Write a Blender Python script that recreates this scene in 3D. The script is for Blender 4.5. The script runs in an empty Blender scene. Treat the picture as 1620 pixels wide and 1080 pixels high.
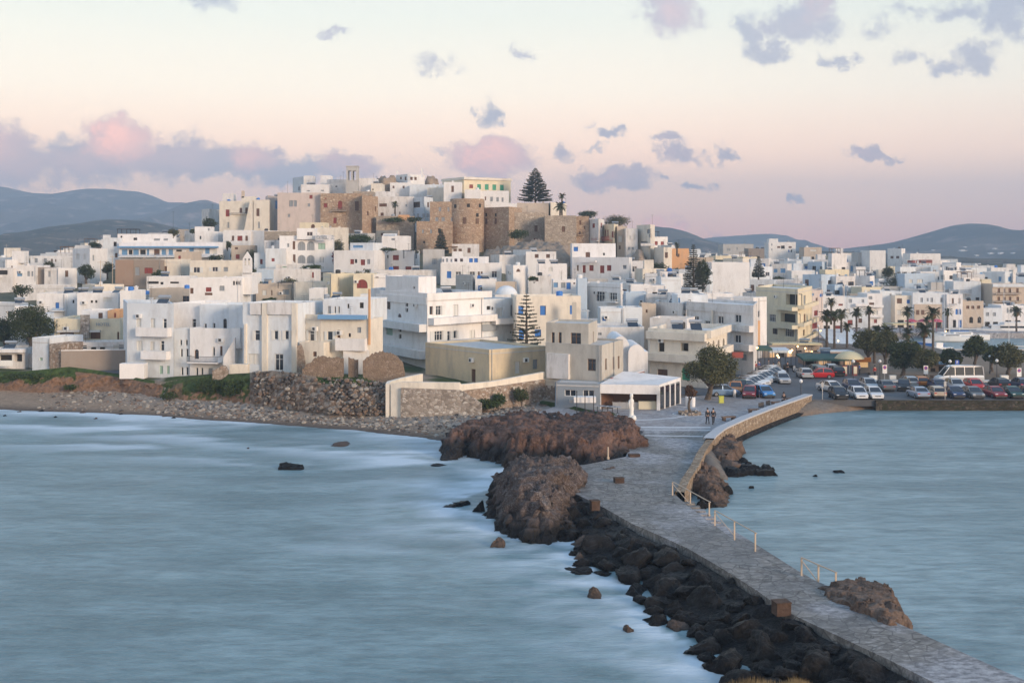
import bpy, bmesh, math, random
import numpy as np
from mathutils import Vector, Matrix, noise as mn
random.seed(7)
R = math.radians
scene = bpy.context.scene
COL = scene.collection

# ---------------------------------------------------------------- camera
CZ, F, HZ = 20.0, 1800.0, 400.0
cd = bpy.data.cameras.new('camera'); cam = bpy.data.objects.new('camera', cd); COL.objects.link(cam)
cam.location = (0, 0, CZ); cam.rotation_euler = (R(90), 0, 0)
cd.sensor_width = 36; cd.lens = 40; cd.shift_y = -140/1620; cd.clip_start = .5; cd.clip_end = 30000
scene.camera = cam
# ---------------------------------------------------------------- exposure
scene.view_settings.view_transform = 'Standard'; scene.view_settings.look = 'None'
scene.view_settings.gamma = 1; scene.view_settings.exposure = 0.48
scene.cycles.use_denoising = True
scene.cycles.max_bounces = 6; scene.cycles.volume_bounces = 0; scene.cycles.diffuse_bounces = 3
# ---------------------------------------------------------------- sun: the soft glow of the western sky behind the camera
SUN_EL, SUN_AZ = 13.0, 46.0           # degrees above the horizon, degrees from straight behind towards the harbour side
sv = Vector((math.sin(R(SUN_AZ))*math.cos(R(SUN_EL)), -math.cos(R(SUN_AZ))*math.cos(R(SUN_EL)), math.sin(R(SUN_EL))))
sl = bpy.data.lights.new('sun', 'SUN'); so = bpy.data.objects.new('sun', sl); COL.objects.link(so)
sl.energy = 2.7; sl.angle = R(16); sl.color = (1.0, .77, .57)
so.rotation_euler = (-sv).to_track_quat('-Z', 'Y').to_euler()

# ---------------------------------------------------------------- world: dusk sky with small clouds
def lin(r, g, b):
    f = lambda c: (c/12.92 if c <= .04045 else ((c+.055)/1.055)**2.4)
    return (f(r/255), f(g/255), f(b/255), 1)
world = bpy.data.worlds.new("World"); scene.world = world; world.use_nodes = True
nt = world.node_tree; nt.nodes.clear(); N = nt.nodes; LK = nt.links
def nd(t, **k):
    n = N.new(t)
    for a, b in k.items(): setattr(n, a, b)
    return n
def mth(op, a, b=None, c=None, clamp=False):
    n = nd('ShaderNodeMath', operation=op); n.use_clamp = clamp
    for i, v in enumerate((a, b, c)):
        if v is None: continue
        if isinstance(v, (int, float)): n.inputs[i].default_value = v
        else: LK.new(v, n.inputs[i])
    return n.outputs[0]
tc = nd('ShaderNodeTexCoord'); sep = nd('ShaderNodeSeparateXYZ'); LK.new(tc.outputs['Generated'], sep.inputs[0])
yy = mth('MAXIMUM', sep.outputs[1], .02)
U0 = mth('DIVIDE', sep.outputs[0], yy); V0 = mth('DIVIDE', sep.outputs[2], yy)
cmb = nd('ShaderNodeCombineXYZ'); LK.new(U0, cmb.inputs[0]); LK.new(V0, cmb.inputs[1])
def noise3(scale, detail, rough, vec, dim='3D'):
    n = nd('ShaderNodeTexNoise'); n.inputs['Scale'].default_value = scale; n.inputs['Detail'].default_value = detail
    n.inputs['Roughness'].default_value = rough; LK.new(vec, n.inputs['Vector']); return n
nz = noise3(26, 7, .68, cmb.outputs[0])
sub = nd('ShaderNodeVectorMath', operation='SUBTRACT'); LK.new(nz.outputs['Color'], sub.inputs[0]); sub.inputs[1].default_value = (.5, .5, .5)
scl = nd('ShaderNodeVectorMath', operation='MULTIPLY'); LK.new(sub.outputs[0], scl.inputs[0]); scl.inputs[1].default_value = (.075, .050, 0)
UV = nd('ShaderNodeVectorMath', operation='ADD'); LK.new(cmb.outputs[0], UV.inputs[0]); LK.new(scl.outputs[0], UV.inputs[1])
# clouds: x, y (photo pixels turned into fixed directions of the sky), half width, half height, weight, pinkness
CL = [(-20,238,75,46,1,.55),(20,262,90,30,1,.35),(110,235,60,28,.8,.1),(185,222,62,40,1.1,1),(150,258,140,34,1,.3),(280,250,80,38,1,.25),(340,262,120,30,1,.1),
 (395,250,45,24,.9,.7),(430,266,110,24,1,.05),(500,265,80,26,1,.05),(560,262,50,24,.9,.5),(430,240,22,12,.8,0),
 (775,250,66,30,1.3,.8),(780,228,34,18,.8,.9),(968,283,72,20,1.1,.3),(1098,293,30,8,.8,.1),(1048,287,12,10,.6,.1),
 (1060,20,56,38,1,.28),(1045,52,30,16,.5,.15),(685,97,46,20,.55,.05),(828,87,24,13,.6,.05),(770,175,24,22,.75,0),(533,58,34,10,.65,.1),
 (330,2,40,22,.7,0),(1195,50,32,28,.9,0),(1265,35,56,34,1,.05),(1290,5,30,26,.9,.3),(1215,84,42,22,.9,0),(1320,97,26,14,.7,0),(1350,86,20,12,.6,0),
 (968,210,22,10,.8,.05),(938,199,12,6,.5,.05),(897,238,22,16,.65,.2),(940,231,16,7,.5,0),(1052,220,26,10,.8,.2),(1072,243,34,18,.9,.25),(1098,246,24,10,.6,.1),(1146,242,20,14,.8,.15),
 (697,238,30,8,.5,.05),(635,243,18,5,.35,.1),(895,277,24,8,.5,.1),(1362,240,30,13,1,.25),(1392,248,36,8,.9,.2),(1256,311,15,7,.8,.1),
 (1575,25,44,36,1,0),(1520,20,50,20,.7,0),(1605,50,40,30,.8,0),(1540,92,44,24,.85,0),(1495,104,34,18,.7,0),(1435,92,44,16,.6,0),(1385,42,36,18,.55,0),(1450,15,60,14,.5,0),(1610,10,30,24,.8,0),
 (1037,358,24,12,1.1,1.6),(1066,361,24,14,1.1,1.6),(1130,372,20,6,.6,1.2)]
acc = None; pk = None
for (cx, cy, rx, ry, w, p) in CL:
    s = nd('ShaderNodeVectorMath', operation='SUBTRACT'); LK.new(UV.outputs[0], s.inputs[0]); s.inputs[1].default_value = ((cx-810)/F, (HZ-cy)/F, 0)
    m = nd('ShaderNodeVectorMath', operation='MULTIPLY'); LK.new(s.outputs[0], m.inputs[0]); m.inputs[1].default_value = (F/(rx*1.45), F/(ry*1.45), 0)
    l = nd('ShaderNodeVectorMath', operation='LENGTH'); LK.new(m.outputs[0], l.inputs[0])
    d = mth('MULTIPLY_ADD', l.outputs['Value'], -w, w)
    acc = d if acc is None else mth('SMOOTH_MAX', acc, d, .12)
    if p > .04:
        q = mth('MULTIPLY', mth('MAXIMUM', d, 0), p)
        pk = q if pk is None else mth('MAXIMUM', pk, q)
n2 = noise3(55, 8, .72, cmb.outputs[0])
dens = mth('ADD', acc, mth('MULTIPLY_ADD', n2.outputs['Fac'], .9, -.52))
fwd = mth('GREATER_THAN', sep.outputs[1], .3)
mr = nd('ShaderNodeMapRange', interpolation_type='SMOOTHSTEP'); LK.new(dens, mr.inputs['Value']); mr.inputs['From Min'].default_value = .08; mr.inputs['From Max'].default_value = .54
hi = nd('ShaderNodeMapRange'); LK.new(V0, hi.inputs['Value']); hi.inputs['From Min'].default_value = .10; hi.inputs['From Max'].default_value = .18; hi.inputs['To Min'].default_value = .92; hi.inputs['To Max'].default_value = .72
cf = mth('MULTIPLY', mth('MULTIPLY', mr.outputs[0], hi.outputs[0]), fwd)
ramp = nd('ShaderNodeValToRGB'); LK.new(mth('MULTIPLY_ADD', sep.outputs[2], .5, .5), ramp.inputs[0])
cr = ramp.color_ramp; E = cr.elements
stops = [(0, (.12,.14,.19,1)), (.49, (.28,.22,.24,1)), (.5, (.66,.29,.21,1)), (.5195, (.76,.44,.31,1)), (.5415, (.84,.53,.37,1)), (.569, (.65,.54,.43,1)), (.6005, (.475,.465,.405,1)), (.68, (.30,.36,.42,1)),
         (.8, (.18,.27,.39,1)), (1, (.15,.23,.36,1))]      # half of the sky's real brightness; the Background node doubles it
E[0].position, E[0].color = stops[0]; E[1].position, E[1].color = stops[-1]
for p_, c_ in stops[1:-1]: e = E.new(p_); e.color = c_
# towards the sides of the view the evening sky is a little duller
side = nd('ShaderNodeMapRange'); LK.new(U0, side.inputs['Value']); side.inputs['From Min'].default_value = .1; side.inputs['From Max'].default_value = .5; side.inputs['To Min'].default_value = 0; side.inputs['To Max'].default_value = .55
dm = nd('ShaderNodeMix', data_type='RGBA', blend_type='MULTIPLY'); LK.new(side.outputs[0], dm.inputs[0]); LK.new(ramp.outputs[0], dm.inputs[6]); dm.inputs[7].default_value = (.72, .80, .86, 1)
cc = nd('ShaderNodeMix', data_type='RGBA'); 
pf = mth('MULTIPLY', mth('MULTIPLY', pk, 1.5), mth('MULTIPLY_ADD', nz.outputs['Fac'], 1.6, -.1), clamp=True)
LK.new(pf, cc.inputs[0]); cc.inputs[6].default_value = (.150,.155,.240,1); cc.inputs[7].default_value = (.74,.33,.275,1)
sm = nd('ShaderNodeMix', data_type='RGBA'); LK.new(cf, sm.inputs[0]); LK.new(dm.outputs[2], sm.inputs[6]); LK.new(cc.outputs[2], sm.inputs[7])
sky = nd('ShaderNodeTexSky', sky_type='NISHITA'); sky.sun_disc = False; sky.sun_elevation = R(3); sky.sun_rotation = R(180-SUN_AZ); sky.altitude = 20
b1 = nd('ShaderNodeBackground'); LK.new(sky.outputs[0], b1.inputs[0]); b1.inputs[1].default_value = .06
b2 = nd('ShaderNodeBackground'); LK.new(sm.outputs[2], b2.inputs[0]); b2.inputs[1].default_value = 1.62
ad = nd('ShaderNodeAddShader'); LK.new(b1.outputs[0], ad.inputs[0]); LK.new(b2.outputs[0], ad.inputs[1])
wo = nd('ShaderNodeOutputWorld'); LK.new(ad.outputs[0], wo.inputs[0])
world.cycles.sampling_method = 'MANUAL'; world.cycles.sample_map_resolution = 512

# ---------------------------------------------------------------- helpers
def G(px, py, z=0.0):                 # the place on level z that the photo shows at this point
    d = (CZ-z)*F/(py-HZ); return ((px-810)*d/F, d)
def W(px, py, d): return ((px-810)*d/F, d, CZ-(py-HZ)*d/F)
def tag(o, label=None, cat=None, group=None, kind=None):
    if label: o['label'] = label
    if cat: o['category'] = cat
    if group: o['group'] = group
    if kind: o['kind'] = kind
    return o
def empty(name, loc=(0,0,0), rz=0):
    o = bpy.data.objects.new(name, None); COL.objects.link(o); o.location = loc; o.rotation_euler = (0,0,rz); o.empty_display_size = .2
    return o
class MB:
    def __init__(s): s.v = []; s.f = []; s.m = []
    def face(s, pts, mi=0):
        n = len(s.v); s.v += [tuple(p) for p in pts]; s.f.append(tuple(range(n, n+len(pts)))); s.m.append(mi)
    def box(s, x0, x1, y0, y1, z0, z1, mi=0, M=None):
        p = [(x0,y0,z0),(x1,y0,z0),(x1,y1,z0),(x0,y1,z0),(x0,y0,z1),(x1,y0,z1),(x1,y1,z1),(x0,y1,z1)]
        if M is not None: p = [tuple(M @ Vector(q)) for q in p]
        n = len(s.v); s.v += p
        for f in ((0,3,2,1),(4,5,6,7),(0,1,5,4),(1,2,6,5),(2,3,7,6),(3,0,4,7)): s.f.append(tuple(n+i for i in f)); s.m.append(mi)
    def prism(s, poly, z0, z1, mi=0, cap=True, mtop=None):
        n = len(s.v); k = len(poly)
        z0s = z0 if hasattr(z0, '__len__') else [z0]*k; z1s = z1 if hasattr(z1, '__len__') else [z1]*k
        s.v += [(p[0],p[1],z0s[i]) for i,p in enumerate(poly)] + [(p[0],p[1],z1s[i]) for i,p in enumerate(poly)]
        for i in range(k):
            j = (i+1) % k; s.f.append((n+i, n+j, n+k+j, n+k+i)); s.m.append(mi)
        if cap: s.f.append(tuple(range(n+k, n+2*k))); s.m.append(mi if mtop is None else mtop); s.f.append(tuple(range(n+k-1, n-1, -1))); s.m.append(mi)
    def tube(s, a, b, r0, r1=None, n=6, mi=0, caps=True):
        a = Vector(a); b = Vector(b); r1 = r0 if r1 is None else r1
        q = (b-a).to_track_quat('Z', 'Y').to_matrix(); k = len(s.v)
        for c, r in ((a, r0), (b, r1)):
            for i in range(n):
                t = 2*math.pi*i/n; s.v.append(tuple(c + q @ Vector((math.cos(t)*r, math.sin(t)*r, 0))))
        for i in range(n):
            j = (i+1) % n; s.f.append((k+i, k+j, k+n+j, k+n+i)); s.m.append(mi)
        if caps: s.f.append(tuple(k+n+i for i in range(n))); s.m.append(mi); s.f.append(tuple(k+n-1-i for i in range(n))); s.m.append(mi)
    def lathe(s, prof, n=16, mi=0, c=(0,0,0), sx=1, sy=1):
        k = len(s.v)
        for (r, z) in prof:
            for i in range(n):
                t = 2*math.pi*i/n; s.v.append((c[0]+math.cos(t)*r*sx, c[1]+math.sin(t)*r*sy, c[2]+z))
        for a in range(len(prof)-1):
            for i in range(n):
                j = (i+1) % n; s.f.append((k+a*n+i, k+a*n+j, k+(a+1)*n+j, k+(a+1)*n+i)); s.m.append(mi)
        s.f.append(tuple(k+(len(prof)-1)*n+i for i in range(n))); s.m.append(mi)
        s.f.append(tuple(k+n-1-i for i in range(n))); s.m.append(mi)
    def mesh(s, name, mats, smooth=False):
        me = bpy.data.meshes.new(name); me.from_pydata(s.v, [], s.f)
        for m in (mats if isinstance(mats, (list, tuple)) else [mats]): me.materials.append(m)
        me.polygons.foreach_set('material_index', s.m)
        if smooth: me.polygons.foreach_set('use_smooth', [True]*len(s.f))
        me.update(); return me
    def build(s, name, mats, parent=None, loc=(0,0,0), smooth=False, rz=0):
        return link(name, s.mesh(name, mats, smooth), parent, loc, rz)
def link(name, me, parent=None, loc=(0,0,0), rz=0, sc=None):
    o = bpy.data.objects.new(name, me); COL.objects.link(o); o.location = loc; o.rotation_euler = (0,0,rz)
    if sc: o.scale = sc
    if parent: o.parent = parent
    return o
def copy_tree(o, parent=None):
    c = o.copy(); COL.objects.link(c)
    if parent: c.parent = parent
    for ch in list(o.children): copy_tree(ch, c)
    return c

# ---------------------------------------------------------------- materials
MATS = {}
def newmat(name):
    m = bpy.data.materials.new(name); m.use_nodes = True; t = m.node_tree; t.nodes.clear(); MATS[name] = m
    o = t.nodes.new('ShaderNodeOutputMaterial'); b = t.nodes.new('ShaderNodeBsdfPrincipled'); t.links.new(b.outputs[0], o.inputs[0]); return m, t, b
def plain(name, c, rough=.6, metal=0, spec=.5, emit=None, es=0):
    m, t, b = newmat(name); b.inputs['Base Color'].default_value = (*c, 1); b.inputs['Roughness'].default_value = rough; b.inputs['Metallic'].default_value = metal
    b.inputs['Specular IOR Level'].default_value = spec
    if emit: b.inputs['Emission Color'].default_value = (*emit, 1); b.inputs['Emission Strength'].default_value = es
    return m
def tn(t, k, **a):
    n = t.nodes.new(k)
    for x, y in a.items(): setattr(n, x, y)
    return n
def tnoise(t, vec, scale, detail=4, rough=.6):
    n = tn(t, 'ShaderNodeTexNoise'); n.inputs['Scale'].default_value = scale; n.inputs['Detail'].default_value = detail; n.inputs['Roughness'].default_value = rough
    if vec is not None: t.links.new(vec, n.inputs['Vector'])
    return n
def tmap(t, scale, src='pos'):
    if src == 'pos': g = tn(t, 'ShaderNodeNewGeometry').outputs['Position']
    else: g = tn(t, 'ShaderNodeTexCoord').outputs['Object']
    m = tn(t, 'ShaderNodeMapping'); t.links.new(g, m.inputs['Vector']); m.inputs['Scale'].default_value = scale; return m.outputs[0]
def trange(t, v, a, b, c=0., d=1.):
    n = tn(t, 'ShaderNodeMapRange'); t.links.new(v, n.inputs['Value'])
    for k, x in zip(('From Min','From Max','To Min','To Max'), (a,b,c,d)): n.inputs[k].default_value = x
    return n.outputs[0]
def tmix(t, f, a, b, mode='MIX'):
    n = tn(t, 'ShaderNodeMix', data_type='RGBA', blend_type=mode)
    for i, v in ((0, f), (6, a), (7, b)):
        if isinstance(v, (int, float)): n.inputs[i].default_value = v
        elif isinstance(v, (tuple, list)): n.inputs[i].default_value = (*v[:3], 1)
        else: t.links.new(v, n.inputs[i])
    return n.outputs[2]
def tbump(t, b, h, strength=.4, dist=.05):
    n = tn(t, 'ShaderNodeBump'); n.inputs['Strength'].default_value = strength; n.inputs['Distance'].default_value = dist
    t.links.new(h, n.inputs['Height']); t.links.new(n.outputs[0], b.inputs['Normal'])
def plaster(name, c, dirt=.25, dc=(.34,.31,.27), rough=.9):
    m, t, b = newmat(name)
    v = tmap(t, (1,1,1)); n1 = tnoise(t, v, .35, 5, .65); n2 = tnoise(t, tmap(t, (.9,.9,.28)), 1, 6, .72); n3 = tnoise(t, v, 5, 3)
    c1 = tmix(t, trange(t, n1.outputs['Fac'], .42, .65, 0, .35+dirt*.5), c, tuple(x*.86 for x in c))
    c2 = tmix(t, trange(t, n2.outputs['Fac'], .47, .68, 0, dirt), c1, dc)
    c3 = tmix(t, trange(t, n3.outputs['Fac'], .35, .75, 0, .12), c2, tuple(x*.7 for x in c))
    t.links.new(c3, b.inputs['Base Color']); b.inputs['Roughness'].default_value = rough; b.inputs['Specular IOR Level'].default_value = .2
    tbump(t, b, n3.outputs['Fac'], .25, .03); return m
def stone(name, cs, scale=1.3, mortar=None, sz=1.35, bump=.6):
    m, t, b = newmat(name); v = tmap(t, (scale, scale, scale*sz))
    vo = tn(t, 'ShaderNodeTexVoronoi'); vo.inputs['Scale'].default_value = 1.6; t.links.new(v, vo.inputs['Vector'])
    r = tn(t, 'ShaderNodeValToRGB'); sp = tn(t, 'ShaderNodeSeparateColor'); t.links.new(vo.outputs['Color'], sp.inputs[0]); t.links.new(sp.outputs[0], r.inputs[0])
    e = r.color_ramp.elements; e[0].color = (*cs[0],1); e[1].color = (*cs[-1],1)
    for i, c in enumerate(cs[1:-1]): q = e.new((i+1)/(len(cs)-1)); q.color = (*c,1)
    ve = tn(t, 'ShaderNodeTexVoronoi', feature='DISTANCE_TO_EDGE'); ve.inputs['Scale'].default_value = 1.6; t.links.new(v, ve.inputs['Vector'])
    n1 = tnoise(t, v, .22, 4); mo = mortar or tuple(x*.6 for x in cs[0])
    c1 = tmix(t, trange(t, ve.outputs['Distance'], 0, .07, 1, 0), r.outputs[0], mo)
    c2 = tmix(t, trange(t, n1.outputs['Fac'], .4, .7, 0, .55), c1, cs[0]); t.links.new(c2, b.inputs['Base Color']); b.inputs['Roughness'].default_value = .95
    b.inputs['Specular IOR Level'].default_value = .2
    tbump(t, b, trange(t, ve.outputs['Distance'], 0, .15), bump, .06); return m
def rockmat(name, cs, scale=.5, wet=None, bump=1., att=None):
    m, t, b = newmat(name); v = tmap(t, (1,1,1)); n1 = tnoise(t, v, scale, 8, .68); n2 = tnoise(t, v, scale*5, 6, .7); n3 = tnoise(t, v, scale*16, 4, .7)
    r = tn(t, 'ShaderNodeValToRGB'); t.links.new(n1.outputs['Fac'], r.inputs[0]); e = r.color_ramp.elements
    e[0].position = .32; e[1].position = .68; e[0].color = (*cs[0],1); e[1].color = (*cs[-1],1)
    for i, c in enumerate(cs[1:-1]): q = e.new(.32+.36*(i+1)/(len(cs)-1)); q.color = (*c,1)
    c2 = tmix(t, trange(t, n2.outputs['Fac'], .45, .7, 0, .6), r.outputs[0], cs[0])
    c2 = tmix(t, trange(t, n3.outputs['Fac'], .50, .64, 0, .6), c2, cs[-1])
    if wet:                                            # a dark algae and splash band just above the sea
        sp = tn(t, 'ShaderNodeSeparateXYZ'); t.links.new(v, sp.inputs[0]); nn = tn(t, 'ShaderNodeMath', operation='MULTIPLY_ADD'); t.links.new(n1.outputs['Fac'], nn.inputs[0]); nn.inputs[1].default_value = -wet[0]*1.4; t.links.new(sp.outputs[2], nn.inputs[2])
        f = trange(t, nn.outputs[0], -.5, .3, 1, 0); c2 = tmix(t, f, c2, wet[1])
        t.links.new(trange(t, f, 0, 1, .85, .4), b.inputs['Roughness'])
    else: b.inputs['Roughness'].default_value = .85
    if name == 'dark_wet_rock': t.links.new(trange(t, n2.outputs['Fac'], .4, .65, .32, .62), b.inputs['Roughness'])
    t.links.new(c2, b.inputs['Base Color']); b.inputs['Specular IOR Level'].default_value = .12 if name == 'dark_wet_rock' else .3
    ma = tn(t, 'ShaderNodeMath', operation='ADD'); t.links.new(n2.outputs['Fac'], ma.inputs[0]); t.links.new(n3.outputs['Fac'], ma.inputs[1]); tbump(t, b, ma.outputs[0], bump, .12); return m
def leafmat(name, c1, c2, sc=.6):
    m, t, b = newmat(name); v = tmap(t, (1,1,1)); n = tnoise(t, v, sc, 3); n2 = tnoise(t, v, 6, 2)
    c = tmix(t, trange(t, n.outputs['Fac'], .38, .62), c1, c2); c = tmix(t, trange(t, n2.outputs['Fac'], .4, .7, 0, .5), c, tuple(x*.5 for x in c1))
    t.links.new(c, b.inputs['Base Color']); b.inputs['Roughness'].default_value = .8; b.inputs['Specular IOR Level'].default_value = .2; return m
white = plaster('white_plaster', (.80,.785,.77), .28)
white2 = plaster('weathered_white_plaster', (.72,.70,.68), .55)
shadew = plaster('shade_blue_white_plaster', (.69,.73,.76), .35)  # white with its blue of shade put into the colour; also pale blue walls
bluep = plaster('pale_blue_plaster', (.50,.60,.70), .25)
grayw = plaster('grey_plaster', (.50,.49,.47), .4)
cream = plaster('cream_plaster', (.75,.69,.59), .4)
paley = plaster('pale_yellow_plaster', (.74,.66,.49), .3)
ochre = plaster('ochre_plaster', (.66,.55,.38), .5)
pink = plaster('pink_plaster', (.62,.53,.48), .35)
beige = plaster('beige_plaster', (.56,.47,.38), .4)
brick = plaster('brown_render', (.34,.24,.18), .3)
taupe = plaster('taupe_render', (.30,.25,.21), .35)
concr = plaster('raw_concrete', (.52,.49,.43), .5, (.30,.27,.23))
dgrey = plaster('blue_grey_render', (.26,.30,.34), .2)
orange = plaster('orange_plaster', (.66,.38,.2), .3)
castle = stone('castle_stone', [(.33,.23,.16),(.47,.35,.25),(.38,.28,.20),(.58,.47,.35)], .9)
castle2 = stone('grey_castle_stone', [(.31,.26,.21),(.42,.36,.29),(.36,.30,.24),(.52,.45,.37)], .9)
rubble = stone('rubble_stone', [(.20,.15,.11),(.42,.36,.30),(.28,.20,.15),(.56,.52,.47)], 1.6)
wallst = stone('sea_wall_stone', [(.20,.145,.10),(.34,.265,.19),(.26,.20,.14),(.44,.37,.29)], 1.5)
whst = stone('whitewashed_stone', [(.30,.25,.205),(.48,.43,.38),(.17,.14,.115),(.58,.54,.49)], 1.5)
roofm = plaster('roof_screed', (.58,.57,.55), .45)
roofw = plaster('roof_whitewash', (.74,.73,.72), .3)
glassd = plain('dark_glass', (.025,.03,.04), .08, 0, .8)
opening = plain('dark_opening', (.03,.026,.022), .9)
frw = plain('white_frame', (.74,.74,.72), .5); frn = plain('brown_frame', (.16,.09,.05), .6)
shr = plain('red_shutter', (.26,.05,.04), .6); shb = plain('blue_shutter', (.04,.18,.52), .6); shg = plain('green_shutter', (.05,.32,.20), .6)
shw = plain('white_shutter', (.66,.66,.63), .6); shgy = plain('grey_shutter', (.30,.33,.36), .6); shn = plain('brown_shutter', (.15,.08,.05), .6); shlb = plain('light_blue_paint', (.16,.33,.55), .6); shlg = plain('pale_green_shutter', (.35,.5,.42), .6)
iron = plain('dark_iron', (.05,.05,.055), .5, .3); steel = plain('galvanised_steel', (.42,.43,.44), .4, .6); wood = plain('bleached_wood', (.50,.40,.30), .8)
lamp_on = plain('lit_lamp', (.9,.7,.4), .5, 0, .5, (1,.62,.25), 4.0)
winglow = plain('lit_interior', (.6,.4,.2), .5, 0, .5, (1,.58,.25), .35)
rubber = plain('tyre_rubber', (.02,.02,.02), .8); rimm = plain('alloy_rim', (.35,.36,.38), .35, .7)
# ---------------------------------------------------------------- terrain
CP = np.array([(-400,170,3.2),(-120,165,3.2),(-65,160,3.2),(-50,160,3.0),(-40,152,3.6),(-30,146,4.4),(-22,146,4.2),(-14,146,3.8),(-7,146,3.2),(-4,143,3.0),(1,147,3.0),(3,138,1.4),(4,135,1.25),
 (10,130,1.25),(20,125,1.25),(12,145,1.25),(30,150,1.25),(60,150,1.25),(100,150,1.25),(200,150,1.25),(400,150,1.25),(26,170,1.25),(40,180,1.25),(80,180,1.25),(60,200,1.25),(36,200,1.25),(60,220,1.25),(44,218,1.25),(100,215,1.25),(160,200,1.2),(75,245,1.2),(80,280,1.2),(120,280,1.2),(200,280,1.2),(400,280,1.2),(200,215,1.2),(400,215,1.2),
 (-300,200,6),(-120,200,6.5),(-60,200,7),(-20,200,7.2),(5,190,4.5),(20,195,2.2),(15,230,9),(-20,230,10.5),(-70,230,10),(-20,250,13),(-70,250,12.5),(-140,250,11),(-300,260,9),(30,270,10),(60,320,6),(45,250,3),(-20,290,17),(20,300,14),(-70,290,16.5),
 (-25,325,20),(-25,345,27),(-25,390,30),(-75,325,20),(-75,345,25),(-75,380,27),(25,330,19),(30,360,24),(60,370,18),(80,400,14),(-110,340,18),(-150,330,15),(-220,300,12),(-400,320,10),(-60,460,20),(0,460,20),
 (100,330,4),(100,400,9),(100,500,14),(100,600,15.5),(200,330,4),(200,450,10),(200,600,14),(400,400,8),(400,600,13),(30,600,15),(-100,600,14),(-400,600,12),(0,900,10),(600,900,8),(-600,900,8)])
def T(x, y):
    x = np.asarray(x, float); y = np.asarray(y, float); s = np.zeros_like(x+y); w = np.zeros_like(s)
    for cx, cy, cz in CP:
        q = 1/((x-cx)**2+(y-cy)**2+9)**2; s += q*cz; w += q
    return s/w
def sdf(poly, x, y):                   # signed distance, positive inside
    x = np.asarray(x, float); y = np.asarray(y, float); dd = np.full((x+y).shape, 1e18); ins = np.zeros(dd.shape, bool); n = len(poly)
    for i in range(n):
        ax, ay = poly[i]; bx, by = poly[(i+1) % n]; ex, ey = bx-ax, by-ay; L = ex*ex+ey*ey+1e-12
        t = np.clip(((x-ax)*ex+(y-ay)*ey)/L, 0, 1); dd = np.minimum(dd, (x-ax-t*ex)**2+(y-ay-t*ey)**2)
        c = ((ay > y) != (by > y)) & (x < (bx-ax)*(y-ay)/(by-ay+1e-12)+ax); ins ^= c
    return np.where(ins, np.sqrt(dd), -np.sqrt(dd))
gp = lambda L, z=0.: [G(a, b, z) for a, b in L]
coastL = gp([(0,648),(50,650),(100,652),(240,658),(330,665),(450,672),(560,680),(640,690),(700,698),(760,708),(800,730),(860,745),(960,752)])
coastR = gp([(1060,770),(1085,757),(1105,735),(1135,712),(1180,685),(1230,668),(1262,660),(1300,654),(1345,649),(1382,644)])
coast = [(-9000,150),(-400,151)] + coastL + coastR + [(46.1,145.4),(9000,145.4),(9000,30000),(-9000,30000)]
basin = [(84,222),(9000,222),(9000,270),(90,270)]
bankpx = [(-200,590,617),(-60,589,617),(0,588,619),(40,587,620),(80,583,621),(110,580,620),(150,585,620),(190,592,621),(230,600,626),(260,604,629),(300,597,631),(350,592,633),(390,590,637),(430,586,641),(470,590,646),(520,599,651),(560,600,653),(600,602,652),(622,606,652),(660,612,654),(735,616,650),(790,625,645),(850,632,642),(900,640,650),(960,655,668)]
bankB = [G(a, c, 1.15) for a, b, c in bankpx]
bankT = []
for (a, b, c), q in zip(bankpx, bankB):
    d = q[1]+2.6; bankT.append(((a-810)*d/F, d, min(5.3, CZ-(b-HZ)*d/F)))
inner = [(-9000, bankB[0][1])]+[(x,y) for x,y in bankB]+[(10.5,121),(14,112),(16,100),(20,98)]+[(22,112),(24,125),(32,137),(40,142),(46,145.4),(9000,145.4),(9000,30000),(-9000,30000)]
def ground_z(x, y):
    t = T(x, y); s = sdf(coast, x, y); i = sdf(inner, x, y); h = sdf(basin, x, y)
    beach = np.where(s > 0, np.minimum(1.15, .12*s), np.maximum(-3, .25*s))
    k = np.clip((i-.3)/2.4, 0, 1); z = beach*(1-k)+(t-.15)*k
    return np.where(h > 0, -3, z), s, i, h
def H(x, y): return float(ground_z(np.array([x]), np.array([y]))[0][0])
def axis(segs):
    out = []
    for a, b, st in segs: out += list(np.arange(a, b, st))
    return np.array(out+[segs[-1][1]])
xs = axis([(-9000,-1000,800),(-1000,-200,60),(-200,-90,5),(-90,48,1.0),(48,140,3),(140,400,10),(400,1000,60),(1000,9000,800)])
ys = axis([(90,104,1.4),(104,162,.9),(162,230,2.5),(230,420,4),(420,700,12),(700,1500,80),(1500,12000,700)])
XX, YY = np.meshgrid(xs, ys); ZZ, SS, II, HH = ground_z(XX, YY)
def grid_mesh(name, XX, YY, ZZ, mat, cols=None, attr='col'):
    ny, nx = XX.shape; me = bpy.data.meshes.new(name)
    idx = np.arange(nx*ny).reshape(ny, nx); fa = np.stack([idx[:-1,:-1], idx[:-1,1:], idx[1:,1:], idx[1:,:-1]], -1).reshape(-1, 4)
    me.from_pydata(np.stack([XX, YY, ZZ], -1).reshape(-1, 3).tolist(), [], fa.tolist())
    if cols is not None:
        a = me.color_attributes.new(attr, 'FLOAT_COLOR', 'POINT'); c = np.ones((nx*ny, 4), np.float32); c[:, :cols.shape[-1]] = cols.reshape(nx*ny, -1); a.data.foreach_set('color', c.ravel())
    me.polygons.foreach_set('use_smooth', [True]*len(me.polygons)); me.materials.append(mat); me.update(); return me
nrm = np.array([[mn.fractal(Vector((x*.12, y*.12, 3.1)), 1, 2, 4) for x in xs] for y in ys])
nrs = np.array([[mn.noise(Vector((x*.6, y*.6, 8.1))) for x in xs] for y in ys])
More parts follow.
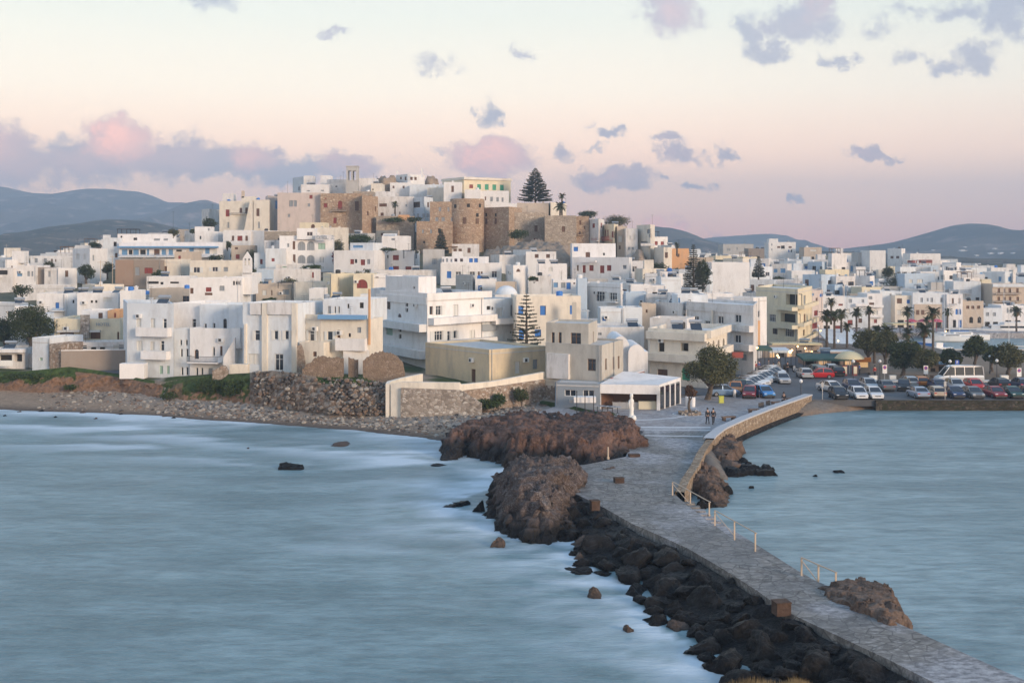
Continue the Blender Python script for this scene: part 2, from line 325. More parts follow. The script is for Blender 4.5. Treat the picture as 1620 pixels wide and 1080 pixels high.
near = (YY < 165) & (np.abs(XX) < 140)
ZZ = ZZ + np.where(near & (II > 2.5) & (XX < 0), nrm*.25, 0) + np.where(near & (II < 0) & (SS > 1), nrs*.07, 0)
# ground colours: what the surface is made of
sand = np.array([.29,.215,.155]); peb = np.array([.27,.245,.22]); earth = np.array([.20,.13,.085]); grass = np.array([.055,.075,.025]); scrub = np.array([.12,.115,.075]); wets = np.array([.085,.068,.058])
C = np.zeros(XX.shape+(3,)) + scrub
bz = (II < 1.5) & (SS > -2)
pf_ = np.clip((XX+60)/25, 0, 1)*(XX < 15)*np.clip((SS-3.5)/3, 0, 1)
bc = sand*(1-pf_[..., None]) + peb*pf_[..., None]; wf = (np.clip(1-SS/3.0, 0, 1)*np.where(XX > 15, .35, 1))[..., None]; bc = bc*(1-wf)+wets*wf
C = np.where(bz[..., None], bc, C)
gm = np.clip((nrm+.15)*4, 0, 1)[..., None]*(XX < -5)[..., None]
C = np.where(((II >= 1.5) & (YY < 165))[..., None], (np.array([.30,.25,.20])*(1-gm)+grass*gm), C)
C = np.where(((II > 1) & (XX > 6) & (YY < 300))[..., None], np.array([.17,.15,.13]), C)
m, t, b = newmat('ground'); va = tn(t, 'ShaderNodeVertexColor', layer_name='col'); v = tmap(t, (1,1,1))
n1 = tnoise(t, v, 2.5, 6, .7); vo = tn(t, 'ShaderNodeTexVoronoi'); vo.inputs['Scale'].default_value = 2.2; t.links.new(v, vo.inputs['Vector'])
c = tmix(t, trange(t, n1.outputs['Fac'], .35, .7, 0, .8), va.outputs[0], (.5,.5,.5), 'OVERLAY'); sp = tn(t, 'ShaderNodeSeparateColor'); t.links.new(vo.outputs['Color'], sp.inputs[0])
c = tmix(t, trange(t, n1.outputs['Fac'], .3, .7, .1, .5), c, tmix(t, trange(t, sp.outputs[0], 0, 1, 0, 1), (.45,.45,.45), (1.5,1.5,1.5)), 'MULTIPLY')
t.links.new(c, b.inputs['Base Color']); b.inputs['Roughness'].default_value = .95; b.inputs['Specular IOR Level'].default_value = .15; tbump(t, b, n1.outputs['Fac'], .7, .15)
tag(link('ground', grid_mesh('ground', XX, YY, ZZ, m, C)), kind='structure')

# earth and rubble bank behind the beach
def ribbon(name, P0, P1, nu, nv, mat, amp=.35, seed=0, colf=None, prof=lambda v: v):
    def samp(P, u):
        k = u*(len(P)-1); i = min(int(k), len(P)-2); f = k-i; a = P[i]; c = P[i+1]; return [a[j]*(1-f)+c[j]*f for j in range(3)]
    X = np.zeros((nv+1, nu+1)); Y = X.copy(); Z = X.copy(); C = np.zeros(X.shape+(3,))
    for i in range(nu+1):
        a = samp(P0, i/nu); c = samp(P1, i/nu)
        for j in range(nv+1):
            v = j/nv; hh = prof(v); x, y, z = a[0]+(c[0]-a[0])*v, a[1]+(c[1]-a[1])*v, a[2]+(c[2]-a[2])*hh
            q = Vector((x*.45, y*.45+seed, z*.8)); e = amp*math.sin(math.pi*min(1, v*1.15))
            w = mn.fractal(q, .9, 2.1, 5); w2 = mn.fractal(q*3, .8, 2.1, 3)
            X[j,i] = x + e*.7*w2; Y[j,i] = y - e*(w*2.0+w2*.6); Z[j,i] = z + e*.5*w2
            if colf: C[j,i] = colf(x, y, z, v, w, w2)
    return grid_mesh(name, X, Y, Z, mat, C if colf else None)
m, t, b = newmat('earth_bank'); va = tn(t, 'ShaderNodeVertexColor', layer_name='col'); v = tmap(t, (1,1,1)); n1 = tnoise(t, v, 3.2, 7, .72); vo = tn(t, 'ShaderNodeTexVoronoi'); vo.inputs['Scale'].default_value = 2.6; t.links.new(v, vo.inputs['Vector'])
sp = tn(t, 'ShaderNodeSeparateColor'); t.links.new(vo.outputs['Color'], sp.inputs[0])
c = tmix(t, .75, va.outputs[0], tmix(t, n1.outputs['Fac'], (.2,.2,.2), (1.7,1.7,1.7)), 'MULTIPLY'); c = tmix(t, .35, c, tmix(t, sp.outputs[0], (.4,.4,.4), (1.7,1.65,1.6)), 'MULTIPLY')
t.links.new(c, b.inputs['Base Color']); b.inputs['Roughness'].default_value = .95; b.inputs['Specular IOR Level'].default_value = .1; tbump(t, b, n1.outputs['Fac'], .9, .2)
def bankcol(x, y, z, v, w, w2):
    px = 810+x*F/y
    e = np.array([.20,.128,.088]) if px < 395 else np.array([.165,.12,.09])
    if px > 395 and w2 > .1: e = np.array([.30,.255,.215])
    g = 0
    if v > .8 and (px < 245 or 505 < px < 600): g = 1
    elif v > .8: e = np.array([.26,.21,.165])
    if px < 120 and v > .45+.3*w: g = 1
    if 255 < px < 395 and v > .15+.5*w2: g = .95
    if 255 < px < 290 and w > 0: g = .3
    if 500 < px < 600 and v > .85: g = 1
    if px > 740 and v > .3+w: g = 1
    return e*(1-g)+np.array([.05,.078,.024])*g*(1+.5*w2)
b0 = [(x, y, .95) for x, y in bankB]; b1_ = [(x, y, z) for x, y, z in bankT]
tag(link('earth_bank', ribbon('earth_bank', b0, b1_, 620, 22, m, .42, 0, bankcol, lambda v: v**.75 if v < .9 else .924+(v-.9)*.76)), kind='structure')

# ---------------------------------------------------------------- sea
def fsum(L, X, Y):
    s = np.zeros_like(X)
    for x, y, r, a in L: s = np.maximum(s, a*np.exp(-(((X-x)/r[0])**2+((Y-y)/r[1])**2)))
    return s
xs2 = axis([(-9000,-1000,1000),(-1000,-120,40),(-120,-72,3),(-72,40,.55),(40,120,2.5),(120,400,20),(400,9000,900)])
ys2 = axis([(-300,30,15),(30,160,.55),(160,300,5)])
X2, Y2 = np.meshgrid(xs2, ys2)
S2 = sdf(coast, X2, Y2)
rubline = gp([(1250,1150),(1172,1085),(1150,1060),(1090,1045),(1085,1020),(1040,1000),(1010,960),(990,925),(930,905),(900,870),(905,850),(880,850),(835,852),(790,840),(765,815),(690,800),(775,770),(860,745),(1000,752)])
causeR = gp([(1060,770),(1130,835),(1200,885),(1300,935),(1420,990),(1560,1055),(1800,1170)])
causepoly = rubline[::-1] + [(14,35),(40,35)] + causeR[::-1]
SC = sdf(causepoly, X2, Y2)
leftside = (S2 < 1) & ((X2 < np.interp(Y2, [30,52,70,85,105,150], [30,12,8,4,6,20])))
nf = np.array([[mn.fractal(Vector((x*.055+.9, y*.16, 0)), .9, 2, 5) for x in xs2] for y in ys2])
nf2 = np.array([[mn.fractal(Vector((x*.3, y*.5, 5)), .8, 2, 4) for x in xs2] for y in ys2])
sh = np.maximum(S2, -60); foam = np.zeros_like(X2)
foam = np.where(leftside, np.exp(sh/5.5)*(.72+nf*1.1+nf2*.35), 0)
band = np.exp(-((sh+13-nf*6)/3.0)**2)*(.55+.6*nf)+np.exp(-((sh+25-nf*9)/3.5)**2)*(.16+.6*nf); foam += np.where(leftside & (Y2 > 105), np.maximum(band, 0), 0)
sc = np.maximum(SC, -60); foam += np.where(leftside & (SC < .5), np.exp(sc/3.2)*(.66+nf2*.7+.3*nf)+.15*np.exp(sc/9)*(.8+1.6*nf2), 0)
foam += np.where(leftside, np.maximum(0, nf-.26)*.45, 0)
foam = np.clip(foam, 0, 1)
turq = np.where(leftside, .35, .55)+nf*.25+np.where((~leftside) & (SC < 0), .5*np.exp(sc/14), 0)+.25*np.exp(sc/14)
cols = np.stack([foam, np.clip(turq, 0, 1), np.clip(.5+.5*nf, 0, 1)], -1)
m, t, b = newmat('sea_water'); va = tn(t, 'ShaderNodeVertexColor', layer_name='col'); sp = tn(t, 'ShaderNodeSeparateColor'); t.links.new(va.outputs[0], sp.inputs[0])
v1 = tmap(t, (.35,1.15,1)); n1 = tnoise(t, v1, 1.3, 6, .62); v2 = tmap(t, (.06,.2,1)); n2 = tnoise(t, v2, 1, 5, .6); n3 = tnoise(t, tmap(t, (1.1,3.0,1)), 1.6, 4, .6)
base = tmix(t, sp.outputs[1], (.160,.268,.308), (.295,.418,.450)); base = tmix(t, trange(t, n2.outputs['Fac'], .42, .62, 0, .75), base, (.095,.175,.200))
base = tmix(t, trange(t, n1.outputs['Fac'], .40, .64, 0, .6), base, (.060,.120,.145)); base = tmix(t, trange(t, n3.outputs['Fac'], .5, .72, 0, .4), base, (.24,.345,.375))  # light and dark of ripples put into the colour, besides the bump
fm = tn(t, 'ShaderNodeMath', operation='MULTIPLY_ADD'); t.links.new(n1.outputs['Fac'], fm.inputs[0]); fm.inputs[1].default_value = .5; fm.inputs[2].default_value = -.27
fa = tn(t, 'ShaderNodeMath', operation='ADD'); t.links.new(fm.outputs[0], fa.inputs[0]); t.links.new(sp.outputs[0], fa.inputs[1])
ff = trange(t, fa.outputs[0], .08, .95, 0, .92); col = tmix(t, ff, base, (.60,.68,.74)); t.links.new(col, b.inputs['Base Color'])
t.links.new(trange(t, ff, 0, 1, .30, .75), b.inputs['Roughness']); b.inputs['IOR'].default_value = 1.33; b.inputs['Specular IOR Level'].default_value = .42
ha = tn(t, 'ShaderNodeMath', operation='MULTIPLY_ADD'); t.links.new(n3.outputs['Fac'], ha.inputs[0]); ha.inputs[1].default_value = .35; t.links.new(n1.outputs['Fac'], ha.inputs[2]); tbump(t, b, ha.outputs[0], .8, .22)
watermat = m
Z2 = np.where(leftside, nf*.10, nf*.02)
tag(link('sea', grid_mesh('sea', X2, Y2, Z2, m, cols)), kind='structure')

# ---------------------------------------------------------------- paved plaza, causeway, car park
def paving(name, c1, c2, c3, sc=.9, wet=.5, mort=(.42,.43,.45)):
    m, t, b = newmat(name); v = tmap(t, (sc, sc, sc)); vo = tn(t, 'ShaderNodeTexVoronoi'); t.links.new(v, vo.inputs['Vector']); vo.inputs['Scale'].default_value = 1.3
    ve = tn(t, 'ShaderNodeTexVoronoi', feature='DISTANCE_TO_EDGE'); t.links.new(v, ve.inputs['Vector']); ve.inputs['Scale'].default_value = 1.3
    sp = tn(t, 'ShaderNodeSeparateColor'); t.links.new(vo.outputs['Color'], sp.inputs[0]); n1 = tnoise(t, tmap(t, (1,1,1)), .16, 5, .6); n2 = tnoise(t, tmap(t, (.8,1.3,1)), 2.2, 8, .8)
    c = tmix(t, sp.outputs[0], c1, c2); c = tmix(t, trange(t, n2.outputs['Fac'], .48, .62, 0, .85), c, c3)
    c = tmix(t, trange(t, ve.outputs['Distance'], 0, .06, .8, 0), c, mort)
    c = tmix(t, trange(t, n1.outputs['Fac'], .45, .62, 0, wet), c, (.050,.052,.060)); n4 = tnoise(t, tmap(t, (1,1,1)), .11, 3, .5)
    c = tmix(t, trange(t, n4.outputs['Fac'], .49, .58, 0, .85), c, tmix(t, trange(t, n2.outputs['Fac'], .4, .6), (.13,.13,.14), (.46,.455,.47)))  # pale patches: the sheen of wet stone put into the colour
    t.links.new(c, b.inputs['Base Color']); t.links.new(trange(t, n1.outputs['Fac'], .45, .62, .85, .5 if wet > .3 else .75), b.inputs['Roughness']); tbump(t, b, n2.outputs['Fac'], .8, .06); return m
pav_c = paving('causeway_paving', (.110,.102,.094), (.22,.205,.185), (.37,.355,.335), 1.0, .45, (.055,.052,.048))
pav_p = paving('plaza_paving', (.22,.195,.19), (.34,.31,.30), (.40,.38,.38), .6, .15, (.4,.41,.43))
def sheet(name, pxs, z, mat, zb=None, world=False, sub=0):
    poly = pxs if world else [G(a, b_, z) for a, b_ in pxs]
    bm = bmesh.new(); vs = [bm.verts.new((x, y, z)) for x, y in poly]; f = bm.faces.new(vs)
    if f.normal.z < 0: f.normal_flip()
    if zb is not None:
        r = bmesh.ops.extrude_face_region(bm, geom=[f]); nv = [e for e in r['geom'] if isinstance(e, bmesh.types.BMVert)]
        for q in nv: q.co.z = z
        for q in vs: q.co.z = zb
    bmesh.ops.triangulate(bm, faces=[q for q in bm.faces if len(q.verts) > 4]); bmesh.ops.recalc_face_normals(bm, faces=bm.faces)
    me = bpy.data.meshes.new(name); bm.to_mesh(me); bm.free(); me.materials.append(mat); return tag(link(name, me), kind='structure')
cwL = [(1760,1200),(1500,1090),(1400,1040),(1240,965),(1200,935),(1140,897),(1090,868),(1040,845),(1000,828),(960,805),(930,790),(900,776),(870,760),(880,740),(930,734),(990,722),(1000,700)]
cwR = [(1020,681),(1122,681),(1108,712),(1094,742),(1078,762),(1066,780),(1085,797),(1130,830),(1165,856),(1200,878),(1240,900),(1300,922),(1360,948),(1420,985),(1560,1048),(1640,1084),(1900,1200)]
sheet('causeway', cwL+cwR, 1.30, pav_c, -1.5)
sheet('plaza', [(1020,682),(960,672),(860,668),(840,655),(880,642),(950,638),(1070,630),(1120,624.5),(1284,624.5),(1284,629),(1215,650),(1168,667),(1130,682)], 1.306, pav_p, .6)
sheet('causeway_ledge', [(1128,832),(1150,832),(1205,866),(1262,902),(1312,930),(1300,934),(1240,908),(1165,866)], .75, pav_c, -1.5)
m, t, b = newmat('asphalt'); v = tmap(t, (1,1,1)); n1 = tnoise(t, v, .3, 5); n2 = tnoise(t, v, 8, 3)
t.links.new(tmix(t, trange(t, n1.outputs['Fac'], .35, .7), (.105,.108,.115), (.065,.067,.074)), b.inputs['Base Color']); b.inputs['Roughness'].default_value = .8; tbump(t, b, n2.outputs['Fac'], .3, .02); asph = m
dirt = plaster('park_earth', (.24,.18,.13), .4, (.10,.08,.05)); kerbm = plaster('kerb_stone', (.55,.53,.5), .3)
sheet('car_park_asphalt', [(1040,622),(1284,632.3),(1700,632.3),(1760,602),(1380,602),(1345,560),(1238,552),(1200,560),(1150,580),(1090,600)], 1.31, asph, .5)
sheet('park_ground', [(1384,600),(1770,600),(1900,567),(1352,562)], 1.43, dirt, .6)
sheet('park_kerb', [(1380,602.6),(1770,602.6),(1772,600.4),(1383,600.4)], 1.46, kerbm, 1.0)
sheet('beach_road', [(100,589),(140,583),(205,578),(232,584),(205,590),(150,590)], 3.25, asph, 2.6)
sheet('quay', [(84,266.5),(400,266.5),(400,290),(60,290),(60,240),(84,236)], 1.30, pav_p, -2, world=True)
m = stone('quay_face', [(.035,.03,.022),(.075,.062,.045),(.03,.035,.018),(.11,.09,.07)], 1.6); mb = MB(); mb.box(46.2, 400, 144.4, 145.3, -2, 1.28); tag(mb.build('quay_wall', m), kind='structure')
mb = MB(); mb.box(84.5, 400, 220.5, 221.8, -2, 1.35); tag(mb.build('harbour_quay_edge', kerbm), kind='structure')
# pale lines inlaid in the plaza and white road markings
linem = plaster('pale_inlaid_stone', (.62,.62,.63), .3)
def linestrip(mb, pxs, wpx, z):
    for (a, b_), (c, d_) in zip(pxs[:-1], pxs[1:]):
        mb.face([(*G(a, b_+wpx/2, z), z), (*G(c, d_+wpx/2, z), z), (*G(c, d_-wpx/2, z), z), (*G(a, b_-wpx/2, z), z)])
mb = MB(); linestrip(mb, [(1002,664),(1030,663.5),(1065,661),(1092,656.5),(1106,650)], 1.2, 1.312); linestrip(mb, [(1014,675.3),(1060,675.8),(1124,675.8)], 2.0, 1.312); linestrip(mb, [(1018,679.3),(1124,680)], 1.0, 1.312)
linestrip(mb, [(1106,650),(1100,645),(1070,642),(1040,645),(1000,648),(960,647)], 1.0, 1.312); linestrip(mb, [(1020,688.5),(1060,689.2),(1112,690)], 1.4, 1.312); tag(mb.build('plaza_inlaid_lines', linem), kind='structure')
# ---------------------------------------------------------------- buildings
WM = {}
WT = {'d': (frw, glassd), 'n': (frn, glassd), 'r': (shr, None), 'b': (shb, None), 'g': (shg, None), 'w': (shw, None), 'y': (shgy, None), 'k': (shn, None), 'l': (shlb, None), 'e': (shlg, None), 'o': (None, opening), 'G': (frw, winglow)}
def window_mesh(w, h, ty, arch):
    w = max(.3, round(w*5)/5); h = max(.3, round(h*5)/5); key = (w, h, ty, arch)
    if key in WM: return WM[key]
    mb = MB(); fr, gl = WT[ty]; x0, x1, z0, z1 = -w/2-.12, w/2+.12, -h/2-.12, h/2+.12
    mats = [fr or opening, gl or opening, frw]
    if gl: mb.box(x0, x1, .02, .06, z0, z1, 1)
    if fr and gl:
        t_ = .07
        for a, b, c, d in ((-w/2, -w/2+t_, -h/2, h/2), (w/2-t_, w/2, -h/2, h/2), (-w/2+t_, w/2-t_, h/2-t_, h/2), (-w/2+t_, w/2-t_, -h/2, -h/2+t_)): mb.box(a, b, -.05, .019, c, d, 0)
        n = max(1, round(w/.7))
        for k in range(1, n): q = -w/2+w*k/n; mb.box(q-.035, q+.035, -.045, .018, -h/2+t_, h/2-t_, 0)
        if h > 1.3: mb.box(-w/2+t_, w/2-t_, -.04, .017, h*.17, h*.17+.05, 0)
    if not gl:                           # closed louvred shutters, two leaves
        n = max(1, round(w/.65)); 
        for k in range(n):
            a = -w/2+w*k/n+.02; b_ = -w/2+w*(k+1)/n-.02
            mb.box(a, b_, .0, .04, -h/2, h/2, 0)
            mb.box(a, a+.06, -.05, -.002, -h/2, h/2, 0); mb.box(b_-.06, b_, -.05, -.002, -h/2, h/2, 0); mb.box(a+.06, b_-.06, -.05, -.002, h/2-.07, h/2, 0); mb.box(a+.06, b_-.06, -.05, -.002, -h/2, -h/2+.07, 0)
            z = -h/2+.12
            while z < h/2-.12: mb.box(a+.06, b_-.06, -.03, -.002, z, z+.05, 0); z += .13
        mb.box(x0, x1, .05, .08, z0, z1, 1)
    WM[key] = mb.mesh('window', mats); return WM[key]
def facade(mb, A, B, z0, z1, holes, rev=.22, mi=0, ri=1):
    """wall panel from A to B (outside on the side of the camera) with real openings"""
    L = math.hypot(B[0]-A[0], B[1]-A[1]); ux, uy = (B[0]-A[0])/L, (B[1]-A[1])/L; nx, ny = uy, -ux
    P = lambda u, z, d=0: (A[0]+ux*u-nx*d, A[1]+uy*u-ny*d, z)
    us = sorted({0, L} | {h[0] for h in holes} | {h[1] for h in holes}); zs = sorted({z0, z1} | {h[2] for h in holes} | {h[3] for h in holes})
    for i in range(len(us)-1):
        for j in range(len(zs)-1):
            uc, zc = (us[i]+us[i+1])/2, (zs[j]+zs[j+1])/2
            if any(h[0] < uc < h[1] and h[2] < zc < h[3] for h in holes): continue
            mb.face([P(us[i], zs[j]), P(us[i+1], zs[j]), P(us[i+1], zs[j+1]), P(us[i], zs[j+1])], mi)
    for h in holes:
        a, b, c, d = h[:4]; r = h[5] if len(h) > 5 else rev
        mb.face([P(a,c), P(a,d), P(a,d,r), P(a,c,r)], ri); mb.face([P(b,d), P(b,c), P(b,c,r), P(b,d,r)], ri)
        mb.face([P(a,d), P(b,d), P(b,d,r), P(a,d,r)], ri); mb.face([P(b,c), P(a,c), P(a,c,r), P(b,c,r)], ri)
        if h[4]:                          # arched head: fill the two upper corners of the opening
            rr = (b-a)/2; cx = (a+b)/2; zc = d-rr; n = 6
            for s in (-1, 1):
                cor = P(cx+s*rr, d, .01)
                arc = [P(cx+s*rr*math.cos(t), zc+rr*math.sin(t), .01) for t in [math.pi/2*k/n for k in range(n+1)]]
                for k in range(n):
                    f = [cor, arc[k], arc[k+1]] if s > 0 else [cor, arc[k+1], arc[k]]
                    mb.face(f, mi); mb.face([arc[k], arc[k+1], (arc[k+1][0]-nx*.2, arc[k+1][1]-ny*.2, arc[k+1][2]), (arc[k][0]-nx*.2, arc[k][1]-ny*.2, arc[k][2])], ri)
dplast0 = plain('black_plastic', (.03,.03,.03), .6); CLR = random.Random(99)
HAND = []                                # occupied picture/ground areas of the houses placed by hand
def foot(pts, dep):
    w = [((px-810)*d/F, d) for px, d in pts]
    if len(w) == 3: A, Cc, B = w; D = (A[0]+B[0]-Cc[0], A[1]+B[1]-Cc[1]); return [A, Cc, B, D], 2
    A, B = w; L = math.hypot(B[0]-A[0], B[1]-A[1]); nx, ny = -(B[1]-A[1])/L, (B[0]-A[0])/L
    return [A, B, (B[0]+nx*dep, B[1]+ny*dep), (A[0]+nx*dep, A[1]+ny*dep)], 1
def tier(root, poly, nfront, z0, z1, mat, wins=(), wall='wall', roof=roofm, par=.45, roofname='roof', cornice=None, rd=None):
    ox, oy, oz = root.location; mb = MB(); k = len(poly); holes = {i: [] for i in range(k)}; place = []
    for w in wins:
        px, py, wp, hp, ty = w[:5]; arch = 'a' in ty[1:]; deep = .9 if 'D' in ty[1:] else None; best = None
        dx = (px-810)/F
        for i in range(nfront):
            A, B = poly[i], poly[i+1]; ex, ey = B[0]-A[0], B[1]-A[1]; det = dx*ey-ex
            if abs(det) < 1e-9: continue
            u = (A[0]-dx*A[1])/det; t = A[1]+u*ey
            if -.02 <= u <= 1.02: best = (i, u, t); break
        if best is None: continue
        i, u, t = best; A, B = poly[i], poly[i+1]; L = math.hypot(B[0]-A[0], B[1]-A[1]); ang = math.atan2(B[1]-A[1], B[0]-A[0])
        # width: project the pixel half width onto the face
        co = (math.cos(ang)-math.sin(ang)*dx); ww = wp*t/F/max(.25, abs(co)); hh = hp*t/F; uc = u*L; zc = CZ-(py-HZ)*t/F
        a, b_, c, d_ = uc-ww/2, uc+ww/2, zc-hh/2, zc+hh/2
        a = max(a, .08); b_ = min(b_, L-.08); c = max(c, z0+.05); d_ = min(d_, z1-par-.02 if py > 0 else z1-.1)
        if b_-a < .2 or d_-c < .2: continue
        if any(a < h[1]+.03 and b_ > h[0]-.03 and c-oz < h[3]+.03 and d_-oz > h[2]-.03 for h in holes[i]): continue
        holes[i].append((a, b_, c-oz, d_-oz, arch, deep or .2)); place.append((i, a, b_, c, d_, ty, deep or .2))
    S = [(p[0]-ox, p[1]-oy) for p in poly]
    for i in range(k): facade(mb, S[i], S[(i+1) % k], z0-oz, z1-oz, holes[i])
    cx = sum(p[0] for p in S)/k; cy = sum(p[1] for p in S)/k; I = []
    for i in range(k):
        p0, p1, p2 = Vector(S[i-1]), Vector(S[i]), Vector(S[(i+1) % k]); e = ((p0-p1).normalized()+(p2-p1).normalized()); 
        if (Vector((cx, cy))-p1).dot(e) < 0: e = -e
        I.append(p1+e*.25)
    zt, zr = z1-oz, z1-oz-par
    for i in range(k):
        j = (i+1) % k; mb.face([(*S[i], zt), (*S[j], zt), (I[j].x, I[j].y, zt), (I[i].x, I[i].y, zt)]); mb.face([(I[i].x, I[i].y, zt), (I[j].x, I[j].y, zt), (I[j].x, I[j].y, zr), (I[i].x, I[i].y, zr)])
    if cornice:                           # a slightly prouder band round the top
        co = MB(); O = []
        for p in S: e = (Vector(p)-Vector((cx, cy))).normalized()*cornice; O.append((p[0]+e.x, p[1]+e.y))
        co.prism(O, zt+.002, zt+.14); co.build('cornice', mat, root)
    mb.build(wall, [mat, mat], root)
    rb = MB(); q = [(p.x+(cx-p.x)*.002, p.y+(cy-p.y)*.002) for p in I]; rb.prism(q, zr-.15, zr, 0); rb.build(roofname, roof, root)
    for (i, a, b_, c, d_, ty, dp) in place:
        A, B = S[i], S[(i+1) % k]; L = math.hypot(B[0]-A[0], B[1]-A[1]); ux, uy = (B[0]-A[0])/L, (B[1]-A[1])/L; uc = (a+b_)/2; o = dp-.03
        nm = 'door' if (d_-c) > 1.9 and (d_-c) > 1.7*(b_-a) and ty[0] in 'nkrbl' else 'window'
        me = window_mesh(b_-a, d_-c, ty[0], 0)
        link(nm, me, root, (A[0]+ux*uc-(uy)*o, A[1]+uy*uc+ux*o, (c+d_)/2-oz), math.atan2(uy, ux))
        if 's' in ty[1:]:                 # a pair of open shutters beside the window
            for s in (-1, 1):
                key = ('leaf', round((b_-a)*5), round((d_-c)*5), ty[-1])
                if key not in WM:
                    lw, lh = (b_-a)*.5, (d_-c); g = MB(); g.box(-lw/2, lw/2, -.05, .0, -lh/2, lh/2); g.box(-lw/2+.06, lw/2-.06, -.065, -.052, -lh/2+.08, lh/2-.08); WM[key] = g.mesh('shutter', [{'r': shr, 'b': shb, 'w': shw, 'e': shlg, 'y': shgy}.get(ty[-1], shw)])
                uu = uc+s*((b_-a)*.75+.05); link('shutter', WM[key], root, (A[0]+ux*uu+uy*.012, A[1]+uy*uu-ux*.012, (c+d_)/2-oz), math.atan2(uy, ux))
def B(name, label, pts, yt, yb, mat, w=(), dep=8, roof=roofm, par=.45, cat='house', group=None, cornice=None, drop=None, z1=None):
    poly, nf = foot(pts, dep); i0 = 1 if len(pts) == 3 else 0; dref = pts[1][1] if len(pts) == 3 else (pts[0][1]+pts[1][1])/2
    zt = CZ-(yt-HZ)*dref/F if z1 is None else z1; zb = CZ-(yb-HZ)*dref/F; zg = min(float(T(p[0], p[1])) for p in poly)
    z0 = min(zb, zg)-1.2 if drop is None else zb-drop
    c = [sum(p[0] for p in poly)/4, sum(p[1] for p in poly)/4]
    r = empty(name, (c[0], c[1], z0)); tag(r, label, cat, group); tier(r, poly, nf, z0, zt, mat, w, roof=roof, par=par, cornice=cornice)
    HAND.append((min(p[0] for p in pts), max(p[0] for p in pts), yt, yb, dref, poly))
    if dref < 260 and cat in ('house', 'apartment block') and zt-z0 > 4:
        for i in range(nf):
            a_, b_ = Vector(poly[i]), Vector(poly[i+1]); L = (b_-a_).length; an = math.atan2(b_.y-a_.y, b_.x-a_.x)
            if L < 3: continue
            for q in range(CLR.choice([0,1,1])): p = a_.lerp(b_, CLR.choice([.04,.96,CLR.uniform(.1,.9)])); M = MB(); M.tube((0,-.07,0),(0,-.07,zt-par-zb+.3),.05,.05,6); M.build('drain_pipe', CLR.choice([steel, white2, shgy]), r, rel(r, p.x, p.y, zb), rz=an)
            if CLR.random() < .5: p = a_.lerp(b_, CLR.uniform(.15,.85)); M = MB(); M.box(-.4,.4,-.36,-.02,0,.55); M.box(-.3,.1,-.375,-.361,.08,.47,1); M.build('air_conditioner', [frw, iron], r, rel(r, p.x, p.y, zt-par-CLR.uniform(1.2,1.8)), rz=an)
            if CLR.random() < .35: M = MB(); M.box(.1,L-.1,-.05,-.003,0,.12); M.build('string_course', roofm, r, rel(r, a_.x, a_.y, zt-par-.3), rz=an)
    rn = CLR; A_, B_ = Vector(poly[0]), Vector(poly[nf]); D_ = (Vector(poly[-1])-A_); zt_ = zt-par
    if dref > 148 and yt > 280 and B_ is not None and cat not in ('wall', 'chapel', 'fortress'):
        for q in range(rn.choice([0,1,1,2,3])):
            p = A_.lerp(B_, rn.uniform(.15,.85))+D_*rn.uniform(.15,.7); e = rn.random()
            if e < .35: antenna(r, 810+p.x*F/p.y, HZ+(CZ-zt_)*F/p.y, p.y, rn.uniform(1.5,3), rn.choice([1,2,3,4]))
            elif e < .55: chimney(r, p.x, p.y, zt_, rn.uniform(.7,1.3), mat)
            elif e < .72: solar(r, p.x, p.y, zt_, rn.uniform(-.6,.6))
            elif e < .86: M = MB(); M.lathe([(.5,.1),(.52,.95),(.4,1.05),(.1,1.1)], 12); M.build('water_tank', rn.choice([frw, shgy, shb, dplast0]), r, rel(r, p.x, p.y, zt_))
            else: M = MB(); M.lathe([(.04,0),(.04,.7)], 6); M.lathe([(.08,.0),(.36,.12),(.42,.22)], 12, 0, (0,-.1,.6)); M.build('satellite_dish', frw, r, rel(r, p.x, p.y, zt_))
    return r
def A(r, pts, yt, yb, mat, w=(), dep=5, wall='upper_wall', roof=roofm, par=.35, cornice=None, ex=.4):
    poly, nf = foot(pts, dep); dref = pts[1][1] if len(pts) == 3 else (pts[0][1]+pts[1][1])/2
    tier(r, poly, nf, CZ-(yb-HZ)*dref/F-ex, CZ-(yt-HZ)*dref/F, mat, w, wall=wall, roof=roof, par=par, roofname='upper_roof', cornice=cornice)
def rel(r, x, y, z): return (x-r.location[0], y-r.location[1], z-r.location[2])
def balcony(r, p0, p1, yt, yb, kind='solid', mat=None, out=1.1, name='balcony'):
    """p0, p1 = (px, d) ends on the facade; yt top of the parapet or rail, yb underside of the slab"""
    mat = mat or white; (a, da), (b, db) = p0, p1; A_ = ((a-810)*da/F, da); B_ = ((b-810)*db/F, db); L = math.hypot(B_[0]-A_[0], B_[1]-A_[1]); ang = math.atan2(B_[1]-A_[1], B_[0]-A_[0])
    z1 = CZ-(yt-HZ)*da/F; z0 = CZ-(yb-HZ)*da/F; M = MB(); h = z1-z0
    M.box(0, L, -out, -.004, 0, .16, 0)
    if kind == 'solid': M.box(0, L, -out-.003, -out+.13, .162, h); M.box(0, .12, -out+.133, -.004, .162, h); M.box(L-.12, L, -out+.133, -.004, .162, h)
    o = M.build(name, mat, r, rel(r, A_[0], A_[1], z0), rz=ang)
    if kind != 'solid':
        I = MB(); I.box(0, L, -out, -out+.05, h-.05, h); I.box(0, L, -out, -out+.04, .25, .29); n = int(L/.16)
        for k in range(n+1): x = L*k/n; I.box(x-.015, x+.015, -out+.005, -out+.035, .16, h-.052)
        for x in (0, L-.04): I.box(x, x+.04, -out+.052, -.004, h-.05, h)
        I.build('railing', {'iron': iron, 'blue': shlb, 'red': shr, 'white': frw}[kind], o)
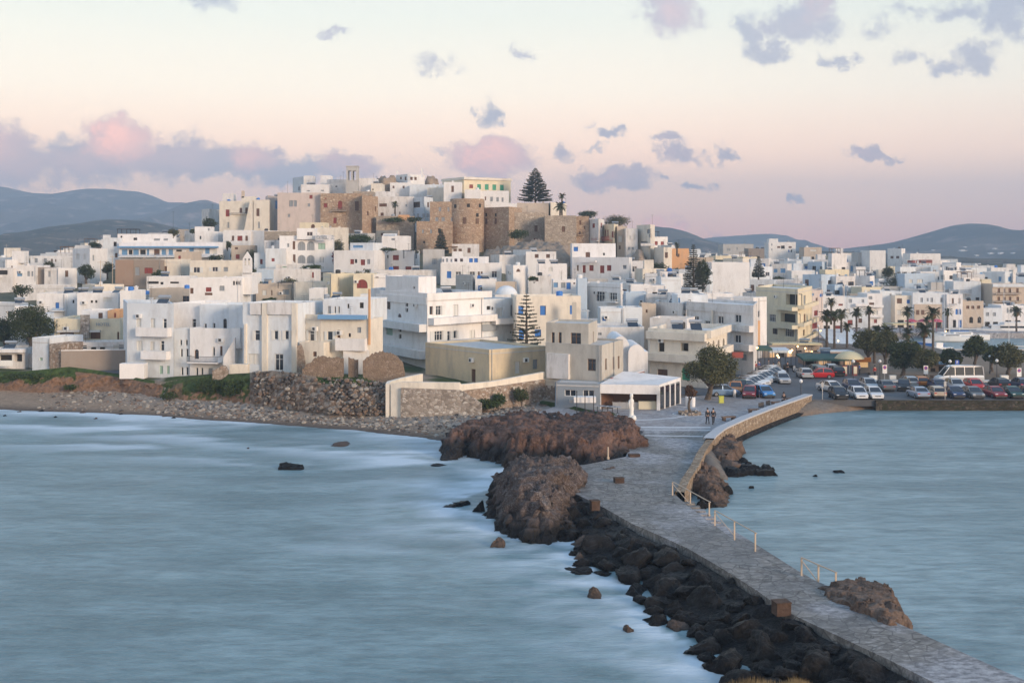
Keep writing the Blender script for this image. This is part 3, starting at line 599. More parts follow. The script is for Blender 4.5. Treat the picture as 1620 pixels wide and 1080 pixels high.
def bandp(r, p0, p1, yt, yb, mat, out=.5, name='ledge'):
    (a, da), (b, db) = p0, p1; A_ = ((a-810)*da/F, da); B_ = ((b-810)*db/F, db); L = math.hypot(B_[0]-A_[0], B_[1]-A_[1]); ang = math.atan2(B_[1]-A_[1], B_[0]-A_[0])
    z1 = CZ-(yt-HZ)*da/F; z0 = CZ-(yb-HZ)*da/F; M = MB(); M.box(0, L, -out, -.004, 0, z1-z0); M.build(name, mat, r, rel(r, A_[0], A_[1], z0), rz=ang)
def boxp(r, x0, x1, yt, yb, d, dep, mat, name): 
    M = MB(); w = (x1-x0)*d/F; h = (yb-yt)*d/F; M.box(0, w, 0, dep, 0, h); M.build(name, mat, r, rel(r, (x0-810)*d/F, d, CZ-(yb-HZ)*d/F))
def antenna(r, px, yb, d, h=2.5, n=4):
    M = MB(); M.tube((0,0,-.3), (0,0,h), .035, .02, 5)
    for k in range(n): z = h-.1-.28*k; M.tube((-.45+.04*k,0,z), (.45-.04*k,0,z), .014, .014, 4)
    M.build('antenna', iron, r, rel(r, (px-810)*d/F, d, CZ-(yb-HZ)*d/F), rz=random.uniform(-.6,.6))
SOL = None
def solar(r, x, y, z, rz=0):
    global SOL
    if SOL is None:
        a = MB(); M_ = Matrix.Rotation(R(35), 4, 'X'); a.box(-.8,.8,-.9,.9,.35,.42,0,M_); a.tube((-.9,.75,1.15),(.9,.75,1.15),.24,.24,10,1); a.tube((-.7,.7,0),(-.7,.7,1),.03,.03,4,1); a.tube((.7,.7,0),(.7,.7,1),.03,.03,4,1)
        SOL = a.mesh('solar_heater', [glassd, steel])
    link('solar_heater', SOL, r, rel(r, x, y, z), rz)
def chimney(r, x, y, z, h=1.0, mat=None):
    a = MB(); a.box(-.25,.25,-.25,.25,-.3,h-.25); a.box(-.32,.32,-.32,.32,h-.25,h-.15); a.box(-.12,.12,-.12,.12,h-.15,h); a.build('chimney', mat or white, r, rel(r, x, y, z))
def pergola(r, x0, x1, yt, yb, d, dep=3, mat=None):
    w = (x1-x0)*d/F; h = (yb-yt)*d/F; M = MB(); n = max(2, int(w/2)+1)
    for k in range(n):
        x = w*k/(n-1)
        for y in (0, dep): M.box(x-.06, x+.06, y-.06, y+.06, 0, h-.1)
    for y in (0, dep): M.box(-.3, w+.3, y-.05, y+.05, h-.098, h)
    q = 0
    while q < w: M.box(q, q+.08, -.3, dep+.3, h+.002, h+.09); q += .5
    M.build('pergola', mat or frn, r, rel(r, (x0-810)*d/F, d, CZ-(yb-HZ)*d/F))
def dome(r, px, yb, d, rad, mat, h=None):
    M = MB(); h = h or rad; pr = [(rad*math.cos(t), h*math.sin(t)) for t in [math.pi/2*k/8 for k in range(8)]]; M.lathe(pr, 20); M.build('dome', mat, r, rel(r, (px-810)*d/F, d, CZ-(yb-HZ)*d/F), smooth=True)
def text(r, s, px, py, d, size, mat, rz=0, name='lettering', out=.1):
    cu = bpy.data.curves.new(name, 'FONT'); cu.body = s; cu.size = size; cu.extrude = .04; cu.align_x = 'CENTER'; cu.align_y = 'CENTER'; cu.materials.append(mat)
    o = bpy.data.objects.new('letter_curve', cu); COL.objects.link(o); me = bpy.data.meshes.new_from_object(o); bpy.data.objects.remove(o); o = link(name, me); x, y, z = W(px, py, d); o.parent = r; o.location = rel(r, x, y-out, z); o.rotation_euler = (R(90), 0, rz); return o

# ---- the shore row
r = B('beach_bar', 'low white flat-roofed beach bar with a dark open front at the shore', [(-12,166),(39,166)], 551, 580, white2, [(8,568,22,14,'oD'),(29,566,12,12,'oD')], dep=6, cat='bar')
bandp(r, (-13,166), (41,166), 551, 556.5, roofw, 1.2, 'fascia'); boxp(r, 0, 20, 570, 579, 164, .1, frw, 'counter')
r = B('boundary_house', 'bluish white garden building with a bare wall beside the beach bar', [(51,164),(79,163)], 534, 579, shadew, [(65,568,5,5,'e')], dep=7)
A(r, [(40,168),(52,167)], 559, 580, white2, [], 5)
r = B('stone_annex', 'small bare rubble stone block between white wall and brown render wall', [(78.3,162.5),(97,162)], 544, 579, rubble, dep=5, cat='wall')
r = B('render_wall', 'long brown rendered boundary wall behind the coast road', [(96.5,161.5),(200,163)], 554, 583, taupe, dep=.5, par=.05, cat='wall')
bandp(r, (96.5,161.5), (200,163), 553.4, 555, white, .05, 'coping')
r = B('terrace_building', 'low whitewashed terrace with glazed openings behind the brown wall', [(82,166),(200,168)], 541, 560, white2, [(112,548,22,8,'d'),(132,548,11,8,'d'),(148,551,8,4,'o'),(162,551,8,4,'o'),(183,547,7,10,'w'),(192,548,7,10,'y')], dep=4, roof=roofw)
r = B('ochre_house', 'ochre two storey house with dark brown shuttered openings and white upper room', [(86,173),(190,174)], 504, 545, paley, [(106,531,22,13,'k'),(151,530,16,12,'k'),(187,531,3,12,'k')], dep=10, roof=roofw)
A(r, [(129,176),(170,176.5)], 491, 504, white, [(159,499,7,9,'k')], 6); A(r, [(170.3,176),(189,176.3)], 491, 504, orange, [(182,497,3,10,'r')], 6)
boxp(r, 127, 141, 498, 535, 172.6, .3, whst, 'stone_pillar'); bandp(r, (92,173), (128,173.4), 522, 525, roofm, .9, 'canopy'); bandp(r, (141,173.6), (160,173.8), 522, 525, roofm, .9, 'canopy'); text(r, 'HOTEL', 164, 513, 173.7, .7, shgy, .0, out=.25)
r = B('apartment_block', 'shade-tinted white three storey block with curved balconies above the coast road', [(195,170),(201,158),(275,156)], 479, 598, shadew,
  [(219.5,512,8,16,'w'),(242,511,7,15,'w'),(260.5,512,6,16,'d'),(221,547,9,16,'w'),(241,547,7,14,'w'),(256.5,547,7,16,'d'),(255,585,6,13,'e'),(266,585,5,13,'e')], roof=roofw)
balcony(r, (222,157.6), (272,156.2), 517, 531, 'solid', white); balcony(r, (230,157.4), (270,156.2), 554, 567, 'solid', white); boxp(r, 189, 228, 575, 599, 154, 1.5, white, 'garden_wall'); antenna(r, 239, 477, 165, 2.2)
r = B('apartment_block', 'stepped white block with six small paired windows and a cream attic', [(275.4,157.5),(300,157)], 520, 600, shadew, [(286,542,4,10,'d'),(295,542,4,10,'d'),(287,558,4,13,'d'),(296,558,4,13,'d'),(288,587,4,14,'d'),(296,587,4,14,'d')], dep=10)
A(r, [(274,162),(318,161)], 479, 520, white, [(307,512,7,15,'d')], 9, roof=roofw)
r = B('apartment_block', 'shade-tinted white block with two dark iron balconies and an arched terrace door', [(300.4,156.6),(374,155)], 519, 600, white,
  [(311,560,7,15,'na'),(338,556,4.5,15,'d'),(350,555,4,15,'k'),(311.5,588,4,14,'d'),(319.5,588,4,14,'d'),(333,589,7,14,'y')], dep=4)
A(r, [(316,160),(375.5,158.8)], 482, 521, shadew, [(325,516,4,9,'d'),(338.5,515,4,8,'d'),(356,513,5.5,18,'na')], 8, roof=roofw)
balcony(r, (303,156.5), (351,155.5), 562, 573, 'iron', white, 1.3); balcony(r, (332,159.7), (366,159), 519, 532, 'iron', white, 1.2)
poly = [G(352,596,3.6), G(372,594,3.6)]; M = MB(); x, y, z = W(353, 596, 153.5); w = 19*153.5/F
M.face([(0,0,0),(w,0,0),(w,0,5.9),(0,0,3.2)]); M.face([(w,0,0),(w,.5,0),(w,.5,5.9),(w,0,5.9)]); M.face([(0,0,3.2),(w,0,5.9),(w,.5,5.9),(0,.5,3.2)]); M.face([(0,.5,0),(0,0,0),(0,0,3.2),(0,.5,3.2)]); M.build('stair_wall', white2, r, rel(r, x, y, z-.6))
r = B('apartment_block', 'shade-tinted white block with tall cream pilasters, three windows and a glazed door', [(384,152),(471,150)], 479, 592, shadew,
  [(407,530.5,8,16,'ds_w'),(436.5,530,7,15,'ds_w'),(453.5,530,7,15,'ds_w'),(402,568,18,17,'w'),(441.5,573,14,27,'d')], roof=roofw, par=.9)
for a, b_, t_ in ((388,391,512),(416,424,479),(463,471,479)): bandp(r, (a,152-(a-384)*.023), (b_,152-(b_-384)*.023), t_, 591, cream, .35, 'pilaster')
bandp(r, (397,151.7), (414,151.3), 479, 497, white2, .3, 'parapet_panel'); bandp(r, (424.3,151), (462.6,150.2), 478, 497, white2, .3, 'parapet_panel')
A(r, [(362,156),(390,155)], 482, 592, shadew, [(371.5,556,5,13,'d'),(381,534,4,11,'d')], 5); balcony(r, (372,155.7), (385,155.2), 518, 550, 'solid', white, .8)
boxp(r, 363, 392, 576, 592, 149.5, 1, cream, 'garden_wall')
r = B('cream_house', 'narrow cream house with one tall window and a low garden room', [(471.5,153),(507,151)], 497, 590, cream, [(493,531,8,17,'ds_w'),(481,493,4,6,'y')], dep=8)
A(r, [(474,149.5),(512,148.5)], 541, 592, cream, [(498,560,6,8,'k')], 2.5, 'garden_room'); antenna(r, 481, 499, 156, 2.8)
r = B('apartment_block', 'white and cream block with a faded blue awning and one solid corner balcony', [(507.5,151),(586,149.5)], 504, 596, cream,
  [(514,531,4,14,'w'),(522,531,8,14,'ds_w'),(536,529,5,14,'k'),(553,530,4,6,'o'),(568,522,6.5,9,'y'),(555,560,3,7,'o')], dep=5)
A(r, [(511,154),(585,152.8)], 473, 505, shadew, [(521,490,5,12,'y'),(530,490,3,11,'d'),(536,490,3,11,'d'),(551,484,3,7,'o'),(572,483,6.5,9,'o')], 8, roof=roofw)
bandp(r, (506,151), (581,149.8), 497.5, 504, shlb, .9, 'awning'); balcony(r, (536,150.6), (582,149.7), 534, 553, 'solid', white, 1.3); bandp(r, (584,149.6), (586.4,149.5), 457, 545, orange, .25, 'drain_pipe'); boxp(r, 543, 584, 553.5, 593, 149.2, .3, white2, 'porch_wall')
r = B('party_wall', 'tall bare bluish wall squeezed in beside the great white block', [(586.6,180.5),(601.5,180)], 456, 596, shadew, [(592,545,5,8,'y')], dep=8)
# the great white block
r = B('white_apartment_block', 'great white corner block with three storeys and wraparound ledge balconies', [(601,179),(676,164),(765,174)], 464, 596, white,
  [(613.5,483,8,12,'n'),(643.5,481,4,8,'o'),(643.5,490.5,4,6,'o'),(632,499,6,6,'na'),(616,524,10,12,'e'),(633,521,4,7,'o'),(633,532,4,7,'o'),
   (682,491,5,13,'n'),(694,491,9,15,'ds_w'),(721,491,8,18,'w'),(694,531,13,16,'ds_w'),(710,532,6,17,'d'),(720,529,5,13,'ds_w'),(747,530,9,16,'w')], roof=roofw, par=.9)
A(r, [(610,177),(662,167.8),(690,172.7)], 438, 466, white, [(655,455,3,3,'o')], roof=roofw)
for (a, b_) in ((((596,180),(676,164.2))), ((676,164.2),(777,175.3))):
    bandp(r, a, b_, 464, 475, white, .18, 'cornice')
    bandp(r, a, b_, 503, 514, white, 1.3, 'ledge'); bandp(r, a, b_, 541, 553, white, 1.3, 'ledge')
bandp(r, (665,166.6), (676,164.2), 466, 552, white, .05, 'corner_strip')
r = B('grey_block', 'low blue-grey block with a solid balcony between white block and pine', [(765,174),(817,179)], 472, 560, shadew, [(773,487,6,6,'o'),(779,488,3,5,'o'),(811,491,7,17,'y'),(790,494,10,14,'w')], dep=9)
balcony(r, (776,175), (818,179), 504, 513, 'solid', white, 1.2); bandp(r, (761,173.6), (784,175.8), 513, 524, shgy, .3, 'roller_blind')
r = B('domed_chapel', 'small chapel with a pale blue-white dome behind the great white block', [(783,186),(819,187)], 466, 500, white2, [(800,476,4,6,'o')], dep=8, cat='chapel'); dome(r, 801, 467.5, 190.5, 1.9, shadew, 1.7)
# ochre house and its terrace
r = B('ochre_house', 'large weathered ochre flat-roofed house with one narrow brown door by the terrace', [(673,158),(774,146),(864,152)], 553, 606, ochre, [(749,594,6.5,21,'k'),(819,581,8,19,'w'),(847,576,8,15,'y')], roof=roofm, par=.3)
A(r, [(709,162),(806,162)], 547, 560, beige, [], 6)
def wall_run(name, label, pts, thick, mat, cop=None, cat='wall', kind=None, group=None):
    """free-standing wall: pts = (px, d, ytop, zbottom)"""
    P = [((a-810)*d/F, d, CZ-(yt-HZ)*d/F, zb) for a, d, yt, zb in pts]; o = P[0]; rt = empty(name, (o[0], o[1], o[3])); tag(rt, label, cat, group, kind)
    N_ = []
    for i in range(len(P)):
        a = P[max(0, i-1)]; b_ = P[min(len(P)-1, i+1)]; e = Vector((b_[0]-a[0], b_[1]-a[1])).normalized(); N_.append((-e.y, e.x))
    M = MB(); K = MB()
    for i in range(len(P)-1):
        a, b_ = P[i], P[i+1]; A0 = Vector((a[0]-o[0], a[1]-o[1])); B0 = Vector((b_[0]-o[0], b_[1]-o[1])); A1 = A0+Vector(N_[i])*thick; B1 = B0+Vector(N_[i+1])*thick
        za, zb_, ta, tb = a[3]-o[3], b_[3]-o[3], a[2]-o[3], b_[2]-o[3]
        M.face([(*A0,za),(*B0,zb_),(*B0,tb),(*A0,ta)]); M.face([(*B1,zb_),(*A1,za),(*A1,ta),(*B1,tb)]); M.face([(*A0,ta),(*B0,tb),(*B1,tb),(*A1,ta)])
        if i == 0: M.face([(*A1,za),(*A0,za),(*A0,ta),(*A1,ta)])
        if i == len(P)-2: M.face([(*B0,zb_),(*B1,zb_),(*B1,tb),(*B0,tb)])
        if cop:
            cm, ch, co = cop; n0, n1 = Vector(N_[i]), Vector(N_[i+1])
            q = [A0-n0*co, B0-n1*co, B1+n1*co, A1+n0*co]; K.face([(q[0].x,q[0].y,ta+ch),(q[1].x,q[1].y,tb+ch),(q[2].x,q[2].y,tb+ch),(q[3].x,q[3].y,ta+ch)])
            K.face([(q[0].x,q[0].y,ta+.003),(q[1].x,q[1].y,tb+.003),(q[1].x,q[1].y,tb+ch),(q[0].x,q[0].y,ta+ch)]); K.face([(q[2].x,q[2].y,tb+.003),(q[3].x,q[3].y,ta+.003),(q[3].x,q[3].y,ta+ch),(q[2].x,q[2].y,tb+ch)])
    M.build('wall', mat, rt)
    if cop: K.build('coping', cop[0], rt)
    return rt
wall_run('terrace_wall', 'curving cream terrace parapet at the sandy bank below the ochre house', [(616,133.6,607,.7),(618,134.3,603,.8),(640,138.5,597,1),(669,142,591,1)], .45, cream)
wall_run('terrace_wall', 'straight low cream parapet above the whitewashed rubble wall', [(618,133.5,608,.6),(636,133.2,604,.6),(727,132.6,605,.6),(733,132.8,610,.6)], .45, cream)
wall_run('terrace_wall', 'sloping cream ramp parapet running up to the ochre house corner', [(729,133.2,608,.8),(780,137,603,.8),(862,143,588,1.4)], .45, cream)
wall_run('rubble_wall', 'whitewashed rubble stone retaining wall beside steps down to the beach', [(634,132.85,613.5,.5),(728,132.25,617,.5),(762,131.9,638,.5)], .3, whst)
wall_run('rubble_wall', 'short stone wall under the sloping ramp parapet', [(734,133.1,618,.6),(780,136.6,612,.8),(862,142.6,600,1.0)], .3, rubble)
# beach steps
st = MB()
for k in range(9): st.box(k*.42, k*.42+.42+.02, -.9, 0, -.5, 3.2-k*.34)
x, y = G(640, 652, .8); tag(st.build('beach_steps', whst, None, (x, y, .3)), 'whitewashed stone steps leading down from terrace wall to the sand', 'steps')
# ruined walls
def ruin(name, label, d, prof, yb, mat, th=.6):
    M = MB(); o = W(prof[0][0], yb, d); P = []
    for i in range(len(prof)-1):
        (a, ya), (b_, yb_) = prof[i], prof[i+1]; n = max(1, int((b_-a)/2.2))
        for k in range(n): f = k/n; P.append((a+(b_-a)*f, ya+(yb_-ya)*f+random.uniform(-2.2,2.0)))
    P.append(prof[-1])
    for (a, ya), (b_, yb_) in zip(P[:-1], P[1:]):
        x0, _, z0 = W(a, ya, d); x1, _, z1 = W(b_, yb_, d); x0 -= o[0]; x1 -= o[0]; z0 -= o[2]; z1 -= o[2]
        M.face([(x0,0,-1),(x1,0,-1),(x1,0,z1),(x0,0,z0)]); M.face([(x1,th,-1),(x0,th,-1),(x0,th,z0),(x1,th,z1)]); M.face([(x0,0,z0),(x1,0,z1),(x1,th,z1),(x0,th,z0)])
    x1 = W(P[-1][0], 0, d)[0]-o[0]; z1 = W(0, P[-1][1], d)[2]-o[2]; z0 = W(0, P[0][1], d)[2]-o[2]
    M.face([(0,th,-1),(0,0,-1),(0,0,z0),(0,th,z0)]); M.face([(x1,0,-1),(x1,th,-1),(x1,th,z1),(x1,0,z1)])
    return tag(M.build(name, mat, None, o), label, 'ruin')
ruins = stone('ruin_masonry', [(.20,.145,.105),(.28,.21,.155),(.23,.17,.125),(.33,.26,.205)], 2.0)
ruinm = rockmat('ruined_render', [(.20,.14,.10),(.27,.20,.15),(.34,.27,.21)], .6, None, .8)
ruin('ruined_wall', 'broken brown rendered wall with sloping top below cream garden room', 144, [(478,584),(484,578),(490,574),(496,567),(505,564),(520,566),(543,567)], 596, ruins)
ruin('ruined_wall', 'narrow broken wall stump between two gaps in the ruin', 144.4, [(551,566),(556,568),(566,569)], 597, ruins)
ruin('ruined_wall', 'tall rounded ruined gable of brown rubble beside the great white block', 143, [(574,572),(580,565),(588,560),(600,557),(612,557),(622,560),(630,565),(637,574),(640,590)], 602, ruins)
ruin('ruined_wall', 'low stone rubble heap standing in front of the pilastered block', 147.5, [(336,588),(340,584),(348,579),(356,579),(360,586)], 596, rubble)
ruin('ruined_wall', 'slim reddish stub of rubble wall beside the cream garden room', 148, [(470,548),(475,545),(479,556),(482,572)], 592, rubble)
# concrete house, chapel, restaurant
r = B('concrete_house', 'raw concrete tower house with brown framed windows above a stone ground floor', [(863,143),(952,138.5),(986,148)], 546, 640, concr, [(936,577,13,19,'n'),(959,576,3,18,'k'),(971,574,3,20,'k'),(979,573,3,20,'k')], roof=roofm, par=.25)
A(r, [(864,144),(931,141.5),(945,149)], 512, 548, concr, [(875,535.5,5,20,'n'),(886,535,5,19,'n'),(911,536,16,19,'n'),(939,534,3,20,'n')], par=.25)
bandp(r, (868,142.8), (902,141), 558, 597, white2, .45, 'render_panel'); bandp(r, (861,143.1), (878.5,142.2), 609, 640, rubble, .3, 'stone_base')
bandp(r, (863,143), (952,138.5), 599, 603, concr, .08, 'string_course')
r = B('grey_annex', 'flat blue-grey annex with two white double windows beside the restaurant', [(878,137.5),(949,136)], 605.5, 642, dgrey, [(902,621.5,18,10,'d'),(931,622,18,10,'d')], dep=3, roof=roofm, par=.1)
boxp(r, 908, 943, 628, 637, 134, 1.2, white, 'screen_panel'); boxp(r, 901, 907, 632, 637, 134.5, .5, steel, 'air_conditioner')
def gable(name, label, pxc, wpx, yt, ysh, yb, d, dep, mat, cat='chapel'):
    w = wpx*d/F/2; zt = CZ-(yt-HZ)*d/F; zs = CZ-(ysh-HZ)*d/F; zb = CZ-(yb-HZ)*d/F; x = (pxc-810)*d/F; M = MB(); n = 14
    prof = [(-w, zb)]+[(-w*math.cos(math.pi*k/n), zs+(zt-zs)*math.sin(math.pi*k/n)**.9) for k in range(n+1)]+[(w, zb)]; k = len(prof)
    M.face([(p[0], 0, p[1]-zb) for p in prof][::-1]); M.face([(p[0], dep, p[1]-zb) for p in prof])
    for i in range(k-1): a, b_ = prof[i], prof[i+1]; M.face([(a[0],0,a[1]-zb),(b_[0],0,b_[1]-zb),(b_[0],dep,b_[1]-zb),(a[0],dep,a[1]-zb)])
    r = empty(name, (x, d, zb)); tag(r, label, cat); M.build('vault', mat, r); HAND.append((pxc-wpx/2, pxc+wpx/2, yt, yb, d, [(x-w,d),(x+w,d),(x+w,d+dep),(x-w,d+dep)])); return r
r = gable('vaulted_chapel', 'white chapel with a tall rounded gable behind the concrete house', 982, 28, 532, 552, 606, 151, 10, white)
r = gable('vaulted_chapel', 'lower white chapel with a rounded gable between taller gable and cream arcade', 1007, 26, 545, 560, 606, 150, 9, white)
boxp(r, 1011, 1025, 556, 606, 151, 6, white, 'side_wall')
r = B('flat_roofed_house', 'long low white house with slit windows behind the two rounded gables', [(944,172),(1019,172)], 517, 556, white2, [(949,528,5,4,'y'),(973,528,9,4,'y')], dep=9, roof=shadew)
r = B('roof_terrace_house', 'white roof terrace wall with a red handrail above the restaurant', [(965,139),(1021,150)], 592, 606, white, [], dep=4, roof=roofw); 
M = MB(); a = Vector(W(966, 598, 138.6)); b_ = Vector(W(1020, 588, 149.6)); M.tube(a-r.location, b_-r.location, .05); M.build('handrail', shr, r)
# restaurant
rt = empty('restaurant', (*G(950, 650, 1.31), 1.31)); tag(rt, 'white restaurant pavilion with sloping pale roof, open dark front and glazed side', 'restaurant')
fa = Vector(G(949, 646.5, 1.31)); fb = Vector(G(1043, 648.5, 1.31)); fc = Vector(G(1077, 638, 1.31)); fd = fa+(fc-fb); o = fa.copy(); rt.location = (o.x, o.y, 1.31)
q = lambda p, z: (p.x-o.x, p.y-o.y, z); HAND.append((948,1078,598,650,133,[tuple(fa),tuple(fb),tuple(fc),tuple(fd)]))
M = MB(); u = (fb-fa).normalized(); v_ = (fc-fb).normalized(); nfr = Vector((u.y, -u.x)); z1f = 1.9; z2f = 3.0
fa2, fb2 = fa+nfr*.3, fb+nfr*.3
M.face([q(fa2,z1f), q(fb2,z1f), q(fb2,z2f), q(fa2,z2f)]); M.face([q(fa2,z1f), q(fa,z1f), q(fb,z1f), q(fb2,z1f)]); M.face([q(fa2,z2f), q(fb2,z2f), q(fb,z2f), q(fa,z2f)]); M.face([q(fa,z1f),q(fa2,z1f),q(fa2,z2f),q(fa,z2f)]); M.face([q(fb2,z1f),q(fb,z1f),q(fb,z2f),q(fb2,z2f)]); M.build('fascia', white, rt)
M = MB(); M.face([q(fa,z2f+.01), q(fb,z2f+.01), q(fc,z2f+.25), q(fd,z2f+.9)]); M.face([q(fb,z1f+.8),q(fc,z1f+.9),q(fc,z2f+.25),q(fb,z2f+.01)]); M.build('roof', roofw, rt)
M = MB(); M.face([q(fa+v_*4,0), q(fb+v_*4-u*.3,0), q(fb+v_*4-u*.3,z2f), q(fa+v_*4,z2f)]); M.face([q(fa,0),q(fa+v_*4,0),q(fa+v_*4,z2f),q(fa,z2f)][::-1]); M.build('interior_wall', shn, rt)
M = MB(); M.face([q(fa+v_*.2,.02), q(fb+v_*.2,.02), q(fc,.02), q(fd,.02)]); M.build('floor', beige, rt)
for f_ in (0, .5, .985):
    p = fa+(fb-fa)*f_; M = MB(); M.box(p.x-o.x-.12 if f_ < .9 else p.x-o.x-.2, p.x-o.x+.12, p.y-o.y-.1, p.y-o.y+.15, 0, z1f); M.build('pillar', white, rt) if f_ != .5 else None
p = fa+(fb-fa)*.66; M = MB(); M.box(0, 2.6, .25, .9, 0, .95); M.build('counter', paley, rt, q(p, 0)); M = MB(); M.box(0, 3.4, .2, .25, 0, .8); 
for k in range(5): M.box(k*.85-.02, k*.85+.02, .14, .19, 0, .95)
M.build('glass_balustrade', [steel], rt, q(fa+(fb-fa)*.22, 0))
L = (fc-fb).length; n = 4
for k in range(n+1):
    p = fb+v_*(L*k/n*.97); M = MB(); M.box(-.09, .09, -.09, .09, 0, z1f+.8+.1*k/n-.02); M.build('pillar', white, rt, q(p, 0))
for k in range(n):
    p = fb+v_*(L*(k+.06)/n*.97); p2 = fb+v_*(L*(k+.94)/n*.97); M = MB(); M.face([q(p,.1), q(p2,.1), q(p2,z1f+.7), q(p,z1f+.7)]); M.build('glass_panel', glassd, rt)
for k in range(4):
    M = MB(); M.lathe([(.38,.72),(.38,.75)], 12); M.tube((0,0,0),(0,0,.72),.04); M.build('table', shn, rt, q(fa+(fb-fa)*(.12+.14*k)+v_*1.2, 0))
# cream arcade house, white four storey block
r = B('cream_arcade_house', 'cream corner house with one arched window, a square window and a side arcade', [(1025,163),(1118,157),(1151,171)], 523, 606, cream,
  [(1046.5,547,9,18,'oa'),(1083,549,12,13,'oD'),(1121,549,4,17,'oa'),(1129,547,4,17,'oa'),(1137,545,4,16,'oa'),(1145,543,4,16,'oa'),(1085,592,13,19,'g'),(1048,590,16,12,'k')], roof=roofw, par=.7)
for a, b_ in (((1025,163),(1118,157)), ((1118,157),(1151,171))): bandp(r, a, b_, 523, 535, cream, .6, 'cornice'); bandp(r, a, b_, 557, 569, cream, .9, 'balcony')
A(r, [(1028,173),(1087,171)], 503, 530, white2, [(1075,512,0.1,0.1,'o')], 6); solar(r, 24, 165, 8.8); solar(r, 27, 167, 8.8)
r = B('white_block', 'white four storey corner block with paired windows and ledge balconies near the car park', [(1086,186),(1192,172),(1199,186)], 483, 600, white2,
  [(1101,506,9,12,'d'),(1119,512,8,9,'d'),(1140,506,9,12,'d'),(1167.5,504,10,12,'d'),(1167,536,10,12,'d'),(1177,565,8,10,'y')], roof=roofw)
bandp(r, (1155,176.8), (1193,172), 512, 522, white2, 1.0, 'balcony'); bandp(r, (1160,176.3), (1193,172), 542, 552, white2, 1.0, 'balcony'); bandp(r, (1086,186), (1193,172), 483, 490, white2, .15, 'cornice'); bandp(r, (1126,180), (1128.5,179.6), 490, 518, cream, .2, 'drain_pipe')
A(r, [(1072,190),(1120,190)], 466, 486, shadew, [(1073,475,6,8,'l'),(1091,477,4,6,'y')], 7)
boxp(r, 1158, 1176, 557, 566, 170, .3, shr, 'shop_sign')
r = B('yellow_balcony_block', 'pale yellow four storey block with two deep dark loggias and wraparound balconies', [(1196,228),(1262,213),(1285,232)], 457, 560, paley,
  [(1254,474,22,17,'oD'),(1247,503,24,14,'oD'),(1226,524,8,9,'n'),(1249,526,14,13,'d'),(1272,526,5,10,'n'),(1222,503,10,12,'d'),(1273,503,5,13,'k'),(1273,474,6,14,'y')], roof=roofw, par=.5)
for yy_, in ((484,),(512,),(537,)): balcony(r, (1232,220), (1262,213), yy_-1, yy_+5, 'solid', paley, 1.2); balcony(r, (1262,213), (1286,233), yy_-1, yy_+5, 'solid', paley, 1.2)
r = B('white_block', 'slim white block with an orange side wall beside the yellow balcony block', [(1192,200),(1213,205)], 470, 590, white, [(1199,497,7,10,'d'),(1199,519,6,9,'b'),(1200,548,6,10,'o')], dep=10)
bandp(r, (1193,200), (1200,202), 508, 552, orange, .3, 'orange_panel')
# ---------------------------------------------------------------- the hill town, houses one by one (base row -> distance)
DB = lambda yb: float(np.interp(yb, [400,415,433,450,474,517,560,590], [330,300,270,250,230,200,170,150]))
def h2(px0, px1, yt, yb, mat, w=(), label='', d=None, skew=0, dep=8, corner=None, **k):
    d = d or DB(yb); nm = k.pop('name', 'house')
    pts = [(px0, d+max(0, skew)), (px1, d+max(0, -skew))] if corner is None else [(px0, d+8), (corner, d), (px1, d+8)]
    return B(nm, label, pts, yt, yb, mat, w, dep=dep, **k)
# the arcaded hotel
r = h2(442, 527, 373, 432, white, [(477,389,12,14,'ya'),(491.5,389,12,14,'ya'),(477,410,12,13,'ya'),(491.5,410,12,13,'ya'),(509,389.5,11,10,'e'),(509,411,6,9,'w'),(465,388,4,13,'k'),(456,388,3,6,'y'),(465.5,409,4,13,'k')], 'white arcaded hotel with rounded loggia openings and lettering along its parapet', d=272, skew=-1.5, name='hotel', cat='hotel', roof=roofw)
A(r, [(469.5,271.6),(499,272)], 361, 376, white, [(490,370,9,6,'d')], 6); bandp(r, (498.5,271.4), (525.5,271), 371.5, 380, white, .2, 'sign_panel'); text(r, 'HOTEL  Σ', 512, 375.8, 271, 1.25, shgy, 0, out=.3)
bandp(r, (442,273.5), (525,271), 430, 440, whst, .4, 'stone_base'); chimney(r, -47, 276, 24, 1)
r = h2(418, 444, 380, 400, white2, [(431,385,5,9,'y')], 'small white house tucked against the arcaded hotel', d=276); r = h2(418, 474, 366, 374, castle2, [], 'low stone parapet house above and behind the arcaded hotel', d=286, dep=4)
r = h2(474, 515, 352, 368, paley, [(495,358,6,7,'ka')], 'small pale yellow house with one arched brown door under the pink castle wall', d=298, dep=6); r = h2(497, 548, 360, 382, cream, [], 'long cream terrace wall house above the hotel lettering', d=290, dep=4)
r = h2(528, 592, 396, 437, white, [(557,414,6,8,'r'),(574,415,7,9,'r'),(563,413,4,6,'o'),(583,414,5,8,'y'),(582,428,9,5,'y')], 'white cubic house with two red shuttered windows beside the hotel', d=262, skew=2, roof=roofw); A(r, [(554,266),(590,264)], 384, 397, blue_ := shadew, [(566,390,16,4,'l')], 5)
antenna(r, 540, 392, 262, 3)
r = h2(592, 664, 396, 431, white, [(598.5,407.5,10,8,'r'),(626,407.5,10,8,'r'),(613,406,3,5,'d'),(626,424,10,6,'r'),(646,424.5,10,6,'r'),(596,425,10,6,'y')], 'broad white house with four red shuttered windows and a dark iron roof pergola', d=266, corner=655, roof=roofw); pergola(r, 638, 658, 396, 409, 264.5, 2, iron)
r = h2(592, 690, 427, 448, white2, [], 'long low white terrace wall below the red shuttered house', d=254, dep=4)
r = h2(669, 700, 394, 440, grayw, [(687,413.5,7,9,'y'),(687,436,7,9,'o')], 'narrow grey house with a stone base beside the blue shuttered terrace', d=262)
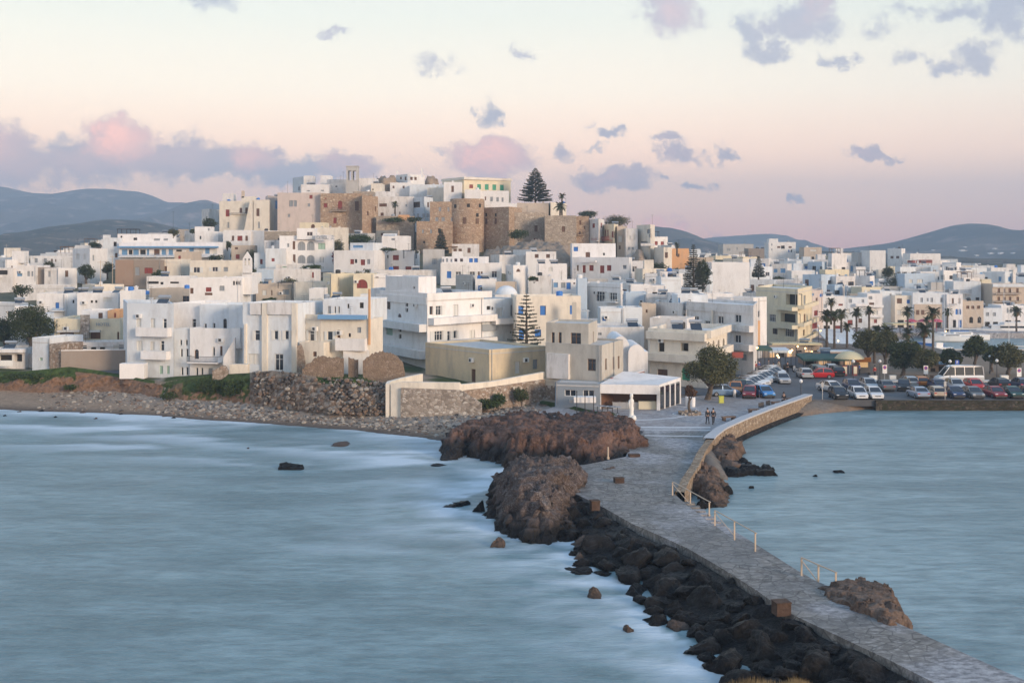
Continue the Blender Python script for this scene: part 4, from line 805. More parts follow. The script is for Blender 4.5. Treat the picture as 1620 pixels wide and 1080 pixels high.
r = h2(715, 757, 386, 412, white2, [(709,396,0,0,'o'),(742,396,5,8,'k'),(720,396,5,5,'k'),(728,396,5,5,'k')], 'beige white roof house with three brown windows under the fortress', d=285, dep=6); boxp(r, 704, 724, 389.5, 391, 284, 1, frn, 'canopy')
r = h2(697, 793, 416, 446, white, [(710.5,434.5,7,11,'b'),(725,434.5,8,10,'ds_w'),(747,434.5,8,10,'ds_w'),(757.5,434,3,9,'k'),(762,434,3,9,'k'),(782,434,8,10,'ds_w')], 'long white terrace with one bright blue door and three grey windows', d=252, roof=roofw)
A(r, [(699,255),(768,254)], 406, 417, white, [(701,412,3,5,'y'),(707,411.5,3,6,'y'),(714,412,3,5,'y'),(721,411.5,5,6,'d'),(730,411.5,5,6,'d'),(745,411.5,6,7,'b'),(753,411.5,6,7,'b')], 6)
r = h2(721, 752, 436, 462, grayw, [], 'plain grey concrete wall house with a brown roof edge', d=222, corner=748, dep=7); r = h2(752, 785, 441, 463, white, [(759.5,456,6,9,'b')], 'small white house with one blue door beside grey concrete wall', d=220); 
r = h2(784, 817, 446, 468, beige, [(790,450,3,3,'w')], 'beige stone house behind the domed chapel', d=212, dep=5)
r = h2(595, 632, 364, 385, beige, [(605,372,6,7,'k')], 'long tan house with a flat earth-coloured roof below the castle terrace', d=305, corner=650-20)
r = h2(604, 646, 373, 398, white, [(622,378.5,6,3,'y')], 'white house with blue-lined stepped roof below the tan house', d=292, roof=shadew); A(r, [(606,293),(626,293)], 369.5, 374, shadew, [(616,372.5,18,2,'l')], 4)
r = h2(353, 397, 364, 388, white, [(368.5,377,4,8,'k'),(379.5,377,8,8,'r'),(390,377,4,8,'k')], 'white house with a wide red door between two brown windows below cream castle', d=302); r = h2(397, 424, 365, 385, white, [], 'plain white house with sloping garden wall below the pink castle wall', d=300, skew=3)
r = h2(366, 396, 388, 417, beige, [(374,392,5,5,'k'),(376,406,6,7,'r')], 'beige house with a red cellar door and small brown window', d=284)
r = h2(308, 345, 366, 386, white, [(301,375,0,0,'o'),(317,376,3,6,'d')], 'white house with a small roof room at the upper western edge', d=306); A(r, [(308,308),(333,308)], 358.5, 367, white, [(330,363,3,4,'y')], 4)
# blue veranda hotel
r = h2(188, 352, 383, 412, white, [(197,399,9,9,'l'),(206.5,399,6,8,'o'),(215,399,9,9,'l'),(226,399,9,8,'o'),(234,399,4,9,'l'),(248,399,9,9,'k'),(259,399,7,9,'l'),(270,399,7,9,'l'),(283,399,9,8,'o'),(303,397,7,9,'l'),(317,397,7,8,'w'),(328,397,7,9,'l'),(339,398,7,9,'w')], 'long white guest house with bright blue veranda rails and posts', d=286, name='guest_house', cat='guest house', roof=roofw)
A(r, [(186,290),(270,290)], 370, 384, white, [(192,376,3,6,'o'),(214,378,6,4,'o'),(248,379,10,3,'y'),(262,379,7,3,'y')], 5); balcony(r, (190,286), (247,286), 402, 407, 'blue', white, 1.6); balcony(r, (250,286), (344,286), 402, 407, 'blue', white, 1.6); bandp(r, (189,286), (346,286), 389.5, 392, shlb, 1.6, 'veranda_roof')
pergola(r, 186, 215, 362.5, 370, 290, 3, iron); antenna(r, 274, 372, 288, 6, 1); 
r = h2(163, 190, 376, 410, shadew, [(182,386,5,7,'o'),(184,404,4,7,'k')], 'pale blue tower-like house beside the veranda guest house', d=288)
r = h2(115, 170, 393, 445, white, [(123,406,6,9,'w'),(134,406,4,9,'w'),(148,408,3,9,'y'),(172,405,0,0,'o')], 'tall white house with a side stair near the dark evergreen', d=262, corner=142, roof=roofw)
r = h2(183, 256, 411, 452, taupe, [(192.5,427,5,10,'l'),(202,427,5,10,'l'),(217,429,7,13,'y'),(235,428,13,9,'r'),(246,429,9,9,'y')], 'brown rendered house with two pale blue windows and a red door', d=250); bandp(r, (183,250), (211,250), 411, 452, brick, .25, 'brick_wing')
r = h2(255, 286, 410, 445, cream, [(261.5,427,5,12,'k'),(278,430,0,0,'o')], 'cream house with a single narrow brown door beside brown rendered house', d=252); r = h2(276, 304, 398, 442, beige, [(284,408,4,7,'r'),(294,428,5,9,'y')], 'tan house above the cream house with one red window', d=262)
r = h2(205, 232, 466, 490, white2, [], 'blank white house below the brown rendered house', d=216)
r = h2(190, 206, 460, 500, white, [], 'tall blank white party wall beside the shade-tinted apartment block', d=190)
r = h2(232, 300, 437, 458, white, [(242,447,18,4,'o'),(256,448,5,4,'o'),(276,447,14,3,'o')], 'white roof terrace house with a shaded bar opening below brown rendered house', d=232, dep=6)
r = h2(48, 97, 405, 425, white, [(57,412,5,7,'y'),(71.5,412,5,7,'y'),(82,412,3,5,'k'),(88,412,2,4,'k')], 'small white house with paired windows on the western skyline', d=290)
r = h2(92, 122, 424, 449, white, [(105.5,433,5,10,'k')], 'white house with one tall brown door beside dark evergreen', d=256, skew=-2); r = h2(70, 92, 424, 447, white2, [(78,433,4,10,'y')], 'narrow white house between bare grey wall and brown-door house', d=256.5)
r = h2(57, 70, 423, 442, taupe, [], 'bare grey-brown wall between two white houses at the western edge', d=258); r = h2(20, 57, 420, 445, white, [(31,433,8,8,'l'),(45,433,4,8,'y'),(51,433,3,8,'y')], 'white house with pale blue double window at the western edge', d=257)
r = h2(-8, 20, 424, 448, white2, [(5,431,14,7,'o')], 'white house with dark shaded terrace at the western frame edge', d=256)
r = h2(27, 100, 451, 474, white2, [(72,462,5,5,'w')], 'long low white house in front of paired-window house', d=236, dep=5); r = h2(58, 103, 464, 500, white, [(90.5,483,6,9,'b'),(97,488,0,0,'o')], 'cream white house with a blue window and small blue balcony', d=200); balcony(r, (86,200), (104,200), 487, 492, 'blue', white, 1)
r = h2(103, 122, 464, 502, shadew, [(116,477,3,5,'o')], 'pale blue house wall beside the blue balcony house', d=201); r = h2(122, 187, 463, 498, white, [(145,477,4,4,'o'),(152,477,4,4,'o'),(170,474,14,7,'w')], 'white terraced house with small square windows above the ochre house', d=195, roof=roofw)
r = h2(300, 380, 440, 480, white, [(303,460,6,9,'k'),(330,458,9,7,'r'),(330,465,12,4,'k'),(351,456,8,8,'y'),(370,447,3,8,'o'),(377,447,9,8,'d')], 'white rambling house with red windows and a brown porch above the iron-balcony block', d=190)
A(r, [(362,192),(398,192)], 438, 462, white, [(369,447,2.5,8,'k'),(377,447.5,9,8,'d')], 5)
r = h2(300, 386, 412, 442, cream, [(311,427,10,9,'ds_w'),(340,426,9,7,'ds_w'),(357,426,7,7,'y'),(388,427,6,6,'w')], 'wide cream house with three grey-shuttered windows below the blue verandas', d=248)
def bellgable(r, px, yb, d, s=1.0):
    M = MB(); M.box(-.9*s,.9*s,0,.5,0,1.6*s)
    for a in (-.9, -.2, .55): M.box(a*s, (a+.35)*s, .0, .5, 1.602*s, 3.0*s)
    M.face([(-.9*s,0,3.0*s),(.9*s,0,3.0*s),(0,0,4.4*s)]); M.face([(.9*s,.5,3.0*s),(-.9*s,.5,3.0*s),(0,.5,4.4*s)]); M.face([(-.9*s,0,3.0*s),(0,0,4.4*s),(0,.5,4.4*s),(-.9*s,.5,3.0*s)]); M.face([(0,0,4.4*s),(.9*s,0,3.0*s),(.9*s,.5,3.0*s),(0,.5,4.4*s)]); M.build('bell_gable', white, r, rel(r, (px-810)*d/F, d, CZ-(yb-HZ)*d/F))
r = h2(383, 400, 432, 470, white, [], 'tiny white chapel with a small pointed bell gable', d=226, name='chapel', cat='chapel'); bellgable(r, 391, 433, 226)
r = h2(404, 500, 426, 450, white2, [(409.5,434,4,11,'k'),(425.5,436,7,9,'d'),(495,435,3,9,'r')], 'long white house with a pale blue porch below the arcaded hotel', d=242, dep=6); bandp(r, (404,242), (433,242), 426, 447, bluep, .12, 'blue_wall')
r = h2(402, 420, 400, 422, shadew, [(413.5,414,4,8,'r')], 'small pale blue house with a red window left of the hotel stair'.replace('left of','below'), d=266); r = h2(420, 442, 393, 424, shadew, [(432,411,5,5,'r')], 'pale blue stepped house with a red awning beside the hotel', d=264)
r = h2(436, 466, 418, 432, white2, [(442,416,0,0,'o'),(450,421,7,5,'e'),(437,421,0,0,'o')], 'low white porch with greenish windows in front of the hotel', d=258, dep=3)
r = h2(405, 460, 449, 472, beige, [(418,463,7,8,'w'),(430,463,2,8,'k'),(452,462,10,8,'y')], 'faded beige house with a grey canopy roof terrace above the pilastered block', d=222); pergola(r, 440, 463, 447, 456, 220, 3, iron)
r = h2(465, 522, 446, 470, cream, [(499,465,3,4,'k')], 'plain cream walled house behind the faded blue awning block', d=218, skew=2)
r = h2(489, 512, 456, 475, white, [], 'small bright white house before the yellow arched house', d=210, dep=5)
r = h2(511, 560, 433, 466, paley, [(536,446,1.2,14,'k')], 'large pale yellow rounded wall of a town house', d=214, corner=524); r = h2(559, 590, 433, 462, paley, [(573,449,17,14,'ra')], 'pale yellow house with one big arched red-brown window', d=213)
r = h2(585, 612, 434, 458, white, [(596.5,437,5,6,'o')], 'small white house with a dark window next to the yellow arched house', d=214, dep=5)
# east of the dome
r = h2(812, 850, 395, 420, white, [(849,404,7,6,'y')], 'white house with a large plain wall below the grey castle ruin', d=286, corner=840); r = h2(790, 832, 403, 424, white2, [(810,410,0,0,'o')], 'low white house wall with a rising end post below the round fortress', d=280, skew=-2)
r = h2(832, 880, 398, 440, white, [(849,405,6,6,'k'),(867,405,6,6,'k'),(870,426,6,7,'w')], 'white double house with two small brown windows below the ruined hall', d=276, roof=roofw)
r = h2(800, 835, 420, 450, white, [(820,427.5,9,5,'ka')], 'white house with one low arched dark opening east of the blue-door terrace', d=246, corner=812); r = h2(850, 897, 417, 445, white, [(871,426,6,7,'w')], 'white house with one paned window beside bluish garden wall', d=250, dep=6)
r = h2(836, 872, 436, 462, white2, [(850,443,4,4,'k'),(842,462,0,0,'o')], 'white house behind the lower pine with a small brown window', d=236)
r = h2(875, 925, 443, 470, white, [(879,450,7,9,'l'),(891,451,7,9,'y'),(899.5,452,7,11,'b'),(908.5,445,3,9,'k')], 'white house with blue doors and pale blue shutters near the tall blue wall', d=216)
r = h2(914, 929, 440, 496, bluep, [], 'narrow tall sky-blue wall between two white houses', d=203, dep=5)
r = h2(927, 985, 449, 494, white, [(951.5,469,17,15,'d'),(970,470,12,14,'ds_w')], 'white square house with a wide glazed balcony window', d=200, corner=982, roof=roofw); balcony(r, (960,203), (979,200.5), 473, 478, 'white', white, .8)
r = h2(817, 919, 468, 535, cream, [(824,491,8,15,'b'),(859,491,9,15,'b'),(825,529,8,14,'b'),(851,527,10,12,'b'),(906,490,9,14,'b')], 'cream white house with big blue shutters behind the lower pine', d=172, skew=-1)
boxp(r, 905, 912, 478, 510, 169.8, .4, concr, 'stair_pillar')
r = h2(905, 974, 385, 412, white, [(911,394,7,7,'b'),(930,403,7,8,'k'),(955.5,402,3,4,'o')], 'white upper house with a small blue window below the castle corner', d=286, roof=roofw)
r = h2(905, 1000, 407, 443, white, [(914,424,3,9,'k'),(924,425.5,5,12,'r'),(935.5,424,7,9,'r'),(952.5,426,7,12,'r'),(963.5,424,7,9,'r'),(988,422.5,6,6,'y')], 'large white house with a row of four red-brown shutters below castle', d=276, corner=995, roof=roofw); bandp(r, (919,282), (944,280), 412, 414.5, white, .8, 'balcony')
r = h2(998, 1054, 451, 467, white, [(1015,464,9,3,'y'),(1036,464,8,4,'o')], 'low bright white roof house with two shaded slots', d=222); r = h2(990, 1024, 462, 480, bluep, [], 'pale blue walled roof terrace', d=214, dep=5); r = h2(1022, 1062, 466, 484, white2, [], 'long low white parapet house beyond the pale blue terrace', d=212, dep=5)
r = h2(1062, 1160, 464, 482, white, [(1073,475,6,8,'l'),(1091,477,4,6,'y')], 'long low white roof house with pale blue doors behind the four storey block', d=204, dep=6)
r = h2(1015, 1038, 480, 498, beige, [(1023,492,3,5,'k')], 'small beige roof room with a brown door', d=190, dep=4); r = h2(985, 1016, 486, 512, shadew, [], 'pale blue roof terrace wall behind the concrete house', d=184, dep=5); r = h2(950, 985, 487, 512, shadew, [(956,505,6,5,'b')], 'pale blue roof court with a blue water tank', d=184, dep=6)
r = h2(1036, 1085, 480, 512, white2, [], 'white sloping stair house behind the cream arcade house', d=186, corner=1080)
r = h2(1040, 1070, 430, 465, white2, [(1047,447,0,0,'o')], 'white flat house by the rust-brown shrub', d=232, corner=1045); r = h2(1046, 1078, 438, 470, shadew, [(1060,450,0,0,'o')], 'pale blue-white house wall in front of the twin evergreens', d=228)
r = h2(930, 962, 441, 458, grayw, [], 'grey stone terrace wall with garden pots below the red shuttered row', d=246, dep=3)
# ---------------------------------------------------------------- the castle quarter on the hilltop
kw = dict(name='castle_house', cat='castle house')
r = h2(319, 348, 330, 362, white2, [(330,350,0,0,'o')], 'pale sloping outermost castle house with a barrel roof', d=345, corner=330, **kw)
r = h2(347, 401, 318, 366, cream, [(360,337,6,11,'r'),(361,356,3,9,'y'),(381,333,4,8,'k'),(390,333,4,9,'k')], 'cream castle house with a rounded roof room and a dark rail balcony', d=335, **kw); balcony(r, (366,335), (391,335), 336.5, 338.5, 'iron', cream, .8); boxp(r, 352, 369, 306, 318, 340, 4, white2, 'roof_room'); boxp(r, 382, 386, 302, 313, 338, 1, beige, 'chimney'); boxp(r, 382, 403, 311, 318, 338, 4, cream, 'roof_room')
r = h2(400, 426, 316, 364, cream, [(408,336,5,12,'k'),(409.5,356,3,10,'y')], 'cream buttressed castle house with one tall brown window', d=332, **kw); M = MB(); x, y, z = W(386, 364, 332); w = 15*332/F; M.face([(0,0,0),(w,0,0),(w,0,8.6),(w*.62,0,8.6)]); M.face([(0,0,0),(w*.62,0,8.6),(w*.62,1.5,8.6),(0,1.5,0)]); M.build('buttress', cream, r, rel(r, x, y, z))
r = h2(420, 441, 309, 364, pink, [(437.5,324,4,13,'l'),(432,348,5,14,'l')], 'pinkish castle house strip with pale blue narrow shutters', d=334, corner=424, **kw)
r = h2(439, 508, 305, 364, pink, [(460.5,322,6,10,'y'),(467,322,5,10,'y'),(492,311.5,5,6,'r'),(488.5,324.5,4,5,'y'),(457,341,4,5,'y')], 'large blank pink castle house with few small windows', d=330, **kw); antenna(r, 455, 303, 332, 3, 1)
r = h2(507, 572, 306, 360, castle, [(515,325,6,7,'r'),(515,314,3,2,'r'),(538,324,7,13,'ra'),(564.5,326,6,15,'k'),(530,349,5,9,'r')], 'brown stone castle house with arched red balcony door', d=328, **kw); balcony(r, (526,328), (548,328), 328, 334.5, 'iron', castle2, 1.2)
r = h2(568, 598, 309, 366, castle, [(582,337.5,3,7,'k'),(594,330,2,8,'k')], 'round cornered brown stone castle tower beside the balcony house', d=323, corner=573, **kw); r = h2(558, 590, 303, 322, castle2, [], 'low stone upper wall above the round cornered tower', d=333, dep=5, **kw)
r = h2(463, 482, 279, 306, shadew, [(473,298.5,3,6,'y')], 'tall bluish white hilltop house at the western end of the castle crest', d=362, corner=480, **kw); r = h2(476, 520, 292, 306, white, [(488,302,5,2,'y'),(510,301.5,5,2,'y')], 'long white hilltop house with two slot windows', d=354, **kw); r = h2(481, 495, 278, 292, white2, [], 'pale broken-edged hilltop roof room', d=366, dep=5, **kw); r = h2(507, 523, 277.5, 293, white, [], 'bright white cube roof house on the castle crest', d=368, dep=5, **kw)
r = h2(517, 551, 284, 306, white2, [(532,295,3,2,'o')], 'white hilltop house between the white cube and the bell tower', d=358, **kw); antenna(r, 543, 284, 360, 2.5, 2)
# cathedral bell tower
tw = (270-256)*0; d = 352; r = empty('bell_tower', ((558-810)*d/F, d, 27)); tag(r, 'grey marble cathedral bell tower with arched belfry openings on the hilltop', 'bell tower')
M = MB(); hw = 1.72; zt = CZ+(HZ-262)*d/F-27; zb_ = CZ+(HZ-287)*d/F-27
M.box(-hw, hw, -hw, hw, 0, zb_); z0_ = zb_; hh_ = (zt-z0_-.5)
M.box(-hw-.12, hw+.12, -hw-.12, hw+.12, zb_+.001, zb_+.25)
for sx in (-1, 0, 1):
    for sy in (-1, 1): a = sx*(hw-.25); M.box(a-.24, a+.24, sy*(hw-.25)-.24, sy*(hw-.25)+.24, z0_+.251, z0_+hh_*.72)
for sx in (-1, 1): M.box(sx*(hw-.25)-.24, sx*(hw-.25)+.24, -.22, .22, z0_+.251, z0_+hh_*.72)
M.box(-hw, hw, -hw, hw, z0_+hh_*.72+.001, z0_+hh_); M.box(-hw-.15, hw+.15, -hw-.15, hw+.15, z0_+hh_+.001, z0_+hh_+.3); M.build('tower', grayw, r)
M = MB(); M.lathe([(.05,.7),(.2,.65),(.32,.3),(.45,0)][::-1], 12); M.build('bell', iron, r, (0,0,z0_+hh_*.3))
HAND.append((549,568,262,290,352,[(-51,350),(-47,350),(-47,354),(-51,354)]))
r = h2(566, 594, 282, 306, white, [(578,292,0,0,'o')], 'white hilltop house just east of the bell tower', d=356, **kw); r = h2(587, 604, 290, 312, cream, [(590,300,2,3,'o')], 'small cream gabled hilltop house below the rock knoll', d=352, **kw)
r = h2(617, 650, 289, 304, white, [(622.5,296,3,4,'k'),(638.5,296,3,4,'k')], 'white lower wing of the chimneyed hilltop house', d=362, **kw); r = h2(626, 672, 275, 292, white, [(634,282,3,4,'k'),(641.5,282.5,3,6,'k'),(651,282.5,4,5,'k'),(657.5,282.5,4,5,'k')], 'white hilltop house with two tall thin chimneys', d=368, corner=645, **kw); boxp(r, 627, 629.5, 269.5, 275.5, 366, .5, white, 'chimney'); boxp(r, 666, 669, 266, 280, 364, .6, white, 'chimney')
r = h2(648, 704, 292, 312, shadew, [], 'low bluish terrace house below two thin chimneys', d=358, **kw); r = h2(676, 705, 297, 314, cream, [(690,304,0,0,'o')], 'small cream stone house beside the tall white block on the crest', d=352, **kw)
r = h2(597, 654, 311, 344, white2, [(606,324.5,12,5,'k'),(642.5,325,2,4,'y'),(604.5,339,5,5,'k'),(632.5,337,2,4,'k')], 'greyish white castle house with brown awning and a palm before it', d=340, **kw); r = h2(594, 625, 303, 322, white2, [(600,305,0,0,'o')], 'white castle house above the brown awning house', d=348, **kw)
r = h2(651, 685, 311, 347, shadew, [(658.5,324,12,9,'n'),(677.5,324,3,8,'k')], 'white house with a bow window above a bluish four-window base', d=334, corner=671, **kw); bandp(r, (651,342), (671,334.1), 330, 347, bluep, .1, 'blue_base'); 
for px in (655, 661.5, 670.5, 677): bandp(r, (px-1.8,334), (px+1.8,333.9), 338, 344, shgy, .3, 'window')
r = h2(595, 655, 342, 352, castle2, [(600,346,0,0,'o')], 'stone terrace wall with an orange stretch below the palm', d=326, dep=3, **kw); bandp(r, (630,326), (648,326), 340, 348, orange, .2, 'orange_panel')
# neoclassical hall
r = h2(700, 808, 284, 330, paley, [(745.5,295,6,6,'r'),(758,295.5,6,8,'g'),(770,296,6,9,'g'),(782,296.5,6,9,'g'),(794,297,6,9,'g')], 'long yellow hall with four green shutters under a wide pale roof slab', d=352, corner=734, par=.1, name='hall', cat='hall')
d_ = 352; pz = CZ+(HZ-284)*d_/F; c0, _ = foot([(698,362),(734,351),(809.5,360)], 8); M = MB(); M.prism([(p[0]-r.location[0], p[1]-r.location[1]) for p in c0], pz-r.location[2]+.01, pz-r.location[2]+.75); M.build('roof_slab', cream, r)
r = h2(735, 805, 302, 330, white, [(768,314,2,6,'k'),(777.5,315,4,7,'y'),(787,315.5,4,7,'y'),(795,316,3,7,'y')], 'white lower wing with grey windows in front of the yellow hall', d=344, **kw)
r = h2(702, 730, 288, 320, white, [(716,299,4,10,'k')], 'tall white block with a single brown window beside yellow hall', d=346, **kw)
r = h2(735, 760, 300, 318, white, [], 'small white step of wall before the yellow hall', d=341, dep=3, **kw); 
# fortress
r = h2(659, 715, 350, 404, castle, [(669,366,3,6,'y'),(682,366,3,6,'y'),(671,383,3,4,'o'),(695,365,4,7,'o')], 'lower fortress wall of brown stone with two small windows', d=318, name='fortress', cat='fortress', roof=castle2)
r = h2(680, 724, 319, 360, castle, [(696,331,4,7,'y'),(709.5,331,3,7,'y'),(691,347,5,7,'y'),(701,347,5,7,'y'),(714.5,347.5,3,7,'y')], 'upper western fortress block of brown stone with grey windows', d=324, name='fortress', cat='fortress', roof=castle2)
# round tower of the fortress
d = 322; r = empty('fortress_tower', ((738-810)*d/F, d+4, 18)); tag(r, 'great round brown stone fortress tower with small scattered windows', 'fortress tower'); rad = 27*d/F; zt = CZ+(HZ-314)*d/F-18; M = MB(); n = 28
ang = [math.pi+math.pi*k/n for k in range(n+1)]; P = [(rad*math.cos(a), rad*.8*math.sin(a)) for a in ang]+[(rad, 8), (-rad, 8)]; M.prism(P, -2, zt, mtop=1); M.build('wall', [castle, castle2], r)
for (px, py, w_, h_, t_) in ((720,326,3,5,'o'),(741,325,3,5,'o'),(735,349,4,10,'k'),(755,340,3,5,'o'),(755,349.5,4,9,'k'),(759,325,3,4,'o')):
    x = (px-738)*d/F; a = math.acos(max(-1, min(1, x/rad))); yv = -rad*.8*math.sin(a); nx_, ny_ = math.cos(a)*.8, -math.sin(a); an = math.atan2(ny_, nx_)+math.pi/2
    link('window', window_mesh(w_*d/F, h_*d/F, t_, 0), r, (x+nx_*.03, yv+ny_*.03, CZ-(py-HZ)*d/F-18), an)
HAND.append((711,766,314,404,322,[(-18,318),(-8,318),(-8,334),(-18,334)]))
r = h2(762, 826, 327, 404, castle, [(769,340,3,5,'o'),(784,340,3,5,'o'),(769,350,4,9,'k'),(784,350,4,9,'k'),(793,358,0,0,'o')], 'eastern fortress wall of warm stone with tall framed windows', d=321, corner=805, name='fortress', cat='fortress', roof=castle2)
r = h2(768, 818, 322, 330, white, [], 'thin whitewashed parapet on top of the fortress', d=330, dep=3, **kw)
r = h2(808, 866, 336, 396, castle2, [(813.5,345.5,4,6,'k'),(848,361.5,5,10,'k'),(847.5,380.5,5,7,'r')], 'grey ruined castle hall with one dark window and a broken top', d=324, skew=-3, **kw)
r = h2(818, 868, 321, 338, beige, [], 'long blank beige wall beneath the tall hilltop pine', d=334, dep=5, **kw); r = h2(866, 896, 320, 340, cream, [(884,328,0,0,'o')], 'cream wall by the two hilltop palms', d=334, corner=871, **kw)
r = h2(862, 912, 341, 402, castle2, [(891.5,362.5,5,9,'k')], 'grey stone castle house with a single square dark window', d=318, **kw); r = h2(907, 932, 342, 386, castle, [(918,352,3,7,'k'),(917,369,3,6,'k'),(925,360,2,5,'k')], 'narrow orange-brown stone castle house with a little balcony', d=320, **kw); balcony(r, (913,320), (923,320), 368, 372, 'iron', castle, .8)
r = h2(922, 956, 346, 388, white2, [(939,357,4,7,'r'),(951.5,356.5,3,8,'r'),(946,381,0,0,'o')], 'grey-white castle house with pink side shutters', d=316, corner=947, **kw); balcony(r, (938,317.5), (947,316), 377, 381.5, 'red', white2, .8)
r = h2(955, 978, 354, 392, paley, [(957.5,369,2,11,'r'),(961.5,369,2,11,'r'),(969,371,3,10,'r'),(967.5,388,5,8,'ra')], 'yellow castle house with a red wooden balcony', d=314, corner=971, **kw); balcony(r, (956,319), (969,314.5), 374, 381, 'red', shr, 1)
r = h2(976, 992, 358, 400, beige, [(981,378,6,10,'w'),(980.5,391.5,3,6,'k')], 'tan castle house with one pale shuttered window', d=316, **kw); r = h2(990, 1009, 361, 408, white2, [(996,376,3,7,'w'),(1003,376,3,7,'w'),(995,393,3,4,'y'),(1001,393,3,4,'y')], 'pale castle house with four small windows', d=312, **kw)
r = h2(1007, 1036, 355, 398, cream, [(1026,366,5,7,'y'),(1028,373,3,5,'y'),(1019,384,11,4,'y')], 'tall cream castle tower house at the eastern end of the castle', d=308, corner=1029, **kw); bandp(r, (1014,309), (1036,308.5), 385, 389, white2, 1.2, 'balcony'); antenna(r, 1032, 357, 312, 3, 2)
r = h2(1035, 1063, 391, 425, cream, [(1054.5,403.5,5,9,'k')], 'cream house with a large brown shutter beyond the castle rock', d=300, corner=1050); r = h2(1062, 1090, 393, 420, orange, [(1073,404,4,5,'k')], 'orange-pink house behind the lone round-headed palm', d=312)
# ---------------------------------------------------------------- east town landmarks
r = h2(1126, 1186, 415, 462, white, [(1131,421,0,0,'o')], 'big blank white warehouse wall in the eastern town', d=296, dep=14, roof=roofw); 
r = h2(1144, 1192, 386, 404, grayw, [(1151,395,2,4,'y'),(1154,395,2,4,'y'),(1166,393,2,4,'y'),(1178,394,2,4,'y')], 'pale grey three part block on the eastern skyline', d=600, dep=14, name='apartment_block', cat='apartment block'); r = h2(1184, 1215, 393, 408, taupe, [], 'grey-brown roofed hall on the eastern skyline', d=560, dep=10)
r = h2(1216, 1259, 383, 410, white, [(1221,387,2,3,'y'),(1221,395,2,3,'y'),(1232,391,5,3,'k'),(1238.5,391,6,5,'o'),(1250,391,5,3,'k'),(1248,397,2,4,'b'),(1252,397,2,4,'o')], 'white arcaded block with a stair tower on the eastern skyline', d=480, name='apartment_block', cat='apartment block'); A(r, [(1217,481),(1231,481)], 377.5, 384, white, [], 5)
r = h2(1272, 1300, 391, 412, beige, [(1287,396,10,3,'w'),(1286,408,4,4,'o')], 'beige unfinished block with a columned top on the eastern skyline', d=470, name='apartment_block', cat='apartment block')
r = h2(1376, 1401, 396, 432, white, [(1377,410,0,0,'o')], 'tall blank white block on the eastern skyline', d=420, dep=10, name='apartment_block', cat='apartment block'); r = h2(1357, 1378, 399, 432, grayw, [(1379,418,0,0,'o'),(1362,418,3,4,'y')], 'grey and cream block beside the tall blank white block', d=430, name='apartment_block', cat='apartment block')
r = h2(1404, 1432, 393, 420, white, [(1411,407,5,4,'k'),(1420,407,5,4,'k')], 'white two step block with small brown windows east of the blank block', d=440, corner=1426, name='apartment_block', cat='apartment block'); r = h2(1440, 1488, 401, 418, white, [(1455,411,0,0,'o')], 'broad white roof house with a red tiled pergola', d=430); boxp(r, 1443, 1475, 411, 416, 418, 5, shr, 'awning')
# harbour front row
hk = dict(name='harbour_building', cat='harbour building')
r = h2(1444, 1500, 463, 527, shadew, [(1458,474.5,4,7,'y'),(1467.5,474,3,5,'y'),(1474,474.5,4,7,'y'),(1489.5,474.5,4,7,'y'),(1452,494,5,8,'k'),(1460,494,5,8,'k'),(1468,494,4,8,'w'),(1477,494,4,8,'k'),(1485,494,4,8,'k'),(1455,516,8,12,'o'),(1470,516,8,12,'oG'),(1485,516,8,12,'o')], 'grey-blue and tan three storey harbour building with a tan arcade storey', d=284, **hk); bandp(r, (1446,284), (1490,284), 481, 527, beige, .25, 'tan_front')
for q_ in ((1452,494,5,8),(1460,494,5,8),(1477,494,4,8),(1485,494,4,8),(1455,516,8,12),(1470,516,8,12),(1485,516,8,12)): link('window', window_mesh(q_[2]*.158, q_[3]*.158, 'k' if q_[1] < 500 else 'o', 0), r, rel(r, (q_[0]-810)*283.7/F, 283.72, CZ-(q_[1]-HZ)*283.7/F))
r = h2(1498, 1523, 465, 527, white, [(1507.5,476,3,9,'k'),(1518,476,3,9,'k'),(1513.5,493,4,9,'ba'),(1518.5,493,4,9,'ba'),(1510,512,5,12,'o'),(1519,512,5,12,'b')], 'white harbour house with arched blue windows', d=283, **hk); balcony(r, (1500,283), (1512,283), 480, 483.5, 'iron', white, .8)
r = h2(1522, 1556, 476, 527, beige, [(1531,486,5,5,'k'),(1539,486,5,5,'k'),(1548,486,5,5,'k'),(1536.5,506,6,10,'oa'),(1549.5,506,6,10,'oa')], 'tan harbour building with two dark ground arches', d=284, **hk)
r = h2(1554, 1586, 487, 527, shadew, [(1562,497,5,6,'y'),(1573,497,5,6,'y'),(1562,514,8,10,'o'),(1575,514,8,10,'oG')], 'low pale blue harbour building with shop openings', d=286, **hk)
r = h2(1570, 1640, 449, 485, beige, [(1580,459.5,4,7,'k'),(1589,459.5,3,7,'k'),(1597.5,459.5,4,7,'k'),(1609.5,459.5,4,7,'k'),(1580,472.5,4,6,'k'),(1589,472.5,4,6,'k'),(1598,472.5,4,6,'k'),(1610,472.5,4,6,'k')], 'tall beige balconied block above the harbour', d=304, **hk); balcony(r, (1573,304), (1613,304), 462, 465.5, 'iron', beige, 1); balcony(r, (1573,304), (1613,304), 475, 478, 'iron', beige, 1); bandp(r, (1570,304), (1640,304), 449, 454, shadew, .4, 'cornice')
r = h2(1584, 1640, 483, 527, white, [(1594,491,3,8,'y'),(1599,491,3,8,'y'),(1604,491,3,8,'y'),(1609,491,3,8,'y'),(1614,491,3,8,'y'),(1595,512,9,11,'oG'),(1610,512,9,11,'o')], 'white colonnaded harbour house at the eastern frame edge', d=287, **hk)
